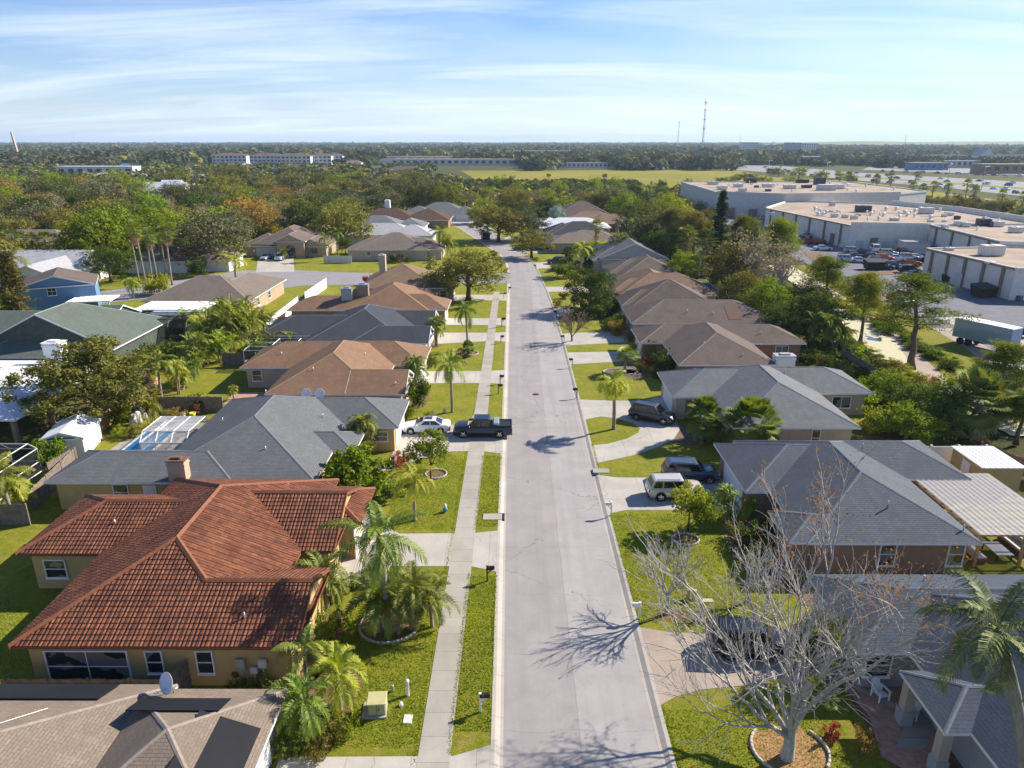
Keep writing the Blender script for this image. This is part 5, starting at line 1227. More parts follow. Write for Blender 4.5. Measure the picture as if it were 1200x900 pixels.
R0 = house('house', 'orange tan roofed house two plots beyond the round dark tree', [(18.3, 35.6, 121.6, 134, {'axis': 'x'}), (20, 31, 122.5, 140, {'axis': 'y'}), (17, 28.5, 124, 132)], 'r_orange', 'w_beige', cap='c_brown', pitch=.46, vents=[(27, 124.5, 4.0)])
RM1 = house('house', 'mauve grey roof between the orange tan roof and the white gable', [(20.5, 34, 138.5, 155, {'axis': 'y'}), (19, 31.5, 143, 153)], 'r_mauve', 'w_white', cap='c_mauve', pitch=.46)
RM2 = house('house', 'dark grey roof with a broad white trimmed gable', [(19, 34.5, 159, 178, {'axis': 'y', 'ends': 'gh', 'ze': 3.2}), (17.4, 32, 160, 171)], 'r_grey', 'w_grey', cap='c_grey', pitch=.44)
RM3 = house('house', 'pinkish tan roofed house behind the yellow palm', [(12, 29, 190, 202), (9.6, 23, 189, 199)], 'r_tan', 'w_beige', cap='c_tan', wins=[('W', 10.1, 194, .8, 1.2, 1.2)])
RM4 = house('house', 'charcoal roofed house beyond the pinkish tan roof', [(10, 28, 205, 219, {'axis': 'x'}), (8.5, 20, 206, 220, {'axis': 'y'})], 'r_dark', 'w_white', cap='c_mauve', pitch=.46, doors=[('W', 9.05, 210, 0, 4.6, 2.3, dict(garage=True))])
RM5 = house('house', 'white roofed house near the bend of the street', [(7, 30, 223, 237), (5.5, 17, 226, 240)], 'r_white', 'w_white', pitch=.36)
RM6 = house('house', 'terracotta tan roofed house with a red fence beside it', [(16, 36, 240, 254), (24, 40, 236, 248)], 'r_orange', 'w_tan', cap='c_brown')
RM7 = house('house', 'grey pointed roof at the end of the right hand row', [(15, 35, 262, 280)], 'r_mauve', 'w_tan', cap='c_mauve', pitch=.5)
cage(33, 42, 226, 236, 2.8, 'white framed pool cage at the end of the right hand row', 4, 3, False, 'white', 1.4, scr='screenl')
cage(30, 36.5, 165, 174, 2.6, 'dark screen cage beside the white trimmed gable', 3, 3, False, 'dkmetal', 1.2)
cage(34.2, 38.5, 122.5, 130, 2.5, 'grey screen cage behind the orange tan roof', 3, 3, False, 'steel', 1.0)
# pergola with clear corrugated roof
pg = empty('patio_cover', (34.6, 47.2, .1), 0, 'clear corrugated patio roof on brown posts beside the grey roof', 'patio cover')
t = NT('clear_corrugated'); g_ = t.n('ShaderNodeBsdfPrincipled'); g_.inputs['Base Color'].default_value = (.44, .41, .37, 1); g_.inputs['Roughness'].default_value = .3
tr_ = t.n('ShaderNodeBsdfTransparent'); mx_ = t.n('ShaderNodeMixShader'); mx_.inputs[0].default_value = .72; t.l(tr_.outputs[0], mx_.inputs[1]); t.l(g_.outputs[0], mx_.inputs[2]); t.l(mx_.outputs[0], t.out.inputs[0]); M['corr'] = t.m
m = MB(); n_ = 60; x0_, x1_ = -2.9, 3.6
vs = [(x0_ + (x1_ - x0_) * i / n_, y, 2.62 + .03 * math.sin(i * 1.57) + (0.0)) for y in (-4.7, 4.8) for i in range(n_ + 1)]
m.mesh(vs, [(i, i + 1, n_ + 2 + i, n_ + 1 + i) for i in range(n_)], 0, True); m.build('canopy', M['corr'], pg)
m = MB()
for i in range(9): y = -4.6 + i * 1.16; m.box(x0_, x1_, y, y + .09, 2.42, 2.56)
for x in (-2.8, .3, 3.4): m.box(x, x + .12, -4.7, 4.8, 2.25, 2.42)
m.build('frame', M['fencet'], pg)
for x, y in ((-2.74, -4.5), (3.4, -4.5), (-2.74, 4.6), (3.4, 4.6), (.36, -4.5)): m = MB(); m.box(x - .09, x + .09, y - .09, y + .09, 0, 2.3); m.build('post', M['fencet'], pg)
# shed R, shed L
def shed(loc, w, d, h, wall, roof, label, rz=0, door='white', dface='W', gable=False):
    r_ = empty('garden_shed', (*loc, .1), rz, label, 'shed'); m = MB(); m.box(-w / 2, w / 2, -d / 2, d / 2, 0, h); m.build('wall', M[wall], r_)
    m = MB()
    if gable: wing_geo(m, -w / 2 - .2, w / 2 + .2, -d / 2 - .2, d / 2 + .2, h + .12, .35, 'y', 'gg', gw=0, caps=False); m.m = [0 if q != 0 else 0 for q in m.m]; m.build('roof', M[roof], r_)
    else:
        m.box(-w / 2 - .15, w / 2 + .15, -d / 2 - .15, d / 2 + .15, h, h + .1)
        for i in range(int(w / .5)): m.box(-w / 2 + i * .5, -w / 2 + i * .5 + .08, -d / 2 - .15, d / 2 + .15, h + .1, h + .13)
        m.build('roof', M[roof], r_)
    door_mesh(dface, -w / 2 if dface == 'W' else 0, 0 if dface == 'W' else -d / 2, 0, .9, 1.85, r_, door)
    return r_
shed((40.6, 55.8), 3.4, 4.2, 2.25, 'w_yel', 'white', 'tan shed with white ribbed roof against the white fence')
shed((-42.0, 62.2), 3.4, 4.6, 2.0, 'w_white', 'white', 'white gabled shed beside the tan board fence', R(12), gable=True, dface='S')
# far houses among the trees
FARH = []
def far_house(px, py, w, d, roof, wall, label, h=3, rz=0, name='far_house', pitch=.42, ends='hh', cat='house'):
    x, y = G(px, py); FARH.append(((x, y), w * .6)); return house(name, label, [(-w / 2, w / 2, -d / 2, d / 2, {'ze': h, 'ends': ends, 'axis': 'x'})], roof, wall, origin=(x, y), rz=rz, pitch=pitch, cap=roof, cat=cat)
# ---------------------------------------------------------------- big stores
M['w_store'] = wallmat('wall_store_stucco', (.74, .69, .60)); M['w_store2'] = wallmat('wall_store_grey', (.58, .55, .51)); M['r_store'] = plain('flat_roof_tan', (.33, .26, .19), .95, .22, .12, bump=.2); M['pilaster'] = plain('pilaster_brown', (.25, .20, .15), .9, .1)
def store(name, label, poly, h, par=.5, walls='w_store', pil=(), rz_=None):
    cx = sum(p[0] for p in poly) / len(poly); cy = sum(p[1] for p in poly) / len(poly); root = empty(name, (cx, cy, .06), 0, label, 'store')
    m = MB(); m.prism(poly, -.1, h - .02); m.build('wall', M[walls], root, origin=(cx, cy))
    r = MB(); q = [(cx + (x - cx) * .985, cy + (y - cy) * .985) for x, y in poly]; r.prism(q, h - .015, h + .02); r.build('roof', M['r_store'], root, origin=(cx, cy))
    p = MB(); n = len(poly)
    for i in range(n):
        (xa, ya), (xb, yb) = poly[i], poly[(i + 1) % n]; L = math.hypot(xb - xa, yb - ya); hh = par[i] if isinstance(par, (list, tuple)) else par
        p.cbox(((xa + xb) / 2, (ya + yb) / 2, h + hh / 2 - .1), (L + .3, .35, hh + .2), 0, math.atan2(yb - ya, xb - xa))
    p.build('parapet', M[walls], root, origin=(cx, cy))
    for (a, b, k) in pil:
        (xa, ya), (xb, yb) = a, b; ang = math.atan2(yb - ya, xb - xa)
        for i in range(k): t_ = (i + .5) / k; m = MB(); m.cbox((xa + (xb - xa) * t_, ya + (yb - ya) * t_, h / 2), (.5, .5, h), 0, ang); m.build('pilaster', M['pilaster'], root, origin=(cx, cy))
        m = MB(); m.cbox(((xa + xb) / 2, (ya + yb) / 2, h + .05), (math.hypot(xb - xa, yb - ya), .42, .3), 0, ang); m.build('cornice', M['pilaster'], root, origin=(cx, cy))
    return root, (cx, cy)
PA = [(91.8, 197.4), (111, 194.2), (146, 198), (146, 240), (137, 266), (105, 281), (86.5, 251)]
SA, oA = store('store', 'large store with tan roof full of vents and a lit white corner', PA, 6.2, [1.1, .5, 1.6, 1.6, .6, .5, .25], pil=[((91.6, 197.6), (86.3, 251), 6)])
PD = [(108, 160), (146, 152), (146, 197), (111, 193.5)]
SD, oD = store('store', 'store block with plain tan roof joining the two bigger stores', PD, 6.6, .5, pil=[((110.8, 193.5), (107.9, 160), 4)])
PB = [(92.1, 130.7), (128, 126), (132, 152), (110, 159), (89.9, 156.6)]
SB, oB = store('store', 'nearest store with brown pilasters and one grey roof unit', PB, 5.7, .35, pil=[((91.9, 130.7), (89.7, 156.6), 5)])
m = MB(); m.box(-.05, .05, -1.1, 1.1, 0, 2.6, 0, Matrix.Translation((90.5, 144.6, 0)) @ Matrix.Rotation(.085, 4, 'Z')); m.build('door', M['w_store2'], SB, origin=oB)
PC = [(80, 290), (102, 277), (150, 286), (168, 300), (168, 372), (84, 372), (82, 340)]
SC_, oC = store('store', 'long low store with pale roof farthest back', PC, 8.6, [.9, .9, .4, .4, .4, .4, .6], 'w_store2')
r_ = random.Random(5)
def unit(parent, off, x, y, z, w, d, h, mat='steel', nm='roof_unit'):
    m = MB(); m.cbox((x, y, z + h / 2 + .12), (w, d, h), 0, r_.uniform(-.05, .05), .06)
    for s in (-.35, .35): m.cbox((x + s * w, y, z + .06), (.15, d, .14))
    if nm == 'roof_unit':
        m.lathe([(.001, .05), (min(w, d) * .3, .05), (min(w, d) * .3, 0)], (x, y, z + h + .14), 10)
    m.build(nm, M[mat], parent, origin=off)
def vent(parent, off, x, y, z, r=.45):
    m = MB(); m.lathe([(r * .6, 0), (r * .6, .5), (r, .6), (r, .95), (r * .7, 1.15), (.001, 1.2)], (x, y, z), 10); m.build('roof_vent', M['white'], parent, origin=off)
for px, py, w, h in ((1011, 248, 5.5, 2.6), (1108, 238, 7, 3), (1088, 239, 4, 2.4), (975, 241, 2.4, 2), (980, 252, 2, 1.2), (1048, 258, 3, 1), (1000, 234, 5, 2), (1025, 235, 4, 2), (1070, 234, 5, 2.2), (950, 230, 3, 1.8), (965, 229, 3, 1.8), (1085, 250, 5, 2.4), (990, 255, 2.2, 1.2), (905, 252, 1.5, 1), (1112, 252, 3, 1.2), (1042, 230, 6, 2.2)):
    x, y = G(px, py, 6.4)
    if y > 270 or x > 144: continue
    unit(SA, oA, x, y, 6.22, w * .8, w * .5, h * .75, r_.choice(['steel', 'offwhite', 'dkmetal', 'w_store2']))
for px, py in ((960, 248), (968, 250), (964, 252), (958, 252), (1038, 246), (1050, 246), (1060, 250), (1072, 248), (1078, 246), (1035, 253), (1063, 253), (1020, 252), (1090, 256), (955, 246)):
    x, y = G(px, py, 6.4); vent(SA, oA, x, y, 6.22, .62)
for px, py, w, h in ((1131, 265, 3, 1.3), (1152, 264, 4.5, 2.2), (1107, 268, 2.2, 1.2), (1122, 264, 2.4, 1.4), (1168, 265, 4, 1.6), (1190, 272, 4, 1.6)):
    x, y = G(px, py, 6.8)
    if x < 145: unit(SD, oD, x, y, 6.62, w * .7, w * .5, h * .8, r_.choice(['steel', 'dkmetal', 'offwhite']))
x, y = G(1161, 298, 6); unit(SB, oB, x, y, 5.72, 4.2, 2.4, 2.0, 'offwhite'); x, y = G(1112, 292, 6); unit(SB, oB, x, y, 5.72, 2, 1, .5); x, y = G(1160, 308, 5.9); unit(SB, oB, x, y, 5.72, 1.6, 1.2, .3, 'white')
for px, py, w, h in ((880, 214, 6, 2.2), (846, 222, 5, 1.6), (865, 219, 5, 1.4), (900, 219, 6, 1.4), (925, 221, 6, 1.6), (945, 220, 5, 1.2), (980, 221, 7, 1.8), (960, 216, 6, 3), (915, 213, 8, 1.2), (835, 216, 6, 1.4), (940, 214, 7, 1.6), (850, 226, 4, 1), (900, 224, 3, .8), (870, 224, 4, 1.2), (830, 221, 4, 1.1)):
    x, y = G(px, py, 8.8)
    if 84 < x < 166 and 286 < y < 368: unit(SC_, oC, x, y, 8.62, w * .8, w * .5, h, r_.choice(['steel', 'offwhite', 'dkmetal', 'w_store2']))
for px, w in ((968, 7),):
    x, y = G(px, 222, 9)
    if x < 150: m = MB(); m.cbox((x, y, 9.8), (w, 4, 2.4), 0, 0, .1); m.build('penthouse', M['w_store2'], SC_, origin=oC)
for i, (x0_, y0_) in enumerate(((94.5, 196.9), (98, 196.3), (101.2, 195.8), (90.6, 206), (89.2, 222))):
    m = MB(); side = i > 2; m.box(x0_ - (.12 if side else 1.0), x0_ + (.12 if side else 1.0), y0_ - (1.0 if side else .12), y0_ + (1.0 if side else .12), 0, 2.4 + .8 * (i % 2)); m.build('door', M[['w_store2', 'pilaster'][i % 2]], SA, origin=oA)
for i, (x0_, y0_) in enumerate(((84.5, 285.6), (92, 281.5), (108, 277.2), (122, 279.8), (136, 282.6), (146, 284.6))):
    m = MB(); m.box(x0_ - 1.6, x0_ + 1.6, y0_ - .3, y0_ + .3, .2, 3.4); m.build('door', M['pilaster'], SC_, origin=oC)
r_ = random.Random(9)
for (S_, o_, z_, poly, n_) in ((SA, oA, 6.22, (94, 140, 205, 240), 34), (SD, oD, 6.62, (116, 142, 162, 190), 10), (SC_, oC, 8.62, (90, 160, 296, 362), 34), (SB, oB, 5.72, (98, 122, 134, 152), 4)):
    for i in range(n_):
        x, y = r_.uniform(*poly[:2]), r_.uniform(*poly[2:]); q_ = r_.random()
        if q_ < .45: vent(S_, o_, x, y, z_, r_.uniform(.25, .5))
        elif q_ < .8: unit(S_, o_, x, y, z_, r_.uniform(.8, 2.4), r_.uniform(.7, 1.6), r_.uniform(.4, 1.1), r_.choice(['steel', 'offwhite', 'dkmetal', 'white']))
        else: m = MB(); m.box(x - r_.uniform(2, 7), x + 1, y - .08, y + .08, z_ + .05, z_ + .2); m.build('roof_pipe', M['offwhite'], S_, origin=o_)
# small annex + dark containers + crates
an = empty('loading_annex', (105.5, 190, .06), -.1, 'small block annex with grey roof against the lit store wall', 'annex'); m = MB(); m.box(-3.2, 3.2, -2.2, 2.2, 0, 3.0); m.build('wall', M['w_store'], an); m = MB(); m.box(-3.4, 3.4, -2.4, 2.4, 3.0, 3.2); m.box(3.4, 6, -2, 1.5, 2.2, 2.35); m.build('roof', M['steel'], an)
M['dgreen'] = plain('dumpster_green', (.018, .03, .022), .7, .2)
def dumpster(px, py, label, rz=0, s=1, mat='P'):
    x, y = G(px, py); o = empty('dumpster', (x, y, .07), rz, label, 'dumpster'); o.scale = (s, s, s); m = MB()
    m.mesh([(-1.3, -.8, .15), (1.3, -.8, .15), (1.3, .8, .15), (-1.3, .8, .15), (-1.5, -1.0, 1.3), (1.5, -1.0, 1.3), (1.5, 1.0, 1.7), (-1.5, 1.0, 1.7)], [(3, 2, 1, 0), (0, 1, 5, 4), (1, 2, 6, 5), (2, 3, 7, 6), (3, 0, 4, 7)])
    m.build('body', M['dgreen'], o); m = MB(); m.mesh([(-1.55, -1.05, 1.32), (1.55, -1.05, 1.32), (1.55, 1.05, 1.74), (-1.55, 1.05, 1.74), (-1.55, -1.05, 1.38), (1.55, -1.05, 1.38), (1.55, 1.05, 1.80), (-1.55, 1.05, 1.80)], [(4, 5, 6, 7), (0, 1, 5, 4), (1, 2, 6, 5), (2, 3, 7, 6), (3, 0, 4, 7)]); m.build('lid', M['black'], o)
    return o
dumpster(1023, 316, 'dark green dumpster between the parked rows and the dry grass strip', 0, 1.35); dumpster(1151, 348, 'big dark green dumpster against the pilastered store wall', .3, 1.35); dumpster(1112, 331, 'low dark dumpster left of the white store door', .2, .9)
for i, (px, py) in enumerate(((1165, 348), (1192, 352))):
    x, y = G(px, py); o = empty('pallet_stack', (x, y, .07), .2, ['stack of grey pallets beside the big dumpster', 'stack of pallets at the store corner cut by the frame'][i], 'pallets'); 
    for k in range(6): m = MB(); m.cbox((0, 0, .1 + k * .16), (1.2, 1.1, .03)); [m.cbox((s, 0, .03 + k * .16), (.1, 1.1, .1)) for s in (-.5, 0, .5)]; m.build('pallet', M['fence'], o)
for i, (px, py) in enumerate(((983, 291), (990, 291), (1069, 293))):
    x, y = G(px, py); m = MB(); m.lathe([(.16, 0), (.16, 1.15), (.1, 1.25), (.001, 1.28)], n=10); o = m.build('bollard', M['yellow']); o.location = (x, y, .07); tag(o, ['yellow bollard left of the lit store corner', 'yellow bollard right at the lit store corner', 'yellow bollard by the block annex'][i], 'bollard', 'yellow bollards at the stores')
# box trailer and blue truck in the yard
def boxtrailer(px, py, rz, L, col, label):
    x, y = G(px, py); o = empty('box_trailer', (x, y, .07), rz, label, 'trailer'); m = MB(); m.cbox((0, 0, 2.35), (L, 2.5, 2.7), 0, 0, .06)
    for i in range(int(L / .6)): m.box(-L / 2 + .3 + i * .6, -L / 2 + .36 + i * .6, -1.27, 1.27, 1.1, 3.6)
    m.build('body', P_[col], o); m = MB(); m.box(-L / 2 + .05, L / 2 - .05, -1.2, 1.2, 3.7, 3.73); m.build('roof', M['white'], o)
    for sx in (-L / 2 + 1.2, -L / 2 + 2.4, L / 2 - 1.2):
        for s in (-1, 1): m = MB(); m.lathe([(.001, -.12), (.5, -.12), (.5, .12), (.001, .12)], n=14, M=Matrix.Translation((sx, s * 1.05, .5)) @ Matrix.Rotation(R(90), 4, 'X')); m.build('wheel', M['rubber'], o)
    m = MB(); m.box(-L / 2, L / 2, -.5, .5, .8, 1.05); m.build('chassis', M['dkmetal'], o)
    return o
boxtrailer(1152, 408, R(-62), 8, 'pblue', 'blue sided box trailer with a white roof in the service yard')
boxtrailer(1196, 468, R(-40), 6, 'white', 'white box truck body at the right edge behind pine branches')
def junk(px, py, label, w=3, seed=1, cat='equipment', nm='yard_equipment', cols=('bluep', 'dkmetal', 'orange')):
    x, y = G(px, py); o = empty(nm, (x, y, .07), .3, label, cat); r = random.Random(seed)
    for i in range(7): m = MB(); m.cbox((r.uniform(-w / 2, w / 2), r.uniform(-1, 1), .3 + r.uniform(0, .7)), (r.uniform(.5, 1.6), r.uniform(.4, 1.2), r.uniform(.4, 1.1)), 0, r.uniform(-.5, .5), .05); m.build('crate', M[cols[i % len(cols)]], o)
    return o
junk(1155, 398, 'pile of blue and orange equipment above the box trailer', 5, 3); junk(1175, 402, 'dark scrap machinery beside the blue equipment', 5, 4, cols=('dkmetal', 'black', 'fencer')); junk(1192, 395, 'dark flatbed of gear at the right edge of the yard', 4, 5, cols=('black', 'dkmetal'))

# ---------------------------------------------------------------- vehicles near
def gp(px, py, z=.13): x, y = G(px, py, z); return (x, y, z)
make_car('sedan', 'white', gp(500, 505), R(181), 'white sedan nose to the house behind the dark pickup')
pk = make_car('pickup', 'navy', gp(566, 509), R(180), 'dark navy pickup truck parked across the sidewalk')
m = MB(); m.cbox((-1.35, 0, 1.36), (.55, 1.6, .42), 0, 0, .03); m.build('tool_box', M['steel'], pk)
make_car('suv', 'dgrey', gp(764, 492), R(-28), 'dark grey suv with roof rails on the horseshoe driveway')
make_car('suv', 'slate', gp(808, 561), R(-2), 'dark blue suv behind the tan one on the wide driveway')
make_car('suv', 'tan', gp(791, 581), R(2), 'pale tan suv seen from behind on the wide driveway')
make_car('suv', 'black', gp(880, 762), R(-4), 'black suv under the big bare tree')
make_car('sedan', 'white', gp(610, 292.5, .13), R(182), 'white car side on under the small street tree')
make_car('suv', 'slate', gp(634, 293), R(182), 'blue grey suv beside the white car under the street tree')
make_car('suv', 'dgrey', gp(653, 309), R(180), 'black suv on the driveway by the yellow palm')
make_car('suv', 'white', gp(573, 274), R(95), 'white van shaped car parked at the bend')
make_car('sedan', 'silver', gp(312, 304), R(-92), 'silver car left in front of the arched house'); make_car('suv', 'white', gp(329, 304.5), R(-90), 'white car right in front of the arched house')
make_car('sedan', 'silver', gp(70, 317), R(150), 'silver car parked beyond the blue house')
make_car('sedan', 'red', gp(498, 267), R(0), 'red car by the chocolate brown roof')
make_car('sedan', 'silver', gp(618, 276), R(175), 'silver car half hidden under the far oak crowns')
bx_, by_ = G(569, 281); o = empty('utility_trailer', (bx_, by_, .02), R(100), 'black enclosed trailer parked at the bend of the street', 'trailer'); m = MB(); m.cbox((0, 0, 1.35), (4.2, 2.2, 2.0), 0, 0, .08); m.build('body', M['black'], o); m = MB(); m.tube([(2.1, .6, .5), (3.2, 0, .45)], .05, 5); m.tube([(2.1, -.6, .5), (3.2, 0, .45)], .05, 5); m.build('drawbar', M['dkmetal'], o)
for s in (-1, 1): m = MB(); m.lathe([(.001, -.1), (.34, -.1), (.34, .1), (.001, .1)], n=12, M=Matrix.Translation((0, s * 1.1, .34)) @ Matrix.Rotation(R(90), 4, 'X')); m.build('wheel', M['rubber'], o)
# boat on trailer
bx_, by_ = G(437, 300); o = empty('boat', (bx_, by_, .12), R(15), 'white motor boat on its trailer behind the grey fence', 'boat'); m = MB()
sx = [-3, -2, 0, 1.6, 2.6, 3.2]; wv = [1.1, 1.2, 1.2, 1.0, .55, .04]; vs = []
for x, w in zip(sx, wv): vs += [(x, -w, 1.55 + .1 * (x > 1)), (x, -w * .75, .85), (x, 0, .6 + .12 * max(0, x - 1)), (x, w * .75, .85), (x, w, 1.55 + .1 * (x > 1))]
fs = [(i * 5 + j, i * 5 + j + 1, (i + 1) * 5 + j + 1, (i + 1) * 5 + j) for i in range(5) for j in range(4)] + [(0, 1, 2, 3, 4)]; m.mesh(vs, fs, 0, True); m.mesh([(x, s * w * .98, 1.5) for x, w in zip(sx, wv) for s in (-1, 1)], [(2 * i, 2 * i + 1, 2 * i + 3, 2 * i + 2) for i in range(5)]); m.build('hull', M['white'], o)
m = MB(); m.box(-.6, .8, -.7, .7, 1.5, 2.1); m.box(-1.2, 1.0, -.9, .9, 2.9, 3.0); [m.tube([(x, y, 1.5), (x, y, 2.9)], .03, 4) for x in (-1, .8) for y in (-.8, .8)]; m.build('canopy', M['bluep'], o)
m = MB(); m.box(-2.6, 3.6, -.06, .06, .45, .55); m.build('trailer_frame', M['steel'], o)
for s in (-1, 1): m = MB(); m.lathe([(.001, -.1), (.32, -.1), (.32, .1), (.001, .1)], n=12, M=Matrix.Translation((-.6, s * 1.05, .32)) @ Matrix.Rotation(R(90), 4, 'X')); m.build('wheel', M['rubber'], o)
# car park cars: (px,py,kind,colour,angle,label)
for px, py, k, c, a, lab in ((862, 250, 'pickup', 'white', 10, 'white pickup by the long grey store wall'), (871, 250, 'van', 'white', 8, 'white van just right of the white pickup by the long wall'), (885, 251, 'sedan', 'black', 5, 'black car by the long grey store wall, left one'), (893, 251, 'suv', 'grey', 5, 'dark suv by the long grey store wall, middle one'), (897, 250, 'suv', 'black', 5, 'black suv by the long grey store wall, right one'), (892, 257, 'sedan', 'silver', 170, 'silver sedan just in front of the dark suv by the long wall'),
        (937, 282, 'sedan', 'black', -95, 'black car at the left end of the row with red pickups'), (942, 283, 'suv', 'slate', -95, 'slate suv second in the row with red pickups'), (947, 284, 'pickup', 'red', -70, 'dull red pickup left of the bright red pickup'), (955, 286, 'pickup', 'red', -10, 'red pickup side on before the store pilasters'), (946, 281, 'suv', 'grey', -95, 'grey suv behind the dull red pickup'), (964, 293.5, 'sedan', 'white', -10, 'white car beside the dry grass island'),
        (999, 297, 'suv', 'silver', -15, 'silver suv at the lit store corner'), (1015, 300, 'suv', 'black', -20, 'black suv between silver suv and white van at the lit wall'), (1024, 295, 'van', 'white', 75, 'white van nose out at the lit store wall'),
        (992, 307, 'suv', 'silver', -15, 'grey silver suv at the left end of the second row'), (1007, 308, 'sedan', 'white', -12, 'white sedan second in the second row'), (1018, 305, 'pickup', 'black', -15, 'black pickup behind the white sedan'), (1035, 306, 'suv', 'orange', -12, 'burnt orange suv in the second row'), (1050, 305, 'sedan', 'white', -12, 'white sedan right of the burnt orange suv'), (1064, 305, 'suv', 'silver', -12, 'silver suv nearest the drain pipe of the store corner'), (1073, 304, 'sedan', 'white', -12, 'white car hard against the near store corner'),
        (1046, 315, 'suv', 'slate', -14, 'dark slate suv at the end of the dry grass strip'), (1063, 312, 'pickup', 'red', -10, 'dark red pickup behind the black suv by the store corner'), (1066, 320, 'suv', 'black', -8, 'black suv nearest the near store corner'), (1071, 325, 'sedan', 'grey', 5, 'grey car partly behind the pine crown'), (912, 300, 'sedan', 'white', 60, 'white car seen between tree branches by the canal'), (920, 313, 'sedan', 'silver', 80, 'silver car low between the branches by the canal'), (1056, 352, 'pickup', 'orange', 20, 'orange utility truck behind the big pine'), (1180, 318, 'sedan', 'white', 20, 'car hidden')[:0] or (1060, 358, 'sedan', 'black', 20, 'black car beside the orange utility truck'), (1028, 309, 'suv', 'grey', -12, 'grey suv between the black pickup and the burnt orange suv'), (1041, 300, 'suv', 'silver', -15, 'silver suv behind the burnt orange suv'), (1055, 299, 'pickup', 'black', -12, 'black pickup before the block annex'), (1003, 303, 'sedan', 'grey', -15, 'grey sedan between the two rows by the lit corner'), (1056, 311, 'sedan', 'blue', -12, 'blue car among the parked second row'), (1034, 316, 'suv', 'black', -14, 'black suv right of the dumpster'), (931, 283, 'suv', 'white', -95, 'white suv at the far left of the row with red pickups')):
    if y is None: continue
    x_, y_ = G(px, py); make_car(k, c, (x_, y_, .08), R(a), lab, 'vehicles in the store car park')

# ---------------------------------------------------------------- street furniture
def mailbox(px, py, label, col='black', post='white', rz=0, s=1.0):
    x, y = G(px, py, .12); o = empty('mailbox', (x, y, .11), rz, label, 'mailbox', 'mailboxes along the street'); o.scale = (s, s, s); m = MB()
    m.cbox((0, 0, .55), (.1, .1, 1.1)); m.cbox((.16, 0, .92), (.5, .09, .07)); m.cbox((0, 0, 1.18), (.13, .13, .05)); 
    m.mesh([(0, -.04, .62), (.28, -.04, .9), (.28, .04, .9), (0, .04, .62), (0, -.04, .55), (.34, -.04, .9), (.34, .04, .9), (0, .04, .55)], [(0, 1, 5, 4), (3, 2, 6, 7), (4, 5, 6, 7)])
    m.build('post', M[post], o); b = MB(); pr = [(-.1, 0), (.1, 0), (.1, .13)] + [(.1 * math.cos(a * math.pi / 8), .13 + .1 * math.sin(a * math.pi / 8)) for a in range(1, 8)] + [(-.1, .13)]
    n = len(pr); vs = [(x0, y0, .96 + z0) for x0 in (-.02, .5) for y0, z0 in pr]; b.mesh(vs, [tuple(reversed(range(n))), tuple(range(n, 2 * n))] + [(i, (i + 1) % n, n + (i + 1) % n, n + i) for i in range(n)]); bo = b.build('box', M[col], o)
    f = MB(); f.box(.1, .2, -.125, -.11, 1.05, 1.22); f.build('flag', M['redlamp'], bo)
    return o
mailbox(563, 834, 'black mailbox on a white post nearest the bottom of the picture'); mailbox(571, 681, 'dark mailbox on a dark post by the red tiled house driveway', 'black', 'dkmetal')
mailbox(584, 517 - 65 + 0, 'dark mailbox above the pickup', 'black', 'dkmetal', 0, .9) if False else None
mailbox(584, 461, 'dark mailbox just beyond the dark pickup', 'black', 'dkmetal'); mailbox(586, 450, 'dark mailbox at the driveway of the nearest brown roof', 'black', 'dkmetal'); mailbox(587, 402, 'dark mailbox by the paired driveways, nearer one', 'black', 'fence'); mailbox(588, 383, 'large dark mailbox by the paired driveways, farther one', 'black', 'fence', 0, 1.3); mailbox(590, 350, 'small dark mailbox by the driveway behind the oak')
mailbox(749, 725, 'white mailbox beside the rust mulch bed', 'white', 'white', R(180)); mailbox(716, 604, 'white mailbox at the corner of the tan suv driveway', 'white', 'white', R(180)); mailbox(676, 466, 'black mailbox at the top arm of the horseshoe driveway', 'black', 'dkmetal', R(180)); mailbox(671, 430, 'white mailbox with black box near the rounded path', 'black', 'white', R(180)); mailbox(661, 402, 'black mailbox where the plain pale driveway starts', 'black', 'white', R(180))
mailbox(652, 372, 'dark mailbox behind the bare crape myrtle', 'black', 'dkmetal', R(180)); mailbox(628, 316, 'dark mailbox beside the black suv driveway', 'black', 'dkmetal', R(180)); mailbox(596, 343, 'tiny mailbox at the side street corner', 'black', 'dkmetal')
def thing1(name, mb, mat, loc, label, cat, rz=0, group=None):
    o = mb.build(name, M[mat] if isinstance(mat, str) else mat); o.location = loc; o.rotation_euler = (0, 0, rz); return tag(o, label, cat, group)
# transformer box
x, y = G(443, 833, .1); o = empty('transformer_box', (x, y, .1), .08, 'pale green transformer cabinet on a concrete pad on the front lawn', 'transformer')
m = MB(); m.cbox((-.15, 0, .05), (1.25, 1.15, .1)); m.build('pad', M['walk'], o); M['tgreen'] = plain('transformer_paint', (.42, .40, .20), .6, .1, 3)
m = MB(); m.cbox((0, 0, .48), (.92, .86, .72), 0, 0, .05); m.cbox((0, -.05, .86), (.98, .96, .06), 0, 0, .02); b = m.build('cabinet', M['tgreen'], o); m = MB(); m.box(-.01, .01, -.445, -.43, .15, .8); m.cbox((.1, -.44, .5), (.06, .03, .12)); m.build('door_seam', M['dkmetal'], b)
m = MB(); m.lathe([(.09, 0), (.09, .85), (.11, .87), (.11, 1.0), (.001, 1.03)], n=12); thing1('utility_post', m, 'white', gp(478, 815, .1), 'short white cable post beside the transformer cabinet', 'utility post')
m = MB(); m.cbox((0, 0, .2), (.16, .14, .4), 0, 0, .03); thing1('utility_post', m, 'steel', gp(460, 810, .1), 'small grey post touching the transformer cabinet', 'utility post')
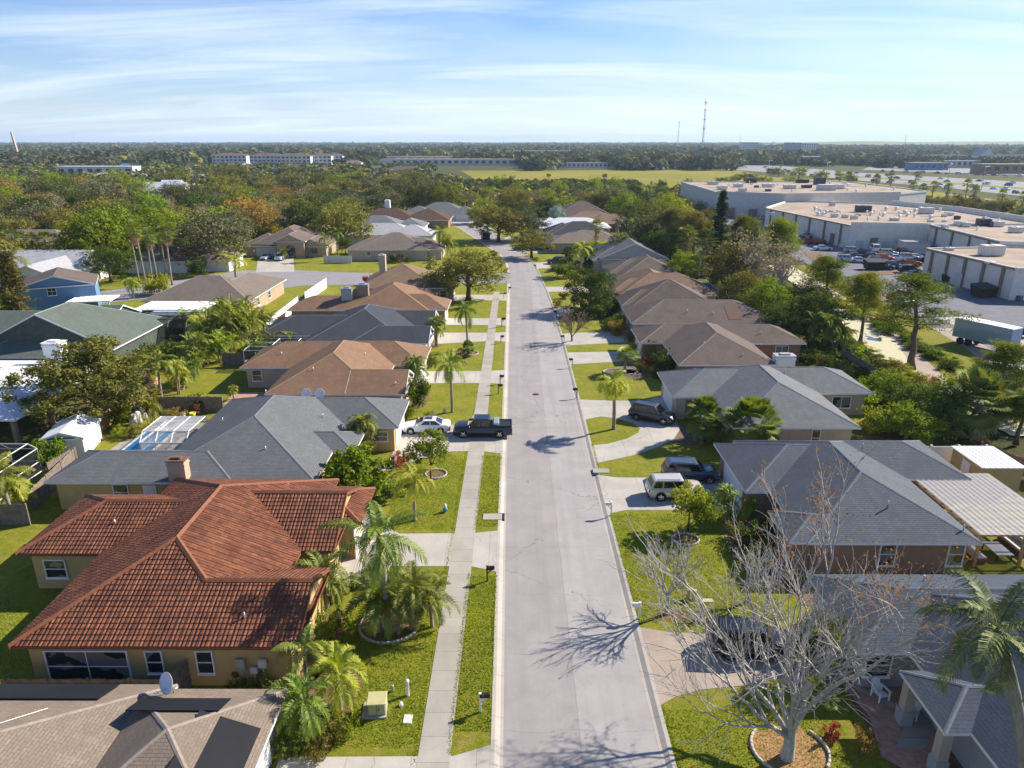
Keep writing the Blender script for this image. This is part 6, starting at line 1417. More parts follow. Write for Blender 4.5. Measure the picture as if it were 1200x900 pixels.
m = MB(); m.lathe([(.10, 0), (.12, .1), (.08, .2), (.001, .22)], n=12); thing1('sprinkler_cap', m, 'white', gp(470, 827, .1), 'small white cap on the lawn below the white post', 'cap')
m = MB(); m.cbox((0, 0, .02), (.45, .6, .05), 0, 0, .01); thing1('meter_cover', m, 'offwhite', gp(478, 843, .1), 'white meter cover plate lying in the lawn', 'cover')
m = MB(); m.cbox((0, 0, .0), (1.5, .95, .12), 0, 0, .02); thing1('storm_inlet', m, 'walk', gp(577, 606, .1), 'concrete storm drain lid on the grass strip', 'drain'); m = MB(); m.cbox((0, 0, 0), (1.45, .9, .12), 0, 0, .02); thing1('storm_inlet', m, 'walk', gp(704, 552, .1), 'concrete storm drain lid beside the wide driveway', 'drain')
m = MB(); m.box(0, .45, -.5, .5, .0, .16); thing1('drain_opening', m, 'black', (7.05, 57.4, -.02), 'black kerb opening of the storm drain', 'drain'); m = MB(); m.box(-.45, 0, -.5, .5, .0, .16); thing1('drain_opening', m, 'black', (-.75, 49.5, -.02), 'black kerb opening by the grass strip drain', 'drain')
m = MB(); m.lathe([(.001, .012), (.36, .012), (.38, 0)], n=20); thing1('manhole_cover', m, 'dkmetal', gp(628, 462, .055), 'round dark manhole cover in the street', 'manhole cover')
m = MB(); m.cbox((0, 0, .02), (.7, .35, .05)); thing1('meter_cover', m, 'stone', gp(829, 704, .1), 'reddish meter cover in the lawn by the bare tree', 'cover')
for px, py, lab in ((806, 702, 'grey cable box left of the pair by the bare sapling'), (813, 703, 'grey cable box right of the pair by the bare sapling')):
    m = MB(); m.cbox((0, 0, .35), (.22, .2, .7), 0, 0, .03); m.cbox((0, 0, .72), (.26, .24, .06), 0, 0, .02); thing1('cable_box', m, 'tgreen', gp(px, py, .1), lab, 'cable box')
# garden figure (white and blue)
m = MB(); m.lathe([(.12, 0), (.16, .1), (.13, .3), (.08, .42), (.11, .5), (.11, .6), (.05, .72), (.001, .74)], n=12); g_ = empty('garden_statue', gp(522, 600, .1), 0, 'small white and blue garden statue on the lawn', 'statue'); m.build('body', M['white'], g_); m = MB(); m.lathe([(.135, .3), (.165, .14), (.2, .12), (.2, .3), (.1, .42)], n=12); m.build('robe', M['bluep'], g_)
for i, (px, py) in enumerate(((507, 487), (521, 484))):
    m = MB(); m.lathe([(.1, 0), (.2, .15), (.16, .35), (.1, .42), (.13, .5), (.001, .62)], n=12); thing1('garden_statue', m, 'stone', gp(px, py, .1), ['squat stone lawn ornament left of the taller one', 'tall stone lawn ornament near the white sedan'][i], 'statue')
# adirondack chairs
def adiron(loc, rz, label):
    o = empty('garden_chair', loc, rz, label, 'chair', 'white garden chairs on the brick patio'); m = MB()
    for i in range(5): m.cbox((0, -.28 + i * .12, .36 - i * .025), (.52, .1, .025))
    m.build('seat', M['white'], o); m = MB()
    for i in range(5):
        x = -.22 + i * .11; m.mesh([(x - .045, .26, .26), (x + .045, .26, .26), (x + .06, .52, .98 - abs(i - 2) * .06), (x - .045, .52, .98 - abs(i - 2) * .06), (x - .045, .28, .26), (x + .045, .28, .26), (x + .06, .54, .98 - abs(i - 2) * .06), (x - .045, .54, .98 - abs(i - 2) * .06)], [(0, 1, 2, 3), (4, 5, 6, 7), (0, 3, 7, 4), (1, 2, 6, 5)])
    m.build('backrest', M['white'], o)
    for s in (-1, 1):
        m = MB(); m.cbox((s * .31, .02, .56), (.13, .7, .025)); m.build('armrest', M['white'], o)
        for yy in (-.28, .3): m = MB(); m.cbox((s * .3, yy, .28), (.05, .09, .56)); m.build('leg', M['white'], o)
adiron(gp(1031, 818, .13), R(15), 'white garden chair facing out on the brick patio'); adiron(gp(1062, 842, .14), R(-75), 'white garden chair partly behind the porch column')
# patio set under clear roof
def sofa(x, y, rz, w, label):
    o = empty('patio_sofa', (x, y, .11), rz, label, 'sofa'); m = MB(); m.cbox((0, 0, .22), (w, .8, .3), 0, 0, .05); m.build('base', M['fencer'], o); m = MB(); m.cbox((0, -.05, .42), (w - .1, .65, .14), 0, 0, .06); m.build('cushion', M['offwhite'], o); m = MB(); m.cbox((0, .38, .6), (w, .18, .55), 0, 0, .05); m.build('backrest', M['offwhite'], o)
sofa(32.6, 44.0, R(90), 1.9, 'cream cushioned patio sofa on the left under the clear roof'); sofa(36.2, 45.2, R(-90), 2.4, 'cream cushioned patio sofa on the right under the clear roof')
o = empty('patio_table', (34.4, 44.2, .11), 0, 'grey topped patio table under the clear roof', 'table'); m = MB(); m.cbox((0, 0, .5), (1.2, 1.8, .06), 0, 0, .02); m.build('tabletop', M['steel'], o)
for a in (-.5, .5):
    for b in (-.8, .8): m = MB(); m.cbox((a, b, .24), (.07, .07, .48)); m.build('leg', M['dkmetal'], o)
x, y = G(1138, 523, 2.6)
# pool + spa things behind grey house
p_ = empty('swimming_pool', (-35.9, 63.6, .1), 0, 'narrow rectangular pool half under a screen cage', 'pool'); m = MB(); m.box(-1.6, 1.6, -3.7, 3.2, .028, .07); m.build('coping', M['white'], p_)
M['poolw'] = NT('pool_water').bsdf((.03, .22, .48), .05, .5); m = MB(); m.box(-1.3, 1.3, -3.4, 2.9, .03, .082); m.build('water', M['poolw'], p_)
cage(-35.4, -31.0, 61.6, 67.2, .9, 'white framed pool cage behind the grey roof', 3, 3, False, 'white', .9, scr='screenw')
for i, (px, py) in enumerate(((157, 499), (163, 496), (169, 491))):
    m = MB(); m.lathe([(.001, 0), (.32, .02), (.36, .3), (.33, 1.2), (.2, 1.32), (.05, 1.38), (.001, 1.38)], n=10, M=Matrix.Rotation(.05, 4, 'X')); thing1('covered_umbrella', m, 'offwhite', gp(px, py, .12), ['white covered bundle left of three by the board fence', 'white covered bundle in the middle of three by the board fence', 'white covered bundle right of three by the board fence'][i], 'bundle', 0, 'white covered bundles')
for i, (px, py, c) in enumerate(((195, 483, 'stone'), (211, 484, 'dkmetal'), (214, 489, 'white'), (226, 488, 'yellow'), (231, 486, 'fencer'))):
    m = MB()
    if c == 'fencer': m.cbox((0, 0, .35), (.6, .55, .08)); m.cbox((0, .25, .7), (.6, .08, .7)); [m.cbox((a, b, .18), (.07, .07, .36)) for a in (-.25, .25) for b in (-.2, .2)]
    else: m.lathe([(.22, 0), (.28, .1), (.34, .42), (.3, .45), (.26, .4), (.001, .38)], n=12)
    thing1('garden_chair' if c == 'fencer' else 'plant_pot', m, c, gp(px, py, .12), ['stone plant pot by the back fence', 'dark plant pot by the back fence', 'white plant pot before the dark one', 'yellow plant pot by the pool', 'red wooden chair at the pool corner'][i], 'chair' if c == 'fencer' else 'plant pot')
# fences
fence('fence', [(-44, 48.0), (-37.2, 48.1)], 1.8, 'fence', 'weathered grey fence left of the yellow stucco house')
fence('fence', [G(92, 546), G(60, 566)], 1.8, 'fence', 'short weathered fence diagonal beside the grey hip roof')
fence('fence', [G(91, 548), G(40, 600)], 1.8, 'fence', 'weathered grey fence running down to the cage')
fence('fence', [G(95, 532), G(132, 497)], 1.8, 'fencet', 'sunlit tan board fence beside the white gabled shed', None, 2.4, .14, .01)
fence('fence', [G(155, 482), G(190, 458)], 1.8, 'fencet', 'second sunlit tan board fence below the palms')
fence('fence', [G(155, 484), G(200, 484), G(262, 484)], 1.8, 'fence', 'grey board fence behind the pool deck')
fence('fence', [G(262, 430), G(300, 430)], 1.8, 'fence', 'dark board fence behind the small lawn')
fence('fence', [(-26.5, 29.9), (-17.8, 29.9)], 1.5, 'fence', 'weathered fence between the red tiled house and the tan roof'); fence('fence', [(-17.8, 29.9), (-17.4, 31.4)], 1.8, 'fence', 'short leaning fence return by the satellite dish')
fence('fence', [(-33, 29.9), (-26.7, 29.9)], 1.35, 'yellow', 'yellow lit board fence at the lower left edge', None, 2.4, 1.0)
fence('fence', [G(313, 392), G(350, 361)], 2.0, 'white', 'tall white panel fence facing the side street', None, 2.4, 1.2, 0, cap=True); fence('fence', [G(358, 356), G(383, 338)], 2.0, 'white', 'white panel fence section farther up the side street', None, 2.4, 1.2, 0, cap=True)
fence('fence', [G(327, 385), G(341, 385)], 1.8, 'fencer', 'small red wooden gate fence inside the white fence'); fence('fence', [G(350, 366), G(382, 366)], 1.8, 'fencer', 'red brown board fence between the white fence and chimneys')
fence('fence', [G(300, 395), G(330, 395)], 1.8, 'fencer', 'dark brown fence under the palm mass')
fence('fence', [G(380, 309), G(412, 309)], 1.8, 'offwhite', 'pale grey board fence before the boat'); fence('fence', [G(185, 370), G(150, 388)], 2.0, 'white', 'white panel fence behind the green roof', None, 2.4, 1.2, 0, cap=True)
fence('fence', [(32.6, 58.9), (42.6, 59.0)], 1.9, 'white', 'white vinyl fence beside the tan shed', None, 2.4, 1.2, 0, cap=True)
fence('fence', [(43.2, 60.5), (46.6, 53)], 1.6, 'fence', 'grey fence behind the tan shed'); fence('fence', [(24, 38.7), (46, 38.9)], 1.7, 'fence', 'dark weathered fence between the two blue grey roofs')
fence('fence', [G(865, 344), G(842, 344), G(785, 341)], 1.9, 'fence', 'dark board fence at the foot of the tall dark conifer')
fence('fence', [(45.8, 66), (44.5, 78), (44.2, 92)], 1.6, 'fence', 'low fence along the canal behind the light grey roof')
fence('fence', [G(700, 272), G(738, 272)], 2.2, 'fencer', 'red fence beside the terracotta tan roof')
x, y = G(925, 385, .5); dish((*G(921, 380, .1), .1), .6, 'satellite dish standing in the yard beyond the square patched roof', -1.0)
# ---------------------------------------------------------------- far buildings
def slab_building(name, px, py, w, d, h, wall, roof, label, rows=3, cols=8, cat='building', rz=0, hip=False, pane='glass'):
    x, y = G(px, py); FARH.append(((x, y), w * .6)); o = empty(name, (x, y, -.1), rz, label, cat); m = MB(); m.box(-w / 2, w / 2, -d / 2, d / 2, 0, h); m.build('wall', M[wall], o)
    r = MB()
    if hip: wing_geo(r, -w / 2 - .8, w / 2 + .8, -d / 2 - .8, d / 2 + .8, h + .2, .3, 'x', 'hh', caps=False); r.build('roof', [M[roof], M['trim'], M[wall], M[roof]], o)
    else: r.box(-w / 2 - .3, w / 2 + .3, -d / 2 - .3, d / 2 + .3, h, h + .6); r.build('roof', M[roof], o)
    for j in range(rows):
        for i in range(cols):
            q = MB(); u = -w / 2 + w * (i + .5) / cols; z = h * (j + .35) / rows; q.box(u - w / cols * .28, u + w / cols * .28, -d / 2 - .06, -d / 2 + .02, z, z + h / rows * .5); q.build('window', M[pane], o)
    return o
for px, py, w, lab in ((272, 193.5, 42, 'three storey apartment block with dark windows, leftmost'), (315, 194, 40, 'three storey apartment block second from the left'), (347, 194.5, 40, 'three storey apartment block in the middle of its row'), (378, 194, 26, 'three storey apartment block second from the right end'), (395, 193.5, 18, 'short apartment block ending the row on the right')):
    slab_building('apartment_block', px, py, w, 18, 11.5, 'w_white', 'r_mauve', lab, 3, max(4, int(w / 5)), hip=True, rz=.05)
slab_building('far_shop', 118, 208, 62, 14, 8.5, 'w_white', 'r_white', 'long low building with white roof in the left woods', 1, 8, cat='shop')
slab_building('far_shop', 150, 212, 34, 12, 6, 'w_beige', 'r_tan', 'beige building just below the long white roof', 1, 8, cat='shop')
far_house(197, 236, 21, 13, 'r_white', 'w_white', 'white metal roofed house alone in the oak woods', 5.2, 0, ends='gg', pitch=.6)
far_house(205, 235, 10, 18, 'r_white', 'w_white', 'white gable wing attached beside the metal roofed house', 4.5, 0, ends='gg', pitch=.6)
for px, py, w, roof, wall, lab, h in ((152, 200, 22, 'bluep', 'w_blue', 'blue roofed house far in the left woods', 4), (215, 188, 26, 'r_mauve', 'w_tan', 'tan gabled house at the edge of the far left woods', 6), (196, 189, 16, 'bluep', 'w_blue', 'blue sided house left of the tan gables', 7), (230, 216, 26, 'r_tan', 'w_tan', 'tan roof peeking out above the white house', 4), (262, 217, 18, 'r_tan', 'w_tan', 'pinkish roof right of the tan roof in the woods', 4), (320, 206, 16, 'bluep', 'w_blue', 'bright blue sided house under the apartments', 4), (352, 201, 26, 'r_grey', 'w_blue', 'grey blue house right of the bright blue one', 4), (300, 204, 22, 'r_mauve', 'w_tan', 'mauve roof left of the bright blue house', 4), (383, 206, 24, 'r_tan', 'w_tan', 'tan roof below the apartment row end', 4), (475, 206, 30, 'r_mauve', 'w_tan', 'mauve tan roofs in the middle woods', 5), (456, 192, 30, 'r_grey', 'w_white', 'grey roof beyond the middle woods', 4), (415, 196, 20, 'r_tan', 'w_white', 'white gable right of the apartments', 5), (172, 190, 24, 'r_mauve', 'w_tan', 'dull tan roof far left of the apartments', 5), (95, 197, 22, 'r_tan', 'w_tan', 'tan roof left of the long white shop roof', 4), (128, 214, 24, 'r_pale', 'w_white', 'pale roof in the trees under the long white roof', 4), (420, 188, 26, 'r_tan', 'w_white', 'tan roof row right of the apartments', 5), (335, 210, 26, 'r_mauve', 'w_tan', 'mauve roof under the grey blue house', 4), (290, 200, 14, 'r_white', 'w_white', 'white pointed gable under the apartments', 5), (440, 203, 24, 'r_grey', 'w_white', 'grey roof between apartments and long warehouse', 4), (40, 200, 24, 'r_tan', 'w_tan', 'tan roof far left near the leaning tower', 4)):
    far_house(px, py, w, 14, roof, wall, lab, h)
slab_building('far_store', 540, 193.5, 170, 30, 7, 'w_store2', 'r_store', 'long grey warehouse behind the centre woods', 1, 20, cat='warehouse')
slab_building('far_store', 497, 189.5, 120, 30, 7, 'w_white', 'r_store', 'pale warehouse left of the long grey one', 1, 10, cat='warehouse'); slab_building('far_store', 628, 182.5, 160, 40, 10, 'w_tan', 'r_store', 'tan warehouse roofs on the horizon left of the mast', 1, 10, cat='warehouse')
slab_building('far_store', 680, 196.5, 60, 12, 5, 'w_white', 'r_pale', 'row of white sheds at the edge of the meadow', 1, 12, cat='warehouse')
far_house(800, 187, 40, 16, 'r_white', 'w_white', 'white roofed buildings in the woods before the tall mast', 6)
slab_building('hotel', 877, 181.5, 34, 20, 26, 'w_white', 'r_pale', 'white and dark glass hotel block left of the pair', 6, 7, cat='hotel'); slab_building('hotel', 927, 181, 34, 20, 25, 'w_grey', 'r_pale', 'grey glass hotel block, left of the joined two', 6, 7, cat='hotel'); slab_building('hotel', 946, 181, 38, 20, 24, 'w_white', 'r_pale', 'white hotel block joined to the grey glass one', 6, 7, cat='hotel')
slab_building('far_shop', 906, 183, 40, 20, 12, 'fencer', 'r_store', 'low brick building between the hotels', 2, 5, cat='shop')
slab_building('far_shop', 950, 192, 24, 14, 9, 'w_blue', 'r_white', 'blue and white shop beside the far highway', 1, 4, cat='shop'); slab_building('far_shop', 1085, 199, 36, 18, 7, 'w_blue', 'r_pale', 'blue fronted shop beyond the highway', 1, 6, cat='shop'); slab_building('far_shop', 1120, 196, 50, 22, 7, 'w_white', 'r_pale', 'long white shop beyond the highway', 1, 8, cat='shop'); slab_building('far_shop', 1185, 203, 66, 20, 8, 'w_brown', 'r_store', 'brown brick shop beyond the highway at the right edge', 1, 8, cat='shop')
far_house(1150, 190, 22, 22, 'r_pale', 'w_white', 'church like building with a steep white gable beyond the highway', 9, R(90), pitch=.9, ends='gg', cat='church', name='church')
for px, w, lab in ((1105, 70, 'long white school roofs left of the steep gable'), (1185, 60, 'white school roofs right of the steep gable')): slab_building('far_shop', px, 187, w, 14, 7, 'w_white', 'r_pale', lab, 1, 10, cat='school')
for px, py, w, lab in ((1010, 187, 70, 'flat pale building near the hill'), (1060, 186, 40, 'small pale building near the hill')): slab_building('far_shop', px, py, w, 14, 6, 'w_tan', 'r_pale', lab, 1, 8, cat='shop')
# masts
def mast(px, base_d, top_py, w, label, wid=1.0):
    x = (px - VPX) / FOC * (base_d / _c) * 1.0; x = (px - VPX) * SC(base_d); y = base_d; h = ZH(top_py, y); o = empty('radio_mast', (x, y, -.1), 0, label, 'mast'); m = MB()
    for s in range(3):
        a = s * 2.094; m.tube([(w * math.cos(a), w * math.sin(a), 0), (w * math.cos(a), w * math.sin(a), h)], .12 * wid, 4)
    k = int(h / (w * 4)); 
    for i in range(k):
        for s in range(3): a, b = s * 2.094, (s + 1) * 2.094; m.tube([(w * math.cos(a), w * math.sin(a), h * i / k), (w * math.cos(b), w * math.sin(b), h * (i + 1) / k)], .08 * wid, 3)
    m.build('lattice', M['steel'], o); m = MB()
    for t_ in (.45, .62, .8, .93): m.cbox((0, 0, h * t_), (w * 3.4, w * 2, h * .012))
    m.build('antenna', M['white'], o)
mast(822.5, 2100, 116, 2.2, 'tall lattice radio mast on the horizon', 4.5); mast(793.5, 2500, 141, 1.4, 'thin shorter mast left of the tall lattice mast', 2.6)
for px, tp, lab in ((865, 156, 'thin pole left of the hotels'), (1057, 157, 'thin pole over the hill'), (667, 160, 'thin pole on the horizon left of the masts')): 
    y = 1500; x = (px - VPX) * SC(y); m = MB(); h = ZH(tp, y); m.tube([(0, 0, 0), (0, 0, h)], .45, 5); thing1('mast_pole', m, 'steel', (x, y, 0), lab, 'pole')
y = 1100; x = (22 - VPX) * SC(y); m = MB(); h = ZH(154, y) ; m.mesh([(-2, -2, -.1), (2, -2, -.1), (2, 2, -.1), (-2, 2, -.1), (-4.3, -1.2, h - 1), (-2.7, -1.2, h), (-2.7, 1.2, h), (-4.3, 1.2, h - 1)], [(0, 1, 5, 4), (1, 2, 6, 5), (2, 3, 7, 6), (3, 0, 4, 7), (4, 5, 6, 7)]); thing1('tower', m, 'w_beige', (x, y, 0), 'leaning cream tower rising over the far left woods', 'tower')
# highway traffic
r_ = random.Random(11); kinds = ['sedan', 'suv', 'pickup', 'van']; ccs = ['white', 'silver', 'grey', 'black', 'white', 'red', 'blue', 'white', 'silver']
ordn = ['first', 'second', 'third', 'fourth', 'fifth', 'sixth', 'seventh', 'eighth', 'ninth', 'tenth', 'eleventh', 'twelfth', 'thirteenth', 'fourteenth', 'fifteenth', 'sixteenth', 'seventeenth', 'eighteenth', 'nineteenth', 'twentieth']
lanes = [((880, 195.5), (1200, 216)), ((880, 198.5), (1200, 219)), ((900, 201.5), (1200, 224.5)), ((905, 203), (1200, 227.5)), ((1030, 201), (1200, 207))]
for li, (a, b) in enumerate(lanes):
    n = [9, 10, 11, 9, 14][li]; A_ = G(*a); B_ = G(*b); ang = math.atan2(B_[1] - A_[1], B_[0] - A_[0])
    us = sorted(min(.99, max(.01, (i + r_.uniform(.1, .9)) / n)) for i in range(n))
    for i, u in enumerate(us):
        px = a[0] + (b[0] - a[0]) * u; py = a[1] + (b[1] - a[1]) * u; x, y = G(px, py); k = r_.choice(kinds); c = r_.choice(ccs)
        w_ = {'sedan': 'car', 'suv': 'suv', 'pickup': 'pickup', 'van': 'van'}[k]
        far_car(k, c, (x, y, .02), ang + (math.pi if li < 2 else 0) if li < 4 else r_.choice([0, 1.57]), '%s %s, %s from the left in the %s' % (c, w_, ordn[i], ['farthest highway lane', 'second farthest highway lane', 'second nearest highway lane', 'nearest highway lane', 'car park beyond the highway'][li]), 'vehicles on and beyond the far highway', {'sedan': 'car', 'suv': 'car', 'pickup': 'truck', 'van': 'van'}[k])
# light poles of the highway
for i, (px, py, tp) in enumerate(((967, 213, 190), (1043, 222, 196), (900, 203, 188), (1110, 214, 192), (1150, 222, 195))):
    x, y = G(px, py); h = ZH(tp, y); m = MB(); m.tube([(0, 0, 0), (0, 0, h)], .22, 6); m.tube([(-2.5, 0, h), (2.5, 0, h)], .14, 5); m.cbox((-2.6, 0, h - .1), (1.2, .5, .2)); m.cbox((2.6, 0, h - .1), (1.2, .5, .2)); thing1('street_lamp', m, 'steel', (x, y, 0), ['lamp post first', '', '', '', ''][0] and 'tall twin arm lamp post by the highway, %s from the left' % ordn[[1, 2, 0, 3, 4][i]], 'street lamp', 0, 'lamp posts of the far highway')
# ---------------------------------------------------------------- plant prototypes
mk_broad('oak_a', 1, 10, 5.2, 4.3, .34, 70, 95, .36, 1.25, 'oak'); mk_broad('oak_b', 2, 11, 6.0, 4.9, .38, 85, 85, .40, 1.4, 'olive'); mk_broad('oak_c', 3, 9, 4.2, 4.1, .28, 75, 90, .34, 1.15, 'bright', name='tree')
mk_broad('far_a', 11, 11, 6.6, 5.2, .4, 75, 60, .55, 1.7, 'oak'); mk_broad('far_b', 12, 9.5, 5.4, 4.6, .36, 60, 60, .50, 1.5, 'olive'); mk_broad('far_c', 13, 12, 5.2, 5.8, .36, 70, 55, .5, 1.5, 'bright', name='tree')
mk_broad('sparse', 14, 11, 4.6, 4.6, .26, 60, 26, .32, 1.3, 'brown', 'bark_pale', .15, nlimb=40, name='thin_tree'); mk_broad('round', 15, 8, 4.4, 3.8, .3, 90, 110, .26, 1.0, 'deep', 'bark_brown', .6, name='tree')
mk_broad('street', 16, 10, 5.0, 4.5, .34, 120, 80, .34, 1.05, 'olive', 'bark_brown', .3, name='oak_tree'); mk_broad('citrus', 17, 4.2, 2.3, 1.95, .14, 85, 75, .30, .55, 'bright', 'bark_brown', .55, name='tree', nlimb=6, asp=.7); mk_broad('small', 18, 3.6, 1.5, 1.2, .09, 30, 70, .2, .5, 'bright', 'bark_brown', .3, name='small_tree', nlimb=6)
mk_broad('oak_n', 19, 9.3, 5.4, 4.1, .3, 150, 120, .27, .8, 'olive', 'bark_brown', .35, name='oak_tree', nlimb=14)
mk_shrub('shrub_a', 21); mk_shrub('shrub_b', 22, 2.6, 2.0, 45, 70, .24, 'bright', cr=.6); mk_shrub('shrub_c', 23, .9, .8, 16, 60, .12, 'deep', cr=.28); mk_shrub('hedge', 24, 1.5, 1.2, 40, 70, .12, 'deep', cr=.4)
mk_palm('queen', 31, 5.2, .17, 12, 2.9, 'palm', ll=.62, droop=1.45, nl=34, ldroop=.5, lw=.04, vee=.15, el1=-40); mk_palm('queen_t', 32, 6.4, .19, 13, 3.2, 'palm', ll=.62, droop=1.35, nl=40, ldroop=.5, lw=.04, vee=.15, el1=-50, lean=-.3)
mk_palm('date', 33, 1.6, .16, 22, 2.0, 'palm', name='date_palm', ll=.42, droop=1.3, nl=30, ldroop=.15, lw=.03, vee=.35, el1=-35, lean=.05); mk_palm('coco', 34, 5.2, .16, 12, 2.3, 'palmy', name='coconut_palm', ll=.6, droop=1.6, nl=20, ldroop=.35, lw=.06, vee=.1, el1=-60, lean=-.25)
mk_palm('areca', 35, 1.9, .05, 9, 2.2, 'palmy', name='areca_palm', ll=.5, droop=1.5, nl=18, ldroop=.25, lw=.045, vee=.35, el1=15, stems=8, spread=1.1, lean=.5); mk_palm('xmas', 36, 2.8, .1, 12, 1.7, 'palm', name='small_palm', ll=.5, droop=1.7, nl=18, ldroop=.3, lw=.05, vee=.3, stems=2, spread=.5, el1=-10)
mk_palm('royal', 37, 11.0, .24, 13, 3.6, 'palmd', name='royal_palm', ll=.62, droop=1.5, nl=56, ldroop=.45, lw=.028, vee=.1, el1=-35, lean=2.5)
mk_palm('cluster', 38, 2.4, .1, 14, 1.9, 'palm', name='date_palm', ll=.4, droop=1.4, nl=26, ldroop=.15, lw=.03, vee=.35, stems=4, spread=1.0, el1=-25)
mk_fan('sabal', 41, 4.2, .2, 34, 1.0, .75); mk_fan('sabal_s', 42, 1.9, .22, 34, 1.05, .85, skirt=6, blades=22, el1=-40, bw=.065); mk_fan('wash', 43, 13, .2, 34, 1.2, 1.0, name='fan_palm', skirt=4, lean=.35, boots=False); mk_fan('sabal_t', 44, 7.5, .2, 34, 1.2, .9, skirt=3, lean=.4)
mk_pine('pine_a', 51, 13, .3, lean=.9, per=90, K=5); mk_pine('pine_b', 52, 11, .26, lean=-.4, width=3.6, bare=.5); mk_pine('pine_c', 53, 11.5, .26, lean=.4, width=4.0, bare=.4, per=110)
mk_conifer('conifer', 55); mk_conifer('cypress', 56, 11, 1.9, leaf='olive', tiers=26, per=50)
bare_tree('bare_big', 61, 12.2, .25, 7, leaf='dead', nleaf=1500, leafside=(.8, .35, .3), spread=.50, first=8, forkz=.14, tuftgreen=7, lsz=.11, kids_=2, shrink=.78)
bare_tree('bare_s', 62, 6.4, .15, 5, nleaf=120, first=4, spread=.5, forkz=.26, leaf='yellow', lsz=.12); bare_tree('bare_m', 63, 3.4, .08, 5, nleaf=260, first=6, spread=.42, forkz=.12, leaf='brown', mat='bark_grey', lsz=.12)
def TP(key, bx, by, label, top=None, w=None, cat='tree', leaf=None, group=None, h0=None, name=None, rz=None):
    """plant from photo measurements: foot pixel, top pixel row, crown width in pixels"""
    x, y = G(bx, by, .1); me = PROTO[key]
    co = np.zeros(len(me['crown'].vertices) * 3, np.float32); me['crown'].vertices.foreach_get('co', co); co = co.reshape(-1, 3)
    H_ = co[:, 2].max(); R_ = np.percentile(np.abs(co[:, :2]).max(1), 97)
    s = 1; sz = None
    if w: s = w * .5 * SC(y, 3) / R_
    if top is not None: sz = max(.3, ZH(top, y)) / H_
    if not w and sz: s = sz
    return plant(key, x, y, label, cat, s, rz, group, leaf, sz or s, name, z=.08)
# ---- near left
TP('queen_t', 455, 742, 'tallest queen palm of the cluster in the stone ring', 598, 112, 'palm', rz=1.0); TP('cluster', 488, 737, 'bushy short palm right in the stone ring cluster', 668, 92, 'palm', rz=.3); TP('date', 444, 740, 'low palm left in the stone ring cluster', 678, 78, 'palm')
TP('date', 383, 711, 'stout palm beside the white gable window of the red tiled house', 652, 66, 'palm', 'palm')
TP('date', 398, 832, 'yellow green feather palm on the right of the three by the tan roof', 762, 72, 'palm', 'palmy'); TP('queen', 360, 812, 'taller palm at the back of the three by the tan roof', 748, 74, 'palm', 'palm'); TP('date', 358, 868, 'round low palm at the front of the three by the tan roof', 795, 70, 'palm', 'palm')
for i, (px, py, t, w, l, lf, lab) in enumerate(((385, 872, 845, 40, 'shrub_a', 'olive', 'rounded shrub in the bed beside the bottom driveway'), (405, 860, 838, 36, 'shrub_a', 'bright', 'bright shrub at the right tip of the palm bed'), (340, 884, 858, 36, 'shrub_a', 'deep', 'dark shrub tight against the tan roof corner'), (372, 890, 868, 30, 'shrub_a', 'olive', 'small shrub at the lower end of the palm bed'),
        (285, 812, 796, 40, 'shrub_c', 'deep', 'low shrub by the electric boxes'), (312, 812, 794, 44, 'shrub_c', 'olive', 'olive low shrub left of the palms under the yellow wall'), (383, 752, 722, 30, 'shrub_a', 'bright', 'bright shrub below the stout palm'), (372, 735, 712, 24, 'shrub_a', 'yellow', 'yellow shrub beside the gable window'), (395, 735, 716, 26, 'shrub_c', 'deep', 'dark shrub right of the stout palm'),
        (436, 683, 660, 30, 'hedge', 'deep', 'clipped round shrub left of the tall palm'), (446, 668, 650, 22, 'hedge', 'deep', 'small clipped shrub by the driveway edge'), (412, 690, 672, 20, 'shrub_c', 'bright', 'small bright shrub by the driveway'), (395, 700, 672, 28, 'shrub_a', 'olive', 'olive shrub under the stout palm fronds'))):
    TP(l, px, py, lab, t, w, 'shrub', lf)
TP('citrus', 420, 582, 'dense round tree with large glossy leaves by the yellow stucco house', 521, 70, 'tree', 'bright'); TP('small', 505, 563, 'small bushy tree on the lawn in front of the white sedan', 503, 44, 'tree', 'bright')
TP('queen', 486, 610, 'drooping yellow green palm in the middle of the lawn', 548, 58, 'palm', 'palmy')
TP('xmas', 432, 530, 'pair of slim palms beside the yellow gable', 484, 50, 'palm', 'palm')
TP('shrub_a', 396, 580, 'shrub left of the round glossy tree', 556, 26, 'shrub', 'deep'); TP('shrub_a', 450, 585, 'shrub right of the round glossy tree', 556, 40, 'shrub', 'bright'); TP('shrub_c', 466, 545, 'potted looking dark shrub on the entry path', 530, 24, 'shrub', 'red'); TP('shrub_c', 478, 540, 'small reddish shrub by the white sedan front', 525, 18, 'shrub', 'olive'); TP('shrub_b', 388, 600, 'shrub in the corner below the grey eave', 575, 30, 'shrub', 'deep')
TP('queen', 530, 483, 'queen palm on the lawn beyond the white sedan', 413, 46, 'palm', 'palm'); TP('xmas', 493, 458, 'palm in front of the brown roofed house', 416, 38, 'palm', 'palm'); TP('shrub_b', 491, 478, 'tall dark bush in front of the brown roofed house', 440, 28, 'shrub', 'deep')
TP('queen', 548, 410, 'slim palm on the small bed by the sidewalk', 353, 34, 'palm', 'palm'); TP('xmas', 510, 405, 'palm by the charcoal roof entry', 370, 32, 'palm', 'palm'); TP('sabal_s', 548, 418, 'small spiky palm under the slim palm', 398, 16, 'palm', 'palm'); TP('shrub_c', 541, 418, 'rusty shrub beside the small spiky palm', 408, 14, 'shrub', 'rust')
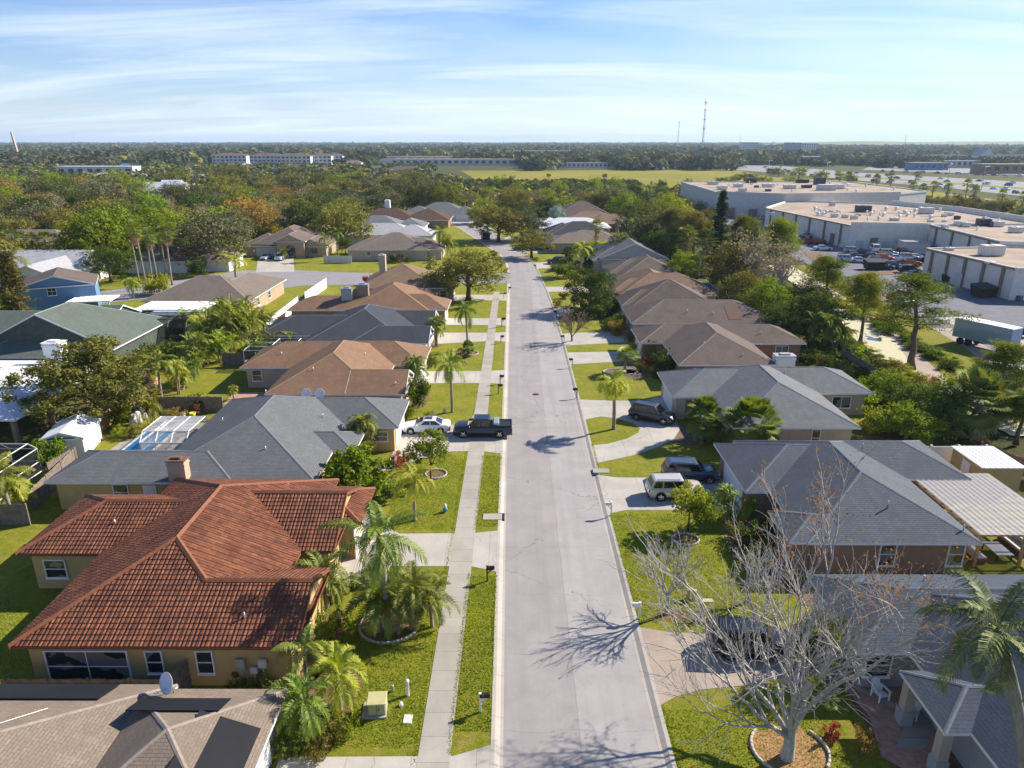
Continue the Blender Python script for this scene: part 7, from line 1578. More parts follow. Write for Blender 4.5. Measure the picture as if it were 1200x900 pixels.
TP('street', 549, 352, 'big broad street oak with yellowish leaves', 286, 86, 'tree', 'olive'); 
for px, py, t, w, lf, lab in ((505, 430, 415, 14, 'deep', 'clipped shrub at the charcoal garage'), (508, 395, 380, 12, 'deep', 'upright clipped shrub at the charcoal entry'), (527, 352, 344, 12, 'deep', 'shrub at the brown garage corner'), (476, 490, 474, 18, 'bright', 'yellow green shrub at the garage corner of the grey roof'), (502, 492, 480, 12, 'yellow', 'small lawn shrub by the ornaments')):
    TP('shrub_a', px, py, lab, t, w, 'shrub', lf)
# back yard palms & shrubs (areca mass)
r_ = random.Random(2)
for i, (px, py, t, w, lf) in enumerate(((245, 408, 362, 52, 'palmy'), (268, 410, 358, 56, 'palm'), (292, 408, 352, 56, 'palmy'), (256, 392, 350, 48, 'palm'), (280, 385, 345, 46, 'palmy'), (305, 395, 362, 40, 'palm'), (238, 425, 385, 40, 'palm'), (318, 415, 385, 44, 'palm'), (345, 412, 385, 36, 'palmy'), (262, 425, 388, 42, 'palmy'), (300, 425, 395, 34, 'palm'))):
    TP('areca', px, py, 'feathery palm clump, %s from the left in the dense mass behind the small lawn' % ordn[[1, 4, 6, 2, 5, 8, 0, 9, 10, 3, 7][i]], t, w, 'palm', lf, 'feathery palms behind the small lawn')
for px, py, t, w, k, lf, lab in ((190, 470, 414, 46, 'queen', 'palm', 'feathery palm beside the sunlit board fence'), (212, 462, 424, 34, 'xmas', 'palmy', 'yellowish palm behind the pool fence'), (222, 448, 420, 38, 'areca', 'palm', 'palm clump on the edge of the small lawn'), (233, 432, 408, 36, 'areca', 'palmy', 'bright palm clump on the red mulch border'), (178, 500, 462, 30, 'areca', 'palmy', 'palm clump beside the covered bundles'), (273, 468, 452, 16, 'xmas', 'palmy', 'tiny palm by the brick patio'), (16, 612, 543, 74, 'queen', 'palmy', 'sunlit yellow palm cut by the left edge'), (30, 605, 560, 44, 'xmas', 'palmy', 'shorter yellow palm right of the sunlit one'), (215, 455, 430, 20, 'sabal_s', 'palm', 'spiky palm under the feathery palm')):
    TP(k, px, py, lab, t, w, 'palm', lf)
for px, py, t, w, lf, lab in ((143, 500, 474, 26, 'bright', 'bright bush behind the tan board fence'), (158, 512, 498, 18, 'olive', 'olive bush by the pool deck'), (141, 512, 500, 14, 'yellow', 'yellow shrub at the fence corner'), (62, 545, 512, 34, 'bright', 'bush beside the white shed'), (205, 495, 478, 22, 'rust', 'dry bush by the back fence'), (230, 480, 462, 26, 'deep', 'leafy bush over the back fence'), (190, 430, 400, 44, 'deep', 'dark bush behind the green roofed house'), (165, 462, 430, 34, 'brown', 'twiggy grey bush against the white house'), (60, 470, 448, 26, 'olive', 'bush under the near oak'), (345, 445, 430, 20, 'bright', 'shrub at the brown eave corner')):
    TP('shrub_b', px, py, lab, t, w, 'shrub', lf)
TP('oak_n', 117, 496, 'open crowned oak between the white roof and the shed', 393, 142, 'tree', 'olive')
TP('cypress', 26, 385, 'slim olive conifer before the blue house', 293, 38, 'tree', 'olive'); TP('queen', 20, 352, 'palm above the white gabled house', 292, 46, 'palm', 'palm'); TP('queen', 8, 350, 'small palm at the left edge by the white gabled house', 316, 26, 'palm', 'palm')
for px, py, t, w, k, lf, lab in ((100, 402, 378, 34, 'shrub_b', 'bright', 'bush between the blue house and patio roof'), (125, 395, 368, 34, 'areca', 'palm', 'palm clump behind the green roof'), (160, 402, 382, 20, 'areca', 'palmy', 'yellow palm left of the patio cover'), (172, 400, 378, 18, 'areca', 'palmy', 'yellow palm before the patio cover'), (222, 395, 362, 30, 'areca', 'palmy', 'bright palm right before the patio cover'), (236, 388, 362, 22, 'areca', 'palmy', 'bright palm at the right post of the patio cover'),
        (158, 350, 326, 22, 'xmas', 'palmy', 'small yellow palm by the footpath'), (186, 345, 320, 34, 'shrub_b', 'yellow', 'round yellow green bush at the foot of the tall palms'), (98, 330, 322, 14, 'shrub_b', 'red', 'reddish bush beyond the blue house'), (50, 318, 302, 16, 'shrub_b', 'olive', 'round shrub before the white gabled house'), (277, 331, 298, 40, 'queen', 'palmy', 'yellow palm by the side street'), (105, 345, 325, 30, 'shrub_b', 'olive', 'bush above the blue house patio roof')):
    TP(k, px, py, lab, t, w, 'palm' if k not in ('shrub_b',) else 'shrub', lf)
# tall fan palms
for i, (px, py, t, w) in enumerate(((172, 340, 256, 24), (179, 331, 262, 20), (187, 342, 266, 22), (202, 334, 262, 24), (163, 330, 264, 20), (196, 326, 272, 18))):
    TP('wash', px, py, 'tall thin fan palm, %s from the left of the tall group' % ordn[[1, 2, 3, 5, 0, 4][i]], t, w, 'palm', 'palm', 'tall thin fan palms before the bright trees')
# bright green trees group + grey oak etc.
for px, py, t, w, k, lf, lab in ((115, 322, 243, 66, 'oak_c', 'bright', 'bright green tree left in the tall bright group'), (140, 318, 234, 74, 'oak_c', 'bright', 'biggest bright green tree in the tall bright group'), (172, 310, 236, 66, 'oak_c', 'bright', 'bright green tree behind the tall fan palms'), (200, 312, 240, 52, 'oak_c', 'bright', 'bright green tree right in the tall bright group'), (98, 322, 262, 40, 'oak_b', 'oak', 'darker tree at the left flank of the bright group'), (130, 330, 286, 50, 'oak_b', 'deep', 'dark shaded tree before the tan hipped house'),
        (250, 316, 247, 84, 'oak_b', 'greyoak', 'large grey green oak beside the side street'), (222, 318, 290, 24, 'shrub_b', 'red', 'reddish brown bush under the bright trees'), (232, 325, 300, 24, 'shrub_b', 'deep', 'dark bush left of the grey green oak'), (275, 300, 252, 42, 'oak_b', 'greyoak', 'oak behind the large grey green one'), (60, 330, 318, 16, 'shrub_b', 'olive', 'bush by the silver car')):
    TP(k, px, py, lab, t, w, 'tree' if k != 'shrub_b' else 'shrub', lf)
for i, (px, py, t, w) in enumerate(((5, 305, 272, 22), (28, 305, 270, 24), (42, 308, 272, 22), (60, 308, 270, 26))): TP('sabal', px, py, 'sabal palm, %s from the left before the pair of tan gables' % ordn[i], t, w, 'palm', 'sabal', 'sabal palms by the tan gables')
for px, py, t, w, k, lf, lab in ((383, 306, 272, 20, 'queen', 'palm', 'palm right of the arched house'), (396, 300, 266, 20, 'queen', 'palm', 'palm behind the boat'), (405, 297, 275, 20, 'round', 'deep', 'dark upright tree by the grey fence'), (333, 305, 290, 12, 'areca', 'palm', 'small palm beside the arched entry'), (395, 285, 258, 26, 'areca', 'palm', 'palm clump behind the dark upright tree'), (463, 308, 294, 18, 'shrub_b', 'greyoak', 'grey bush on the bare beige wall'), (479, 308, 300, 8, 'hedge', 'deep', 'clipped square bush on the beige wall'), (505, 308, 300, 8, 'hedge', 'deep', 'clipped bush at the end of the beige wall'),
        (515, 302, 264, 26, 'queen', 'palm', 'bright palm at the corner of the long tan roof'), (527, 302, 272, 22, 'areca', 'palmy', 'palm clump beside the bright corner palm'), (440, 345, 326, 22, 'shrub_b', 'olive', 'shrub behind the chimneys'), (432, 334, 322, 14, 'shrub_b', 'red', 'orange bush by the shaded street part'), (504, 262, 250, 10, 'sabal', 'sabal', 'left small palm before the far grey roofed house'), (520, 262, 250, 10, 'sabal', 'sabal', 'right small palm before the far grey roofed house')):
    TP(k, px, py, lab, t, w, 'palm' if k in ('queen', 'areca', 'sabal') else ('tree' if k == 'round' else 'shrub'), lf)
# ---- right side
TP('coco', 719, 503, 'yellow green palm standing on the lawn island', 436, 52, 'palm', 'palmy', rz=.4)
TP('sabal', 732, 437, 'fan palm in the brown stone ring', 407, 28, 'palm', 'palm'); TP('date', 759, 422, 'palm before the brown brick house entry', 396, 24, 'palm', 'palmy'); TP('shrub_b', 783, 437, 'feathery bush left of the brown brick wall', 408, 36, 'shrub', 'deep'); TP('shrub_c', 757, 428, 'red leafed shrub at the brick house', 419, 16, 'shrub', 'red'); TP('shrub_a', 742, 412, 'clipped shrub by the rounded path', 401, 12, 'shrub', 'bright'); TP('hedge', 738, 400, 'dark cube hedge by the garage', 385, 14, 'shrub', 'deep')
for px, py, t, w, lf, lab in ((750, 434, 424, 16, 'olive', 'low shrub beside the red leafed one'), (768, 442, 430, 18, 'deep', 'dark shrub at the grey roof corner'), (718, 388, 372, 26, 'deep', 'dark shrub on the lawn beyond the plain driveway'), (728, 380, 366, 20, 'bright', 'bright shrub left of the long brown roof'), (700, 372, 352, 34, 'deep', 'dark hedge bush left of the long brown roof'), (680, 372, 354, 30, 'deep', 'dark hedge bush behind the bare crape myrtle'), (712, 366, 350, 30, 'deep', 'dark hedge bush tight to the brown roof'), (722, 392, 374, 22, 'rust', 'rusty shrub near the cube hedge'), (660, 350, 342, 12, 'olive', 'small shrub at the driveway behind the dark tree'), (654, 360, 350, 10, 'rust', 'brown bush near the driveway edge'),
        (660, 326, 306, 24, 'bright', 'bright shrub below the yellow palm'), (700, 345, 326, 26, 'bright', 'bright shrub beside the round dark tree'), (735, 342, 330, 20, 'yellow', 'yellow green shrub before the orange tan roof'), (650, 318, 308, 12, 'olive', 'small shrub near the black suv')):
    TP('shrub_b', px, py, lab, t, w, 'shrub', lf)
TP('bare_m', 670, 400, 'bare crape myrtle on the lawn', 353, 44, 'tree', None, rz=1)
TP('round', 692, 364, 'round dense dark tree on the right hand lawns', 307, 60, 'tree', 'deep'); TP('queen', 681, 322, 'bright yellow palm beyond the round dark tree', 283, 30, 'palm', 'palmy')
TP('street', 584, 283, 'left broad crowned tree at the bend of the street', 237, 62, 'tree', 'olive'); TP('street', 612, 281, 'right broad crowned tree at the bend of the street', 241, 54, 'tree', 'greyoak'); TP('street', 623, 302, 'smaller street tree over the white car', 268, 48, 'tree', 'olive'); TP('oak_c', 560, 262, 'bright tree behind the bend', 238, 26, 'tree', 'bright')
TP('sabal_s', 822, 518, 'fan palm left of the pair between the grey roofs', 462, 44, 'palm', 'palm'); TP('sabal_s', 876, 528, 'large fan palm right of the pair between the grey roofs', 464, 66, 'palm', 'palm'); TP('shrub_b', 826, 490, 'bright leafy bush above the left fan palm', 463, 36, 'shrub', 'bright'); TP('shrub_a', 845, 525, 'shrub between the two fan palms', 500, 24, 'shrub', 'palm')
for px, py, t, w, k, lf, lab in ((806, 622, 566, 42, 'small', 'yellow', 'bright leafy sapling behind the tan suv'), (822, 625, 578, 44, 'small', 'bright', 'green bush right of the bright sapling'), (852, 612, 570, 36, 'xmas', 'palm', 'palm beside the dark entry of the grey roof'), (874, 610, 580, 26, 'areca', 'palmy', 'small yellow palm at the dark entry'), (880, 640, 612, 34, 'shrub_b', 'deep', 'dark bush at the corner of the brown wall'), (905, 628, 600, 30, 'shrub_b', 'deep', 'dark bush in the shade of the entry'), (862, 632, 612, 26, 'shrub_a', 'olive', 'olive shrub on the lawn edge'), (890, 665, 640, 30, 'shrub_b', 'deep', 'dark bush below the brown wall corner'),
        (960, 790, 712, 60, 'round', 'deep', 'dark green tree behind the big bare tree'), (1005, 760, 725, 30, 'shrub_b', 'bright', 'bright bush behind the bare branches'), (935, 775, 745, 30, 'shrub_b', 'deep', 'dark bush beside the black suv'), (1012, 880, 855, 26, 'shrub_a', 'rust', 'rusty shrub in the leaf litter'), (975, 865, 846, 22, 'shrub_c', 'red', 'small red shrub by the brick entry'), (1150, 888, 868, 30, 'shrub_a', 'deep', 'low shrub behind the porch column')):
    TP(k, px, py, lab, t, w, 'palm' if k in ('xmas', 'areca') else ('tree' if k in ('small', 'round') else 'shrub'), lf)
TP('bare_s', 781, 720, 'bare sapling rising from the rust mulch bed', 622, 96, 'tree', None, rz=.5); TP('bare_s', 876, 706, 'bare slanting sapling left of the big bare tree', 640, 90, 'tree', None, rz=2.2)
TP('bare_big', 922, 888, 'big pale bare tree spreading over the black suv', 608, 360, 'tree', None, rz=0.35)
x_, y_ = 21.2, 25.6; plant('royal', 20.1, 20.8, 'tall dark green palm at the right edge of the picture', 'palm', 1.0, 2.48, z=.1)
# canal and back yard trees, right
for px, py, t, w, k, lf, lab in ((1067, 432, 316, 104, 'pine_a', None, 'large leaning pine on the canal bank'), (1008, 403, 317, 50, 'pine_b', None, 'slim pine left of the large leaning pine'), (965, 378, 296, 52, 'pine_c', None, 'pine beyond the canal bend'), (1163, 476, 396, 70, 'pine_c', None, 'pine in front of the blue box trailer'), (905, 345, 252, 46, 'pine_b', None, 'tall thin pine beside the parked cars'), (868, 330, 248, 44, 'pine_c', None, 'pine right of the tall dark conifer'),
        (839, 322, 222, 26, 'conifer', None, 'tall dark conifer before the long grey store'), (1190, 520, 455, 60, 'pine_b', None, 'pine at the right edge behind the shed')):
    TP(k, px, py, lab, t, w, 'tree', lf)
for px, py, t, w, k, lf, lab in ((880, 352, 258, 74, 'sparse', 'brown', 'half bare brownish tree behind the patch roof'), (912, 358, 275, 60, 'sparse', 'brown', 'second half bare tree right of the brownish one'), (850, 352, 282, 50, 'oak_c', 'olive', 'olive tree at the dark fence end'), (866, 372, 312, 54, 'oak_c', 'olive', 'olive tree behind the square patched roof'), (900, 385, 322, 56, 'oak_c', 'bright', 'bright tree behind the square patched roof'), (930, 378, 330, 60, 'oak_b', 'oak', 'dark dense tree at the canal bend'), (948, 400, 335, 66, 'oak_c', 'deep', 'deep green tree right of the dish'), (915, 402, 352, 50, 'oak_b', 'deep', 'deep green tree behind the dish'), (972, 412, 362, 60, 'areca', 'palm', 'big feathery palm clump by the canal'),
        (1040, 474, 432, 60, 'oak_c', 'bright', 'bright tree behind the light grey roof'), (1076, 496, 448, 60, 'oak_c', 'deep', 'green tree right of the bright one behind the light grey roof'), (1100, 510, 448, 70, 'oak_b', 'deep', 'dark tree above the white vinyl fence'), (1062, 515, 470, 66, 'oak_c', 'bright', 'low bright tree before the white vinyl fence'), (1030, 505, 478, 50, 'shrub_b', 'bright', 'bright bush behind the light grey house'), (1010, 480, 452, 40, 'shrub_b', 'yellow', 'yellow green bush by the beige side wall'), (1140, 512, 430, 78, 'sabal_s', 'sabal', 'large dark fan palm with dead skirt by the canal'), (1165, 508, 462, 60, 'sparse', 'olive', 'wispy olive tree beside the tan shed'), (1190, 495, 440, 50, 'oak_c', 'olive', 'olive tree at the right edge above the shed'), (1128, 462, 436, 50, 'shrub_b', 'yellow', 'yellow green bush on the canal edge')):
    c_ = 'palm' if k in ('areca', 'sabal_s') else ('shrub' if k == 'shrub_b' else 'tree')
    TP(k, px, py, lab, t, w, c_, lf)
for i, (px, py, t, w, k, lf) in enumerate(((805, 318, 262, 30, 'sabal_t', 'sabal'), (822, 325, 270, 32, 'sabal_t', 'sabal'), (790, 305, 240, 44, 'pine_c', 'olive'), (772, 295, 232, 42, 'oak_c', 'olive'), (812, 312, 246, 40, 'pine_b', 'olive'), (758, 288, 236, 40, 'oak_b', 'oak'), (778, 312, 264, 46, 'oak_b', 'deep'), (800, 335, 290, 40, 'oak_c', 'bright'), (760, 302, 262, 40, 'oak_c', 'deep'), (742, 292, 255, 20, 'queen', 'palm'), (852, 330, 285, 36, 'sabal_t', 'sabal'), (828, 298, 240, 36, 'oak_c', 'olive'), (745, 280, 230, 46, 'oak_b', 'oak'), (785, 278, 222, 44, 'oak_c', 'bright'), (730, 262, 222, 40, 'oak_c', 'bright'), (705, 256, 222, 36, 'oak_b', 'oak'))):
    TP(k, px, py, '%s between pool cage and tall dark conifer, %s from the left' % ({'sabal_t': 'sabal palm', 'queen': 'bright palm'}.get(k, 'green tree'), ordn[sorted([805, 822, 790, 772, 812, 758, 778, 800, 760, 742, 852, 828, 745, 785, 730, 705]).index(px)]), t, w, 'palm' if k in ('sabal_t', 'queen') else 'tree', lf, 'trees by the canal belt')
TP('sabal_s', 655, 262, 'silvery fan palm beyond the white roof', 240, 18, 'palm', 'silver') if False else None
TP('oak_c', 652, 262, 'silvery blue fan palm crown left of the grey pointed roof', 239, 20, 'palm', 'silver', name='silver_palm'); TP('oak_c', 667, 255, 'second silvery crown touching the grey pointed roof', 238, 14, 'palm', 'silver', name='silver_palm')
# hedges of bushes along the canal
r_ = random.Random(8); LM = []
def hedge_row(a, b, n, w, h, lf, phrase, grp):
    A_ = G(*a); B_ = G(*b)
    for i in range(n):
        u = (i + .5) / n; x = A_[0] + (B_[0] - A_[0]) * u + r_.uniform(-.8, .8); y = A_[1] + (B_[1] - A_[1]) * u + r_.uniform(-1, 1)
        plant('shrub_b', x, y, '%s, %s from its far end' % (phrase, ordn[i]), 'shrub', w * r_.uniform(.8, 1.2), None, grp, lf[i % len(lf)], h * r_.uniform(.75, 1.25), z=.05)
hedge_row((972, 352), (1060, 398), 14, .8, .5, ['bright', 'yellow', 'olive'], 'green bush, store side canal bank', 'bushes on the canal bank'); hedge_row((1060, 398), (1130, 440), 9, .8, .4, ['bright', 'deep'], 'low bush on the bank below the big pine', 'low bushes on the canal bank')
hedge_row((950, 372), (1040, 430), 12, .7, .35, ['bright', 'yellow', 'deep', 'olive'], 'green bush, house side canal bank', 'bushes on the house side of the canal'); hedge_row((1040, 430), (1110, 480), 7, .8, .5, ['yellow', 'rust', 'bright'], 'yellow bush at the water edge', 'bushes at the water edge')
hedge_row((945, 425), (1000, 470), 6, .8, .7, ['deep', 'olive'], 'shade bush behind the brown brick house', 'bushes behind the brick house')
# highway edge palms and hedge trees
for i, (px, py, t) in enumerate(((1024, 238, 202), (1043, 224, 201), (1066, 240, 211), (1080, 238, 214), (1091, 238, 211), (1106, 242, 213), (1130, 240, 208), (1137, 246, 215), (1171, 252, 220), (1196, 254, 222), (994, 222, 200), (1072, 214, 200))):
    TP('sabal_t', px, py, 'roadside palm beyond the stores, %s from the left' % ordn[sorted([1024, 1043, 1066, 1080, 1091, 1106, 1130, 1137, 1171, 1196, 994, 1072]).index(px)], t, 13, 'palm', 'palm', 'roadside palms beyond the stores')
r_ = random.Random(21)
for i in range(16):
    px = 1050 + i * 9.6; py = 240 + (px - 1050) * .10 + r_.uniform(-3, 3)
    TP('far_b', px, py, 'grey green tree in the strip behind the tan store roofs, %s from the left' % ordn[i], py - r_.uniform(14, 19), r_.uniform(22, 30), 'tree', r_.choice(['greyoak', 'olive', 'greyoak']), 'tree strip behind the stores')
for i, (px, py, t, w, lf) in enumerate(((872, 214, 202, 34, 'oak'), (912, 207, 195, 18, 'olive'), (903, 205, 196, 12, 'oak'), (936, 209, 194, 22, 'bright'), (962, 213, 199, 20, 'bright'), (984, 213, 200, 18, 'bright'), (997, 215, 203, 14, 'deep'), (850, 216, 207, 26, 'bright'), (895, 216, 206, 20, 'bright'), (925, 214, 206, 16, 'yellow'))):
    TP('far_b', px, py, 'tree on the meadow edge beyond the long store, %s from the left' % ordn[sorted([872, 912, 903, 936, 962, 984, 997, 850, 895, 925]).index(px)], t, w, 'tree', lf, 'trees on the meadow edge')
for px, py, t, w, lab in ((643, 208, 203, 6, 'lone round tree in the meadow, left one'), (709, 209, 203, 7, 'lone round tree in the meadow, right one')): TP('far_b', px, py, lab, t, w, 'tree', 'oak')
# ---- the woods between the houses and 400 m: individual crowns with landmark labels
MARKS = [('white metal roofed house', *G(197, 236)), ('arched entry house', -57, 176), ('boat', *G(437, 300)), ('chocolate brown roof', -45, 258), ('grey roofed house at the street end', -26, 280), ('tan gables at the left edge', -125, 192), ('tan hipped house', -80, 165), ('low brown roof', -96, 196), ('silvery palm', *G(655, 258)), ('grey pointed roof', 25, 272), ('terracotta tan roof', 28, 247), ('long white shop roof', *G(118, 206)), ('tan roof above the white house', *G(230, 216)), ('bright blue house', *G(320, 206)), ('mauve tan roofs in the middle', *G(475, 206)), ('pool cage at the row end', 37, 231), ('long low store', 84, 330), ('left meadow corner', *G(560, 214))]
HOLES = [(-70, -45, 170, 200), (-45, -14, 170, 222), (-56, -30, 220, 270), (-44, -5, 245, 292), (-150, -100, 180, 204), (-95, -62, 150, 176), (-106, -86, 186, 206), (5, 44, 186, 285), (-30, 10, 150, 262), (-70, -14, 100, 170), (80, 400, 100, 375), (-105, -60, 100, 160), (-205, -160, 360, 400), (66, 110, 180, 260)]
KN = {'oak': 'dark green oak', 'olive': 'olive oak', 'greyoak': 'grey green oak', 'bright': 'bright green tree', 'yellow': 'yellow green tree', 'rust': 'rusty orange tree', 'brown': 'brown bare tree', 'deep': 'deep green tree', 'sabal': 'sabal palm'}
r_ = random.Random(77); spots = []; tries = 0
def inhole(x, y): return any(a - 2 < x < b + 2 and c - 2 < y < d + 2 for a, b, c, d in HOLES)
while len(spots) < 262 and tries < 60000:
    tries += 1
    y = 150 + 290 * r_.random() ** .9; x = r_.uniform(-.78 * y - 8, .16 * y + 40)
    if inhole(x, y) or any(abs(x - fx) < r_h * .8 and fy - 45 < y < fy + 12 for (fx, fy), r_h in FARH): continue
    if x > 42 and y < 285: continue
    if x > -60 and y < 170: continue
    dmin = 8.5 + max(0, y - 200) * .026
    if any((x - a) ** 2 + (y - b) ** 2 < dmin ** 2 for a, b, *_ in spots): continue
    spots.append((x, y))
NS = len(spots)
cnt = {}; order = []
for x, y in spots:
    mk = min(MARKS, key=lambda q: (q[1] - x) ** 2 + (q[2] - y) ** 2); side = 'beyond' if y > mk[2] + abs(x - mk[1]) * .7 else ('left of' if x < mk[1] else 'right of') if y > mk[2] - abs(x - mk[1]) * .7 - 1 else 'in front of'
    order.append(((mk[1] - x) ** 2 + (mk[2] - y) ** 2, x, y, mk[0], side))
order.sort(); 
for d_, x, y, mk, side in order:
    east = x > -40
    if east: lf = r_.choices(['oak', 'olive', 'bright', 'deep', 'sabal', 'greyoak', 'yellow'], [3, 3, 4, 3, 2, 2, 1])[0]
    else: lf = r_.choices(['oak', 'olive', 'greyoak', 'bright', 'yellow', 'rust', 'brown', 'sabal', 'deep'], [4, 6, 5, 2, 2.2, .8, 1.6, 1.0, 1.2])[0]
    key = {'bright': 'far_c', 'yellow': 'far_b', 'brown': 'sparse', 'sabal': 'sabal_t', 'deep': 'far_c'}.get(lf) or r_.choice(['far_a', 'far_b', 'far_a'])
    k_ = (lf, mk, side); cnt[k_] = cnt.get(k_, 0) + 1; s = r_.uniform(.75, 1.2) * (1 + max(0, y - 220) * .0012)
    if y > 290 and x > -.09 * y: s *= .66
    if key == 'sabal_t': s *= 1.35
    if key == 'sparse': s *= 1.1
    n_ = cnt[k_]; od = ordn[n_ - 1] if n_ <= 20 else 'number %d' % n_
    plant(key, x, y, '%s %s the %s, %s nearest' % (KN[lf], side, mk, od), 'palm' if lf == 'sabal' else 'tree', s, None, 'crowns of the woods behind the houses', lf, s * r_.uniform(.8, 1.0), {'sabal': 'sabal_palm', 'brown': 'bare_tree'}.get(lf, 'oak_tree' if lf in ('oak', 'olive', 'greyoak') else 'tree'), z=-.12)
print('woods trees', NS)
# ---- far woods: one mass
def far_woods(name, label, N, region, seed, mats=('oak', 'olive', 'greyoak', 'bright', 'yellow', 'brown'), wts=(5, 5, 4, 1.5, 1.2, 1.5), per=90):
    rng = np.random.default_rng(seed); Vs = []; Ms = []
    pts = []; n = 0
    while len(pts) < N and n < N * 60:
        n += 1; p = region(rng)
        if p is not None: pts.append(p)
    for (x, y, Rr, Hh) in pts:
        m = rng.choice(len(mats), p=np.array(wts) / sum(wts)); k = per
        d = rng.normal(size=(k, 3)); d /= np.linalg.norm(d, axis=1, keepdims=True); d[:, 2] = np.abs(d[:, 2])
        q = d * (.65 + .4 * rng.random((k, 1))) * (1 + .2 * np.sin(d[:, :1] * 5 + x)) * np.array([Rr, Rr, Hh * .62]); q[:, 2] += Hh * .35
        q[: k // 5, 2] *= .45
        q += np.array([x, y, -.2]); V, F = leaves(q, Rr * .42 * (.6 + .8 * rng.random(k)), rng, .25, .75, d); Vs.append(V); Ms.append(np.full(k, m))
    V = np.concatenate(Vs); F = np.arange(len(V)).reshape(-1, 4)
    o = link_mesh(name, np_mesh(name, V, F, [LV[q] for q in mats], np.concatenate(Ms))); tag(o, label, None, None, 'stuff'); return o
FH = FARH + [(G(px, py), r) for px, py, r in ((272, 193.5, 40), (315, 194, 40), (350, 194.5, 40), (385, 194, 32), (118, 206, 42), (150, 210, 24), (540, 194, 110), (497, 189.5, 80), (880, 182, 60), (940, 182, 60), (906, 183, 40), (475, 206, 22), (320, 206, 16), (352, 201, 20), (950, 192, 30), (1085, 199, 40), (1120, 197, 50), (1185, 203, 60), (1150, 187.5, 60), (215, 188, 30), (230, 216, 16), (680, 196.5, 50), (197, 236, 20), (628, 183, 100), (1010, 187, 70), (800, 187, 40), (152, 200, 16), (383, 206, 14))]
def near_mass(rng):
    y = 360 + 420 * rng.random() ** 1.1; x = rng.uniform(-.80 * y, .16 * y)
    if y < 430 and x < .16 * 430 and rng.random() < .55: return None
    px = VPX + x * _c * FOC / (y * _c * 1.0) ; 
    if y > 500 and x > -75 - (y - 545) * .05 and x < 460: return None            # meadow
    if x > 60 and y < 390: return None
    if inhole(x, y): return None
    for (fx, fy), r in FH:
        if (x - fx) ** 2 + ((y - fy)) ** 2 < (r * .7) ** 2 or (abs(x - fx) < r * .5 and fy - 110 < y < fy and rng.random() < .85): return None
    k = .62 if x > -.07 * y else 1
    return (x, y, rng.uniform(5, 8) * (.8 if k < 1 else 1), rng.uniform(5, 8) * k)
def far_mass(rng):
    u = rng.random(); y = 760 * (9.5 ** u); x = rng.uniform(-.80 * y, .80 * y); k = (y / 760) ** .75
    if y < 1150 and x > .30 * y: return None
    if x > .42 * y and y < 1500: 
        if rng.random() < .5: return None
    for (fx, fy), r in FH:
        if (abs(x - fx) < r * .62 + 8 * k and fy - 130 - .2 * (fy - 760) < y < fy + 20): return None
    if x > .3 * y and 3300 < y < 5600: return None
    return (x, y, rng.uniform(9, 17) * k, rng.uniform(8, 14) * (1 + .15 * rng.random()))
def strip_mass(rng):        # behind the highway, right
    u = rng.random(); px = 850 + 420 * u; base = 190 + 9 * u; py = base + rng.uniform(-5, 3) * (1); x, y = G(px, py)
    if rng.random() < .25: py = 172 + rng.random() * 14; x, y = G(px, py)
    for (fx, fy), r in FH:
        if abs(x - fx) < r * .6 and fy - 140 < y < fy + 10: return None
    return (x, y, rng.uniform(6, 10) * (y / 900) ** .6, rng.uniform(6, 11))
far_woods('far_woods', 'mixed olive woods spreading to the apartments', 3000, near_mass, 5, mats=('fara', 'farb', 'farc', 'olive', 'oak', 'yellow', 'brown'), wts=(4, 4, 3.5, 2.5, 4, .6, .9), per=110)
far_woods('far_woods', 'hazy tree cover reaching the horizon', 5200, far_mass, 6, mats=('fara', 'farb', 'farc', 'olive'), wts=(6, 5, 4, .6), per=80)
far_woods('far_woods', 'tree belts around the far highway and shops', 900, strip_mass, 7, mats=('fara', 'farb', 'farc', 'olive'), wts=(5, 4, 4, 1), per=80)
# undergrowth between the individual crowns
def under_mass(rng):
    y = 150 + 300 * rng.random(); x = rng.uniform(-.8 * y - 8, .17 * y + 44)
    if inhole(x, y) or (x > 44 and y < 285) or (x > -62 and y < 165): return None
    return (x, y, rng.uniform(2.5, 4.5), rng.uniform(2.5, 5.5))
far_woods('undergrowth', 'dense shrub layer below the woods', 1700, under_mass, 8, wts=(5, 4, 2, 2, 1, 1), per=70)
def canal_under(rng):
    y = rng.uniform(64, 180); t_ = (y - 64) / 116; xc = 44 + 12 * min(1, t_ * 1.6); x = xc + rng.uniform(-7.5, -1.0)
    if x < 40 and y < 100: return None
    return (x, y, rng.uniform(.8, 1.5), rng.uniform(.6, 1.4))
far_woods('undergrowth', 'leafy weeds along the house side of the canal', 300, canal_under, 9, mats=('deep', 'olive', 'bright', 'oak', 'yellow', 'rust'), wts=(4, 4, 3, 3, 1, .5), per=130)
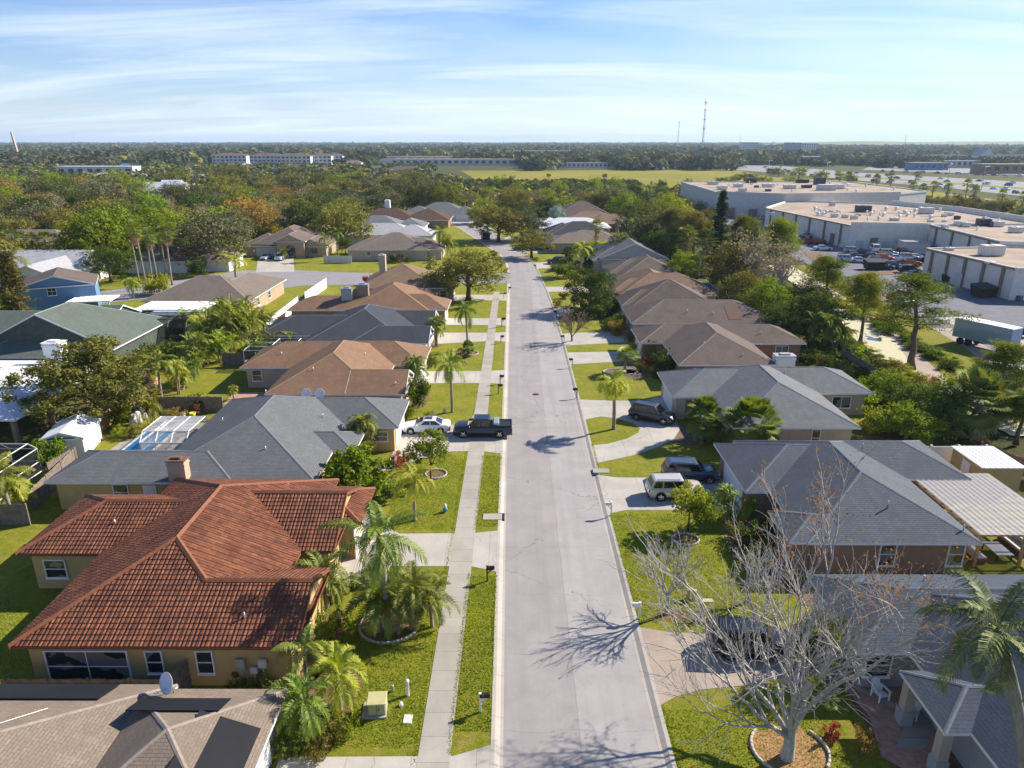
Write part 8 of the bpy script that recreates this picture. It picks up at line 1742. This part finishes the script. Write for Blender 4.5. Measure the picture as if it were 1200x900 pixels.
# grass tufts breaking the clean lawn edges near the camera
def tufts():
    rng = np.random.default_rng(4); P = []
    def line(a, b, n, w=.06):
        t_ = rng.random((n, 1)); a = np.array(a); b = np.array(b); P.append(a * (1 - t_) + b * t_ + rng.normal(size=(n, 2)) * w)
    for (x0, x1, y0, y1, n) in ((-4.75, -4.6, 24, 62, 1800), (-3.15, -3.0, 26.6, 41.8, 1100), (-2.95, -2.85, 47.5, 61, 800), (-1.25, -1.2, 28, 41.5, 900), (-1.3, -1.25, 48, 61, 700)): line((x0, y0), ((x0 + x1) / 2 + (.1 if x0 < -4 else 0), y1), n)
    line((7.7, 36.3), (7.6, 49.8), 900); line((7.9, 20), (7.8, 29.5), 700); line((7.6, 57), (7.6, 64), 500)
    for (x0, x1, y0, y1, n) in ((-10.5, -4.8, 27, 42, 15000), (-3.0, -1.3, 28, 41.5, 5000), (-10, -4.6, 47.5, 61, 8000), (-2.8, -1.4, 48, 61, 3000), (7.8, 17, 36.5, 50, 15000), (7.9, 16, 22, 29.5, 8000), (-34, -27, 30.5, 38.5, 5000)):
        P.append(np.stack([rng.uniform(x0, x1, n), rng.uniform(y0, y1, n)], 1))
    P = np.concatenate(P); n = len(P); h = rng.uniform(.035, .09, n); a = rng.random(n) * 6.28; w = .035
    dx = np.cos(a) * w; dy = np.sin(a) * w; lx = rng.normal(size=n) * .03; ly = rng.normal(size=n) * .03
    z0 = np.full(n, .095)
    V = np.stack([np.stack([P[:, 0] - dx, P[:, 1] - dy, z0], 1), np.stack([P[:, 0] + dx, P[:, 1] + dy, z0], 1), np.stack([P[:, 0] + lx + dx * .2, P[:, 1] + ly + dy * .2, z0 + h], 1), np.stack([P[:, 0] + lx - dx * .2, P[:, 1] + ly - dy * .2, z0 + h], 1)], 1).reshape(-1, 3)
    me = np_mesh('grass', V, np.arange(len(V)).reshape(-1, 4), [LV['bright'], LV['yellow']], (rng.random(n) < .5).astype(int)); tag(link_mesh('grass', me), 'short grass tufts on the near lawns and path edges', None, None, 'stuff')
tufts()
